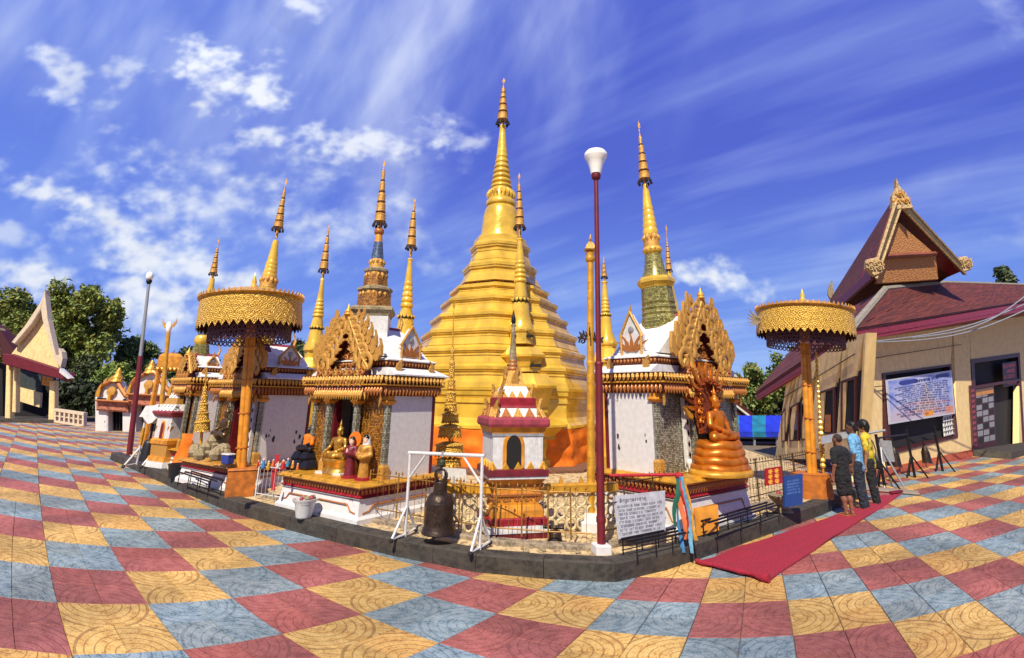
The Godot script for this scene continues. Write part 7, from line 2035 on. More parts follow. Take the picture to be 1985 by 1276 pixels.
func gate() -> void:
	var z := 29.0
	var c := at(255, 838, z); c.y = 0
	var o := thing("temple_gate", "white gateway with two curved gilded pediments over dark doors at the left", "gate", c)
	var w: Material = mats["white_plaster"]
	for q in [[183, 208, 770, 832], [236, 262, 772, 846], [312, 330, 790, 860]]: part(o, "pier", plate(Sh.new(), [[q[0], q[3] + 8], [q[1], q[3] + 10], [q[1], q[2]], [q[0], q[2]]], z, 0.8, c, 0.05), w)
	part(o, "door", plate(Sh.new(), [[204, 846], [240, 852], [240, 796], [204, 792]], z + 0.5, 0.1, c), mats["dark_inside"])
	part(o, "door", plate(Sh.new(), [[258, 860], [316, 870], [316, 780], [258, 780]], z + 0.5, 0.1, c), mats["dark_inside"])
	for k in 5: part(o, "door_bar", plate(Sh.new(), [[207 + k * 6, 846], [208.5 + k * 6, 846], [208.5 + k * 6, 796], [207 + k * 6, 796]], z + 0.35, 0.08, c), mats["iron"])
	for q in [[184, 246, 774, 800, 789], [244, 328, 762, 790, 786]]:
		part(o, "lintel", plate(Sh.new(), [[q[0], q[3] - 4], [q[1], q[3]], [q[1], q[2] + 4], [q[0], q[2]]], z - 0.25, 1.2, c, 0.08), mat("gate_brown", c8(184, 116, 92), 0.7, 0.0, "dirt", 0.8))
		part(o, "lintel_moulding", plate(Sh.new(), [[q[0] - 2, q[2] + 4], [q[1] + 2, q[2] + 8], [q[1] + 2, q[2] + 4], [q[0] - 2, q[2]]], z - 0.5, 1.5, c, 0.05), mats["copper_petal"])
	for q in [[188, 244, 776, 738, 226, 714], [250, 326, 766, 722, 291, 706]]:
		var curve := [[q[0], q[2]], [q[1], q[2] + 2]]
		var crest := []
		for k in 13:
			var t := k / 12.0
			var u := lerpf(q[1], q[0], t)
			var v := lerpf(q[2] - 8, q[3], pow(sin(t * PI), 0.8)) + 3.0 * sin(t * PI * 4)
			curve.append([u, v]); crest.append([u, v])
		part(o, "pediment", plate(Sh.new(), curve, z, 0.6, c), w)
		for k in 12:
			var a := at(crest[k][0], crest[k][1], z - 0.1) - c
			var b := at(crest[k + 1][0], crest[k + 1][1], z - 0.1) - c
			part(o, "pediment_edge", Sh.new().bar(a, b, 0.11, 6), mats["copper_petal"])
			if k % 2: part(o, "edge_flame", flame_mesh, mats["carved_gilt"], yawed(a, 0.0, Vector3(0.3, 0.34, 0.3)))
		var cc := at((q[0] + q[1]) / 2.0, lerpf(q[2], q[3], 0.45), z - 0.1) - c
		part(o, "emblem", Sh.new().lathe([[0.26, 0.0], [0.23, 0.06], [0.0, 0.08]], 16), mats["carved_gilt"], Transform3D(Basis(Vector3(1, 0, 0), PI / 2), cc))
		part(o, "emblem_stem", Sh.new().box(cc - Vector3(0, 0.5, -0.05), Vector3(0.14, 0.7, 0.1)), mats["gold_paint"])
		var tp := at(q[4], q[3] + 2, z) - c
		part(o, "gate_finial", Sh.new().lathe([[0.34, 0.0], [0.24, 0.15], [0.28, 0.22], [0.14, 0.4], [0.16, 0.46], [0.06, 0.7], [0.0, (q[3] - q[5]) * 0.032]], 12, tp).soft(0.4), mats["gold_paint"])
	for q in [188, 246, 326]: part(o, "pier_finial", flame_mesh, mats["gold_paint"], yawed(at(q, 770, z - 0.2) - c, 0.0, Vector3(0.35, 0.75, 0.35)))

func leaf_mesh() -> Sh:
	var s := Sh.new()
	var r := RandomNumberGenerator.new(); r.seed = 4
	for k in 5:
		var b := Basis.from_euler(Vector3(r.randf_range(-1.2, 1.2), r.randf() * TAU, r.randf_range(-0.8, 0.8)))
		var o := Vector3(r.randf_range(-0.4, 0.4), r.randf_range(-0.35, 0.35), r.randf_range(-0.4, 0.4))
		s.tri(o + b * Vector3(-0.16, 0, 0.0), o + b * Vector3(0, 0.05, 0.34), o + b * Vector3(0.16, 0, 0.0))
		s.tri(o + b * Vector3(0.16, 0, 0.0), o + b * Vector3(0, 0.03, -0.26), o + b * Vector3(-0.16, 0, 0.0))
	return s
func tree(label: String, called: String, u: float, v: float, ru: float, rv: float, z: float, n: int, tint: Color, seed_: int, slim := false, grp := "trees round the court") -> void:
	var c := at(u, v, z)
	var m := mpp(c)
	var ground := Vector3(c.x, 0, c.z)
	var o := thing(called, label, "tree", ground, 0.0, grp)
	var r := RandomNumberGenerator.new(); r.seed = seed_
	var rad := Vector3(ru * m, rv * m, ru * m * 0.8)
	var h := c.y
	var tr := Sh.new().tube(PackedVector3Array([Vector3(0, -0.1, 0), Vector3(0.02 * h, h * 0.4, 0), Vector3(0, h, 0), Vector3(0.0, h + rad.y * 0.7, 0)]), [0.045 * h, 0.032 * h, 0.02 * h, 0.004 * h], 8).soft(0.2)
	part(o, "trunk", tr, mat("bark", c8(92, 76, 60), 0.95, 0.0, "dirt", 1.0))
	var clumps := []
	var nc := 20 if slim else 46
	for k in nc:
		var d := Vector3(r.randfn(), r.randfn(), r.randfn()).normalized() * pow(r.randf(), 0.45)
		if slim: d.x *= clampf(0.75 - d.y * 0.6, 0.1, 1.0)
		clumps.append([d * rad * 0.88, r.randf_range(0.15, 0.32) * (0.7 if slim else 1.0)])
		if k % 5 == 0: part(o, "limb", Sh.new().tube(PackedVector3Array([Vector3(0, h * 0.6, 0), Vector3(0, h, 0) + d * rad * 0.35 - Vector3(0, rad.y * 0.1, 0), Vector3(0, h, 0) + d * rad * 0.8]), [0.014 * h, 0.009 * h, 0.003 * h], 6), mats["bark"])
	var pl := []
	var cs := []
	var size := clampf(m * 13.0, 0.25, 1.1)
	for k in n:
		var q: Array = clumps[r.randi() % nc]
		var d := Vector3(r.randfn(), r.randfn(), r.randfn()).normalized() * pow(r.randf(), 0.3)
		var p: Vector3 = q[0] + d * rad * q[1]
		pl.append(Transform3D(Basis.from_euler(Vector3(r.randf_range(-0.7, 0.7), r.randf() * TAU, r.randf_range(-0.7, 0.7))).scaled(Vector3.ONE * size * r.randf_range(0.45, 1.3)), Vector3(0, h, 0) + p))
		var g := r.randf_range(0.55, 1.25)
		var y := r.randf()
		g *= 2.4
		cs.append(Color(tint.r * g * (1.0 + 0.6 * y * y), tint.g * g, tint.b * g * (1.0 - 0.4 * y)))
	if not tex.has("leafmesh"): tex["leafmesh"] = leaf_mesh().mesh()
	var lm := mat("foliage", Color.WHITE, 0.65, 0.0, "", 1.0)
	lm.vertex_color_use_as_albedo = true
	lm.backlight_enabled = true
	lm.backlight = Color(0.35, 0.4, 0.12)
	many(o, "crown_leaves", tex["leafmesh"], lm, pl, cs)
func trees() -> void:
	tree("big broad tree with yellowing outer leaves behind the left pavilion", "broad_tree", 150, 645, 88, 105, 58.0, 5200, Color(0.075, 0.105, 0.022), 21)
	tree("broad green tree at the left edge behind the pavilion gable", "broad_tree", 30, 650, 95, 100, 60.0, 4200, Color(0.07, 0.095, 0.02), 22)
	tree("dark leaved tree filling the gap behind the left pavilion's right side", "broad_tree", 170, 760, 65, 70, 52.0, 3000, Color(0.028, 0.042, 0.014), 23)
	tree("dark tree behind the left gateway and lamp posts", "broad_tree", 262, 700, 44, 50, 62.0, 2400, Color(0.035, 0.06, 0.02), 24)
	tree("light green young tree just behind the left gateway", "broad_tree", 222, 735, 40, 36, 50.0, 1600, Color(0.085, 0.13, 0.03), 25)
	tree("dark tree showing between the two left shrines", "broad_tree", 568, 712, 40, 52, 46.0, 1600, Color(0.03, 0.05, 0.018), 26)
	tree("dark tree behind the furthest left shrine's roof", "broad_tree", 370, 720, 55, 48, 50.0, 1800, Color(0.03, 0.052, 0.018), 31)
	tree("green tree behind the striped awning, right of the shrine", "broad_tree", 1452, 762, 52, 55, 40.0, 2600, Color(0.06, 0.09, 0.025), 27)
	tree("taller green tree behind the hall's left eave", "broad_tree", 1530, 735, 50, 58, 44.0, 2600, Color(0.055, 0.085, 0.025), 28)
	tree("low dark tree behind the right shrine's porch", "broad_tree", 1405, 790, 40, 40, 38.0, 1400, Color(0.045, 0.07, 0.02), 29)
	tree("slim dark conifer rising above the hall roof at the right edge", "conifer", 1951, 552, 20, 44, 48.0, 900, Color(0.03, 0.05, 0.025), 30, true)
	# a dark hedge closes the left background
	var hd := Sh.new()
	var pl := []
	var cs := []
	var r := RandomNumberGenerator.new(); r.seed = 40
	for k in 2600:
		var p := at(r.randf_range(-40, 300), r.randf_range(745, 830), r.randf_range(46, 50))
		if p.y < 0.1: continue
		pl.append(Transform3D(Basis.from_euler(Vector3(r.randf() * 2, r.randf() * 6, r.randf() * 2)).scaled(Vector3.ONE * r.randf_range(0.6, 1.1)), p))
		var g := r.randf_range(0.5, 1.2)
		cs.append(Color(0.03 * g, 0.045 * g, 0.014 * g))
	var hg := many(self, numbered("hedge"), tex["leafmesh"], mats["foliage"], pl, cs)
	tag(hg, "dark hedge behind the pavilion and gateway at the left", "hedge")
	pl = []; cs = []
	for k in 2600:
		var p := at(r.randf_range(1400, 1560), r.randf_range(770, 812), r.randf_range(44, 46))
		if p.y < 0.1: continue
		pl.append(Transform3D(Basis.from_euler(Vector3(r.randf() * 2, r.randf() * 6, r.randf() * 2)).scaled(Vector3.ONE * r.randf_range(0.5, 0.9)), p))
		var g := r.randf_range(0.5, 1.2)
		cs.append(Color(0.035 * g, 0.055 * g, 0.018 * g))
	hg = many(self, numbered("hedge"), tex["leafmesh"], mats["foliage"], pl, cs)
	tag(hg, "dark hedge behind the striped awning at the right", "hedge")

func awning() -> void:
	var z := 26.0
	var c := at(1465, 880, z); c.y = 0
	var o := thing("striped_awning", "blue and teal striped awning over dark stalls between shrine and hall", "awning", c)
	var blue := mat("awning_blue", c8(24, 52, 214), 0.7, 0.0, "mottle", 0.5)
	var teal := mat("awning_teal", c8(20, 128, 160), 0.7, 0.0, "mottle", 0.5)
	var xs := [1405, 1433, 1458, 1484, 1520]
	for k in 4:
		var a := at(xs[k], 838, z) - c
		var b := at(xs[k + 1], 838, z) - c
		var t := at(xs[k + 1], 806, z + 2.0) - c
		var s := at(xs[k], 806, z + 2.0) - c
		part(o, "awning_stripe", panel(Sh.new(), [a, b, t, s], Vector3(0, 0.5, 0.86), -0.02, 0.02), [teal, blue, teal, blue][k])
		part(o, "valance", panel(Sh.new(), [a - Vector3(0, 0.22, 0), b - Vector3(0, 0.22, 0), b, a], Vector3(0, 0, 1), -0.02, 0.02), [teal, blue, teal, blue][k])
	for u in [1424, 1462, 1506]: part(o, "awning_post", plate(Sh.new(), [[u, 900], [u + 3, 900], [u + 3, 836], [u, 836]], z + 0.1, 0.1, c), mats["grey_paint"])
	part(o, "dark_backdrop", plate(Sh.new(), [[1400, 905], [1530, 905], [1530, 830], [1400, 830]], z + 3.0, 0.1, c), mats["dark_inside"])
	part(o, "counter", plate(plate(Sh.new(), [[1420, 888], [1512, 884], [1512, 864], [1420, 868]], z + 0.6, 0.8, c), [[1418, 868], [1514, 864], [1514, 860], [1418, 864]], z + 0.5, 1.0, c), mat("counter_brown", c8(128, 92, 66), 0.8, 0.0, "fine", 1.0))
	c = at(1440, 830, 33.0); c.y = 0
	o = thing("red_roofed_house", "red roofed house with white bargeboard behind the awning", "house", c)
	part(o, "roof", plate(Sh.new(), [[1408, 812], [1470, 812], [1440, 784], [1420, 770], [1408, 770]], 33.0, 4.0, c), mats["wood_red"])
	part(o, "bargeboard", plate(Sh.new(), [[1424, 786], [1428, 785], [1458, 808], [1452, 808]], 32.8, 0.2, c), mats["white_paint"])
	part(o, "wall", plate(Sh.new(), [[1410, 850], [1466, 850], [1466, 811], [1410, 811]], 33.3, 3.0, c), mats["cream_wall"])

func carpet() -> void:
	var l := [[1350, 1092], [1392, 1077], [1450, 1057], [1520, 1034], [1600, 1006], [1660, 984], [1712, 961]]
	var r := [[1490, 1128], [1512, 1110], [1556, 1082], [1602, 1051], [1661, 1014], [1712, 982], [1749, 957]]
	var a := []
	var y := 0.012
	var s := Sh.new()
	var n := 30
	var rows := []
	for i in n + 1:
		var t := float(i) / n * 6.0
		var k := mini(int(t), 5)
		var p := gp(lerpf(l[k][0], l[k + 1][0], t - k), lerpf(l[k][1], l[k + 1][1], t - k), y)
		var q := gp(lerpf(r[k][0], r[k + 1][0], t - k), lerpf(r[k][1], r[k + 1][1], t - k), y)
		var row := []
		for j in 11:
			var e := p.lerp(q, j / 10.0)
			e.y = y + 0.006 * sin(i * 0.9 + j * 0.7) + 0.006 * sin(j * 2.1 - i * 0.4) + 0.008 + 0.012 * exp(-pow((i - 7 - j * 0.35) * 0.9, 2)) + 0.01 * exp(-pow((i - 19 + j * 0.3) * 0.9, 2))
			row.append(e)
		rows.append(row)
	for i in n:
		for j in 10:
			s.quad(rows[i][j], rows[i][j + 1], rows[i + 1][j + 1], rows[i + 1][j])
			var d := Vector3(0, -0.02, 0)
			s.quad(rows[i + 1][j] + d, rows[i + 1][j + 1] + d, rows[i][j + 1] + d, rows[i][j] + d)
	for i in n:
		var d := Vector3(0, -0.02, 0)
		s.quad(rows[i + 1][0], rows[i + 1][0] + d, rows[i][0] + d, rows[i][0]); s.quad(rows[i][10], rows[i][10] + d, rows[i + 1][10] + d, rows[i + 1][10])
	var o := thing("red_carpet", "long red carpet strip laid along the kerb, its near end rolled", "carpet")
	part(o, "pile", s.soft(0.5), mat("carpet_red", c8(176, 34, 58), 0.95, 0.0, "fine", 3.0, "rough_relief", 0.3))
	var f: Vector3 = rows[0][0]
	var g: Vector3 = rows[0][10]
	var pa := PackedVector3Array()
	var ra := []
	for k in 12:
		pa.append(f.lerp(g, k / 11.0) + Vector3(0, 0.018, 0.02 * sin(k * 1.3))); ra.append(0.028 + 0.008 * sin(k * 2.0) + (0.02 if k > 9 else 0.0))
	part(o, "rolled_end", Sh.new().tube(pa, ra, 9).soft(0.3), mats["carpet_red"])
	pa = PackedVector3Array(); ra = []
	for k in 7: pa.append(rows[n][4].lerp(rows[n][10], k / 6.0) + Vector3(0, 0.03, 0)); ra.append(0.04)
	part(o, "far_roll", Sh.new().tube(pa, ra, 9).soft(0.3), mats["maroon"])

func bench(label: String, a: Vector3, b: Vector3, h: float, w: float) -> void:
	var o := thing("iron_bench", label, "bench", (a + b) / 2)
	var c := o.position
	var d := (b - a).normalized()
	var n := d.cross(Vector3.UP) * w
	for k in 3: part(o, "slat", Sh.new().bar(a - c + n * (k * 0.5) + Vector3(0, h, 0), b - c + n * (k * 0.5) + Vector3(0, h, 0), 0.014, 6), mats["iron"])
	for t in [0.02, 0.35, 0.65, 0.98]:
		for q in [0.0, 1.0]: part(o, "leg", Sh.new().bar(a.lerp(b, t) - c + n * q, a.lerp(b, t) - c + n * q + Vector3(0, h, 0), 0.009, 6), mats["iron"])
	part(o, "stretcher", Sh.new().bar(a - c + Vector3(0, h * 0.3, 0), b - c + Vector3(0, h * 0.3, 0), 0.007, 5), mats["iron"])
func small_things() -> void:
	# white board of handwriting on the bench
	var im := Image.create(320, 256, false, Image.FORMAT_RGB8)
	var n := noise(71, 0.02, 4)
	for y in 256:
		for x in 320:
			var g := 0.56 + 0.08 * n.get_noise_2d(x, y)
			im.set_pixel(x, y, Color(g, g, g * 1.05))
	var ink := c8(48, 48, 54)
	write_line(im, ["kho", "dot", "aa", "bo", "uu", "cho", "aa", "pho", "ro", "ah", "tho", "aa", "to", "u"], 34, 26, 19, 1.7, ink)
	var r := RandomNumberGenerator.new(); r.seed = 14
	for k in 8: scribble(im, r, 14 + 8 * (k % 2), 306 - 20 * (k % 3), 62 + k * 23, 15, 1.2, ink)
	var z := 7.35
	var a := at(1199, 1046, z); var b := at(1290, 1030, z + 0.1); var t := at(1289, 951, z + 0.28); var s := at(1189, 962, z + 0.2)
	var nn := (b - a).cross(s - a).normalized()
	var o := thing("notice_board", "white board of handwritten Thai text leaning on the fence right of the red lamp", "sign", a)
	var p := [Vector3(), b - a, t - a, s - a]
	part(o, "board", panel(Sh.new(), p, nn, -0.02, 0.0), mats["white_paint"])
	part(o, "writing", flat_uv(p, nn * 0.004), printed("handwriting", im))
	bench("black iron bench under the white handwritten board", gp(1206, 1076, TERRACE), gp(1312, 1052, TERRACE), 0.17, 0.22)
	bench("long black iron rack along the fence right of the coloured ribbons", gp(1362, 1042, TERRACE), gp(1490, 1000, TERRACE), 0.2, 0.2)
	bench("low black iron bench left of the left parasol's box foot", gp(366, 940, TERRACE), gp(428, 962, TERRACE), 0.26, 0.22)
	# ribbons
	p = [0, 0]
	var pos := at(1318, 922, 7.45)
	o = thing("ribbon_bundle", "bundle of red, green, blue and orange ribbons tied to the fence", "ribbons", pos)
	var cols := [["ribbon_green", c8(24, 110, 84)], ["ribbon_blue", c8(60, 132, 186)], ["ribbon_orange", c8(226, 116, 60)], ["ribbon_red", c8(196, 30, 44)], ["ribbon_lightblue", c8(110, 170, 200)], ["ribbon_yellow", c8(220, 160, 50)]]
	for k in 6:
		var w := []
		for i in 9:
			var q := i / 8.0
			var x := -0.02 + (k - 2) * 0.035 * (0.4 + q) + 0.02 * sin(q * 7 + k)
			var y := -q * (0.62 if k == 0 else 0.9 if k in [1, 4] else 0.75)
			var zz := 0.03 + 0.03 * sin(q * 5 + k * 2.0) + 0.012 * k
			var wd := 0.022 + 0.012 * sin(k * 3.0 + q * 4.0)
			w.append(PackedVector3Array([Vector3(x - wd, y, zz), Vector3(x, y, zz - 0.008), Vector3(x + wd, y, zz + 0.01), Vector3(x, y, zz + 0.016)]))
		w.reverse()
		part(o, "ribbon", Sh.new().loft(w).soft(0.2), mat(cols[k][0], cols[k][1], 0.8, 0.0, "mottle", 3.0))
	part(o, "knot", Sh.new().ball(Vector3(-0.02, 0.0, 0.03), Vector3(0.06, 0.045, 0.05), 10), mats["ribbon_red"])
	part(o, "red_rail_cloth", Sh.new().bar(Vector3(-0.02, 0.01, 0), at(1182, 922, 7.6) - pos, 0.022, 6), mats["ribbon_red"])
	# orange board
	pos = at(1370, 1008, 7.9)
	o = thing("orange_board", "orange painted board standing behind the right fence", "board", pos)
	var q4 := [at(1352, 1040, 7.9) - pos, at(1394, 1028, 8.05) - pos, at(1392, 979, 8.15) - pos, at(1347, 986, 8.0) - pos]
	part(o, "board", panel(Sh.new(), q4, Vector3(0.2, 0, 1).normalized(), -0.03, 0.0), mats["orange_paint"])
	# blue board and red notice by the fence
	pos = gp(1540, 985, TERRACE)
	o = thing("blue_board", "blue notice board beside the round foot of the right parasol", "sign", pos)
	im = Image.create(96, 160, false, Image.FORMAT_RGB8); im.fill(c8(28, 66, 130))
	r.seed = 15
	for k in 5: scribble(im, r, 14, 86, 22 + k * 16, 9, 0.8, c8(90, 130, 180))
	q4 = [at(1521, 984, 9.3) - pos, at(1556, 978, 9.5) - pos, at(1556, 919, 9.5) - pos, at(1520, 925, 9.3) - pos]
	var bn: Vector3 = (q4[1] - q4[0]).cross(q4[3] - q4[0]).normalized()
	part(o, "board", panel(Sh.new(), q4, bn, -0.03, 0.0), mat("board_blue", c8(28, 66, 130), 0.6, 0.0, "mottle", 1.0))
	part(o, "print", flat_uv(q4, bn * 0.004), printed("blue_print", im))
	pos = at(1497, 922, 9.0)
	o = thing("red_notice", "red cloth notice with yellow characters hung on the right fence", "sign", pos)
	im = Image.create(96, 96, false, Image.FORMAT_RGB8); im.fill(c8(150, 22, 26))
	for k in 3:
		for j in 2:
			for e in [[4, 4, 24, 4], [14, 0, 14, 24], [2, 14, 26, 14], [6, 22, 22, 8], [4, 8, 22, 24]]: dab(im, Vector2(16 + j * 36 + e[0], 8 + k * 29 + e[1]), Vector2(16 + j * 36 + e[2], 8 + k * 29 + e[3]), 1.8, c8(236, 180, 60))
	q4 = [at(1483, 942, 9.0) - pos, at(1517, 937, 9.1) - pos, at(1515, 904, 9.1) - pos, at(1483, 909, 9.0) - pos]
	bn = (q4[1] - q4[0]).cross(q4[3] - q4[0]).normalized()
	part(o, "cloth", panel(Sh.new(), q4, bn, -0.012, 0.0), mats["crimson"])
	part(o, "print", flat_uv(q4, bn * 0.004), printed("red_print", im))
	# pots and bowls
	pot("white flower pot standing on the kerb before the nearest left shrine", gp(588, 1004, TERRACE), [[0.105, 0.0], [0.115, 0.02], [0.15, 0.2], [0.185, 0.24], [0.19, 0.27], [0.165, 0.27], [0.14, 0.22]], "white_paint", true)
	pot("black plastic pot by the kerb at the far left shrine", gp(346, 925, TERRACE), [[0.2, 0.0], [0.24, 0.25], [0.26, 0.28], [0.22, 0.28], [0.2, 0.24]], "black_plastic", false)
	pot("grey footed bowl heaped with pink offerings near the right fence", gp(1519, 992, TERRACE), [[0.16, 0.0], [0.1, 0.05], [0.09, 0.09], [0.2, 0.2], [0.22, 0.26], [0.19, 0.26]], "stone_grey", true)
	# orange cloth tied at the left shrine, red ribbon, offerings
	pos = gp(352, 915, TERRACE)
	var w2 := []
	for i in 8:
		var q := i / 7.0
		w2.append(PackedVector3Array([Vector3(-0.13 - 0.1 * q + 0.04 * sin(q * 6), 0.86 - q * 0.86, 0.05), Vector3(0.02, 0.86 - q * 0.88, 0.0), Vector3(0.16 - 0.06 * q, 0.86 - q * 0.84, 0.06), Vector3(0.0, 0.86 - q * 0.86, 0.12 + 0.03 * sin(q * 9))]))
	w2.reverse()
	one("orange_drape", Sh.new().loft(w2).soft(0.2), mats["orange_cloth"], "orange cloth hung from a stand beside the left spirit house", "cloth", pos)
	pos = gp(528, 968, TERRACE)
	w2 = []
	for i in 8:
		var q := i / 7.0
		w2.append(PackedVector3Array([Vector3(-0.04 + 0.015 * sin(q * 9), 0.75 - q * 0.6, 0.04), Vector3(0.0, 0.75 - q * 0.6, 0.02), Vector3(0.04 + 0.012 * sin(q * 7), 0.75 - q * 0.6, 0.05), Vector3(0, 0.75 - q * 0.6, 0.06)]))
	w2.reverse()
	one("red_ribbon", Sh.new().loft(w2).soft(0.2), mats["ribbon_red"], "red ribbon tied to the short pale fence", "ribbon", pos)
	r.seed = 30
	for k in 9:
		pos = gp(500 + k * 9.5, 905 + (k % 3) * 3, 0.82)
		var m: Material = [mats["ribbon_red"], mats["ribbon_blue"], mats["gold_paint"], mats["ribbon_orange"], mats["white_paint"]][k % 5]
		var og := thing("offering_figure", "tiny painted offering figure on the ledge behind the left parasol pole", "figurine", pos, r.randf() * 6, "offering figures in a row")
		part(og, "body", Sh.new().lathe([[0.05, 0.0], [0.055, 0.04], [0.035, 0.12], [0.04, 0.16], [0.015, 0.18]], 9).soft(0.3), m, Transform3D(Basis().scaled(Vector3.ONE * (0.45 + 0.3 * (k * 7 % 4) / 4.0)), Vector3()))
		part(og, "head", Sh.new().ball(Vector3(0, 0.20, 0), Vector3.ONE * 0.032, 8), mats["pale_skin"], Transform3D(Basis().scaled(Vector3.ONE * (0.45 + 0.3 * (k * 7 % 4) / 4.0)), Vector3()))
	pos = gp(440, 900, 0.9)
	o = thing("blue_offering_box", "blue patterned offering box on the second shrine's ledge", "box", pos, -0.5)
	part(o, "body", Sh.new().box(Vector3(0, 0.07, 0), Vector3(0.17, 0.14, 0.12), 0.0, 0.015), mat("box_blue", c8(48, 70, 168), 0.5, 0.0, "tracery", 3.0))
	part(o, "lid", Sh.new().box(Vector3(0, 0.15, 0), Vector3(0.19, 0.025, 0.14), 0.0, 0.01), mats["white_paint"])
	# white placard behind the bell
	pos = at(852, 915, 10.2)
	o = thing("white_placard", "long white blank placard behind the big bell", "sign", pos)
	q4 = [at(774, 918, 9.9) - pos, at(905, 933, 10.3) - pos, at(903, 910, 10.3) - pos, at(776, 900, 9.9) - pos]
	part(o, "board", panel(Sh.new(), q4, Vector3(0, 0, 1), -0.03, 0.0), mats["white_paint"])
	for u in [800, 880]: part(o, "leg", Sh.new().bar(at(u, 925, 10.1) - pos, gp(u, 995, TERRACE) - pos, 0.02, 6), mats["grey_paint"])
	# grey reading board before the people
	pos = at(1618, 850, 10.9)
	o = thing("reading_board", "pale grey reading board on a post in front of the three people", "sign", pos)
	q4 = [at(1593, 862, 10.9) - pos, at(1647, 848, 11.2) - pos, at(1645, 836, 11.3) - pos, at(1592, 846, 11.0) - pos]
	part(o, "board", panel(Sh.new(), q4, Vector3(0, 0.3, 1).normalized(), -0.03, 0.0), mats["grey_paint"])
	part(o, "post", Sh.new().bar(Vector3(0.02, -0.05, -0.05), Vector3(0.02, -pos.y + TERRACE, -0.05), 0.03, 7), mats["iron"])
	for k in 7: part(o, "paper_flower", Sh.new().ball(Vector3(-0.1 + 0.09 * (k % 3), -0.3 - 0.16 * (k / 2), 0.02), Vector3(0.06, 0.05, 0.05), 7), mats["white_paint" if k % 2 else "stone_grey"])
	# bell stands before the hall
	var l := gp(1716, 948); var rr := gp(1774, 926); var e := gp(1828, 914)
	o = thing("bell_rack", "dark iron rack with three small bells standing before the hall window", "bell stand", rr)
	for q in [[rr, 832], [e, 824], [l, 842]]:
		var h: float = hgt(q[0], q[1])
		var f: Vector3 = q[0] - rr
		part(o, "post", Sh.new().bar(f, f + Vector3(0, h, 0), 0.035, 7), mats["iron"])
		for g in [Vector3(0.3, 0, 0.1), Vector3(-0.3, 0, 0.1), Vector3(0.05, 0, -0.3)]: part(o, "foot", Sh.new().bar(f + Vector3(0, 0.6, 0), f + g, 0.022, 6), mats["iron"])
	part(o, "beam", Sh.new().bar(l - rr + Vector3(0, hgt(l, 850), 0), Vector3(0, hgt(rr, 842), 0), 0.025, 6), mats["iron"])
	part(o, "beam", Sh.new().bar(Vector3(0, hgt(rr, 850), 0), e - rr + Vector3(0, hgt(e, 842), 0), 0.025, 6), mats["iron"])
	for q in [[0.55, 870, 905, 9], [0.78, 880, 903, 6], [-0.5, 868, 898, 8]]:
		var base: Vector3 = rr.lerp(l, q[0]) if q[0] > 0 else rr.lerp(e, -q[0])
		var bl := thing("temple_bell", ["second bell from the left on the iron rack before the hall", "leftmost bell on the iron rack before the hall", "rightmost bell on the iron rack before the hall"][0 if q[0] == 0.55 else 1 if q[0] > 0 else 2], "bell", base, 0.0, "bells of the court")
		var y1 := hgt(base, q[1]); var y0 := hgt(base, q[2])
		var w: float = q[3] * mpp(base)
		part(bl, "bell_body", Sh.new().lathe([[w * 1.1, y0], [w, y0 + (y1 - y0) * 0.1], [w * 0.85, y0 + (y1 - y0) * 0.7], [w * 0.5, y1], [w * 0.15, y1 + 0.05]], 16).soft(0.4), mats["bronze"])
		part(bl, "hanger", Sh.new().bar(Vector3(0, y1, 0), Vector3(0, hgt(base, 850), 0), 0.02, 6), mats["iron"])
	# pale folding stand
	pos = gp(1724, 946)
	o = thing("folding_stand", "pale metal folding stand at the end of the red carpet", "stand", pos)
	for q in [[-0.25, 0.2, 0.05, -0.1], [0.25, 0.2, -0.05, -0.1], [0.25, -0.25, -0.05, 0.0], [-0.3, -0.2, 0.0, 0.0]]: part(o, "leg", Sh.new().bar(Vector3(q[0], 0, q[1]), Vector3(q[2], 1.15, q[3]), 0.022, 6), mats["grey_paint"])
	part(o, "cross_bar", Sh.new().bar(Vector3(-0.45, 1.25, 0), Vector3(0.15, 1.35, 0), 0.03, 6), mats["grey_paint"])
	part(o, "grey_panel", Sh.new().box(Vector3(0.1, 0.85, -0.05), Vector3(0.36, 0.5, 0.04)), mats["grey_paint"])
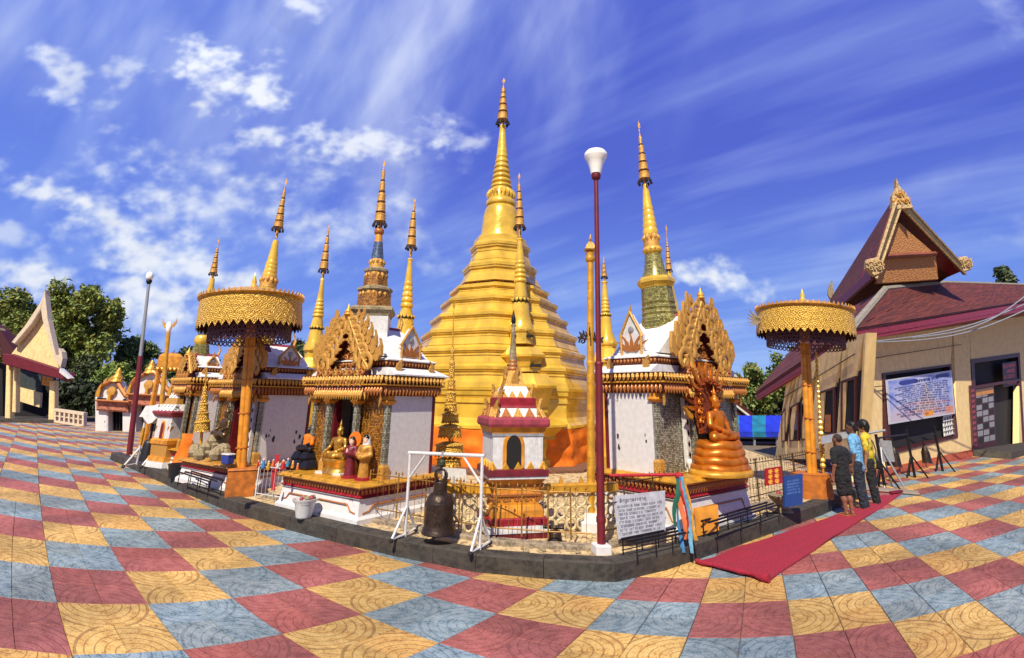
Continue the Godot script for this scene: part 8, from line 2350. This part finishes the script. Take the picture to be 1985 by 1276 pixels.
	# step of the hall's mat, slippers
	one("door_mat", Sh.new().box(Vector3(0, 0.03, 0), Vector3(1.3, 0.05, 0.5), -0.6, 0.02), mat("mat_grey", c8(170, 150, 132), 0.95, 0.0, "fine", 2.0), "grey mat laid at the far end of the red carpet", "mat", gp(1716, 953))
	# overhead wires
	o = thing("overhead_wires", "pair of sagging overhead wires running in to the hall corner", "wires", at(1700, 660, 16.0))
	for q in [[1698, 662, 14.9, 1990, 588, 19.0, 8], [1770, 655, 14.6, 1990, 572, 19.0, 12], [1700, 664, 14.9, 1990, 600, 18.0, 10]]:
		var pa := PackedVector3Array()
		for k in 13:
			var tt := k / 12.0
			pa.append(at(q[0], q[1], q[2]).lerp(at(q[3], q[4], q[5]), tt) - Vector3(0, sin(tt * PI) * 0.03 * q[6], 0) - o.position)
		part(o, "wire", Sh.new().tube(pa, 0.022, 6).soft(0.2), mats["grey_paint"])
	# concrete clutter on the terrace edge
	r.seed = 50
	for k in 16:
		var sp := rim_at(r.randf_range(3.0, 12.5), r.randf_range(0.3, 0.48), TERRACE - 0.015)
		one("loose_stone", Sh.new().ball(Vector3(0, 0.01, 0), Vector3(r.randf_range(0.02, 0.06), r.randf_range(0.015, 0.035), r.randf_range(0.02, 0.05)), 7), mats["stone_grey"], "small loose stone lying on the earth strip behind the kerb", "stone", sp, r.randf() * 6, "loose stones behind the kerb")
func pot(label: String, p: Vector3, pr: Array, m: String, filled: bool) -> void:
	var o := thing("pot", label, "pot", p)
	part(o, "vessel", Sh.new().lathe(pr, 20).soft(0.4), mats[m])
	if filled:
		var r := RandomNumberGenerator.new(); r.seed = int(absf(p.x) * 100)
		var top: Array = pr[-2]
		for k in 9: part(o, "filling", Sh.new().ball(Vector3(r.randf_range(-1, 1) * top[0] * 0.6, top[1] + 0.005, r.randf_range(-1, 1) * top[0] * 0.6), Vector3.ONE * r.randf_range(0.025, 0.05), 7), mats[["rose", "earth", "stone_grey"][k % 3]])

func build_all() -> void:
	chedis()
	shrines()
	things()
	hall()
	pavilion()
	gate()
	awning()
	trees()
	statues()
	people()
	carpet()
	small_things()
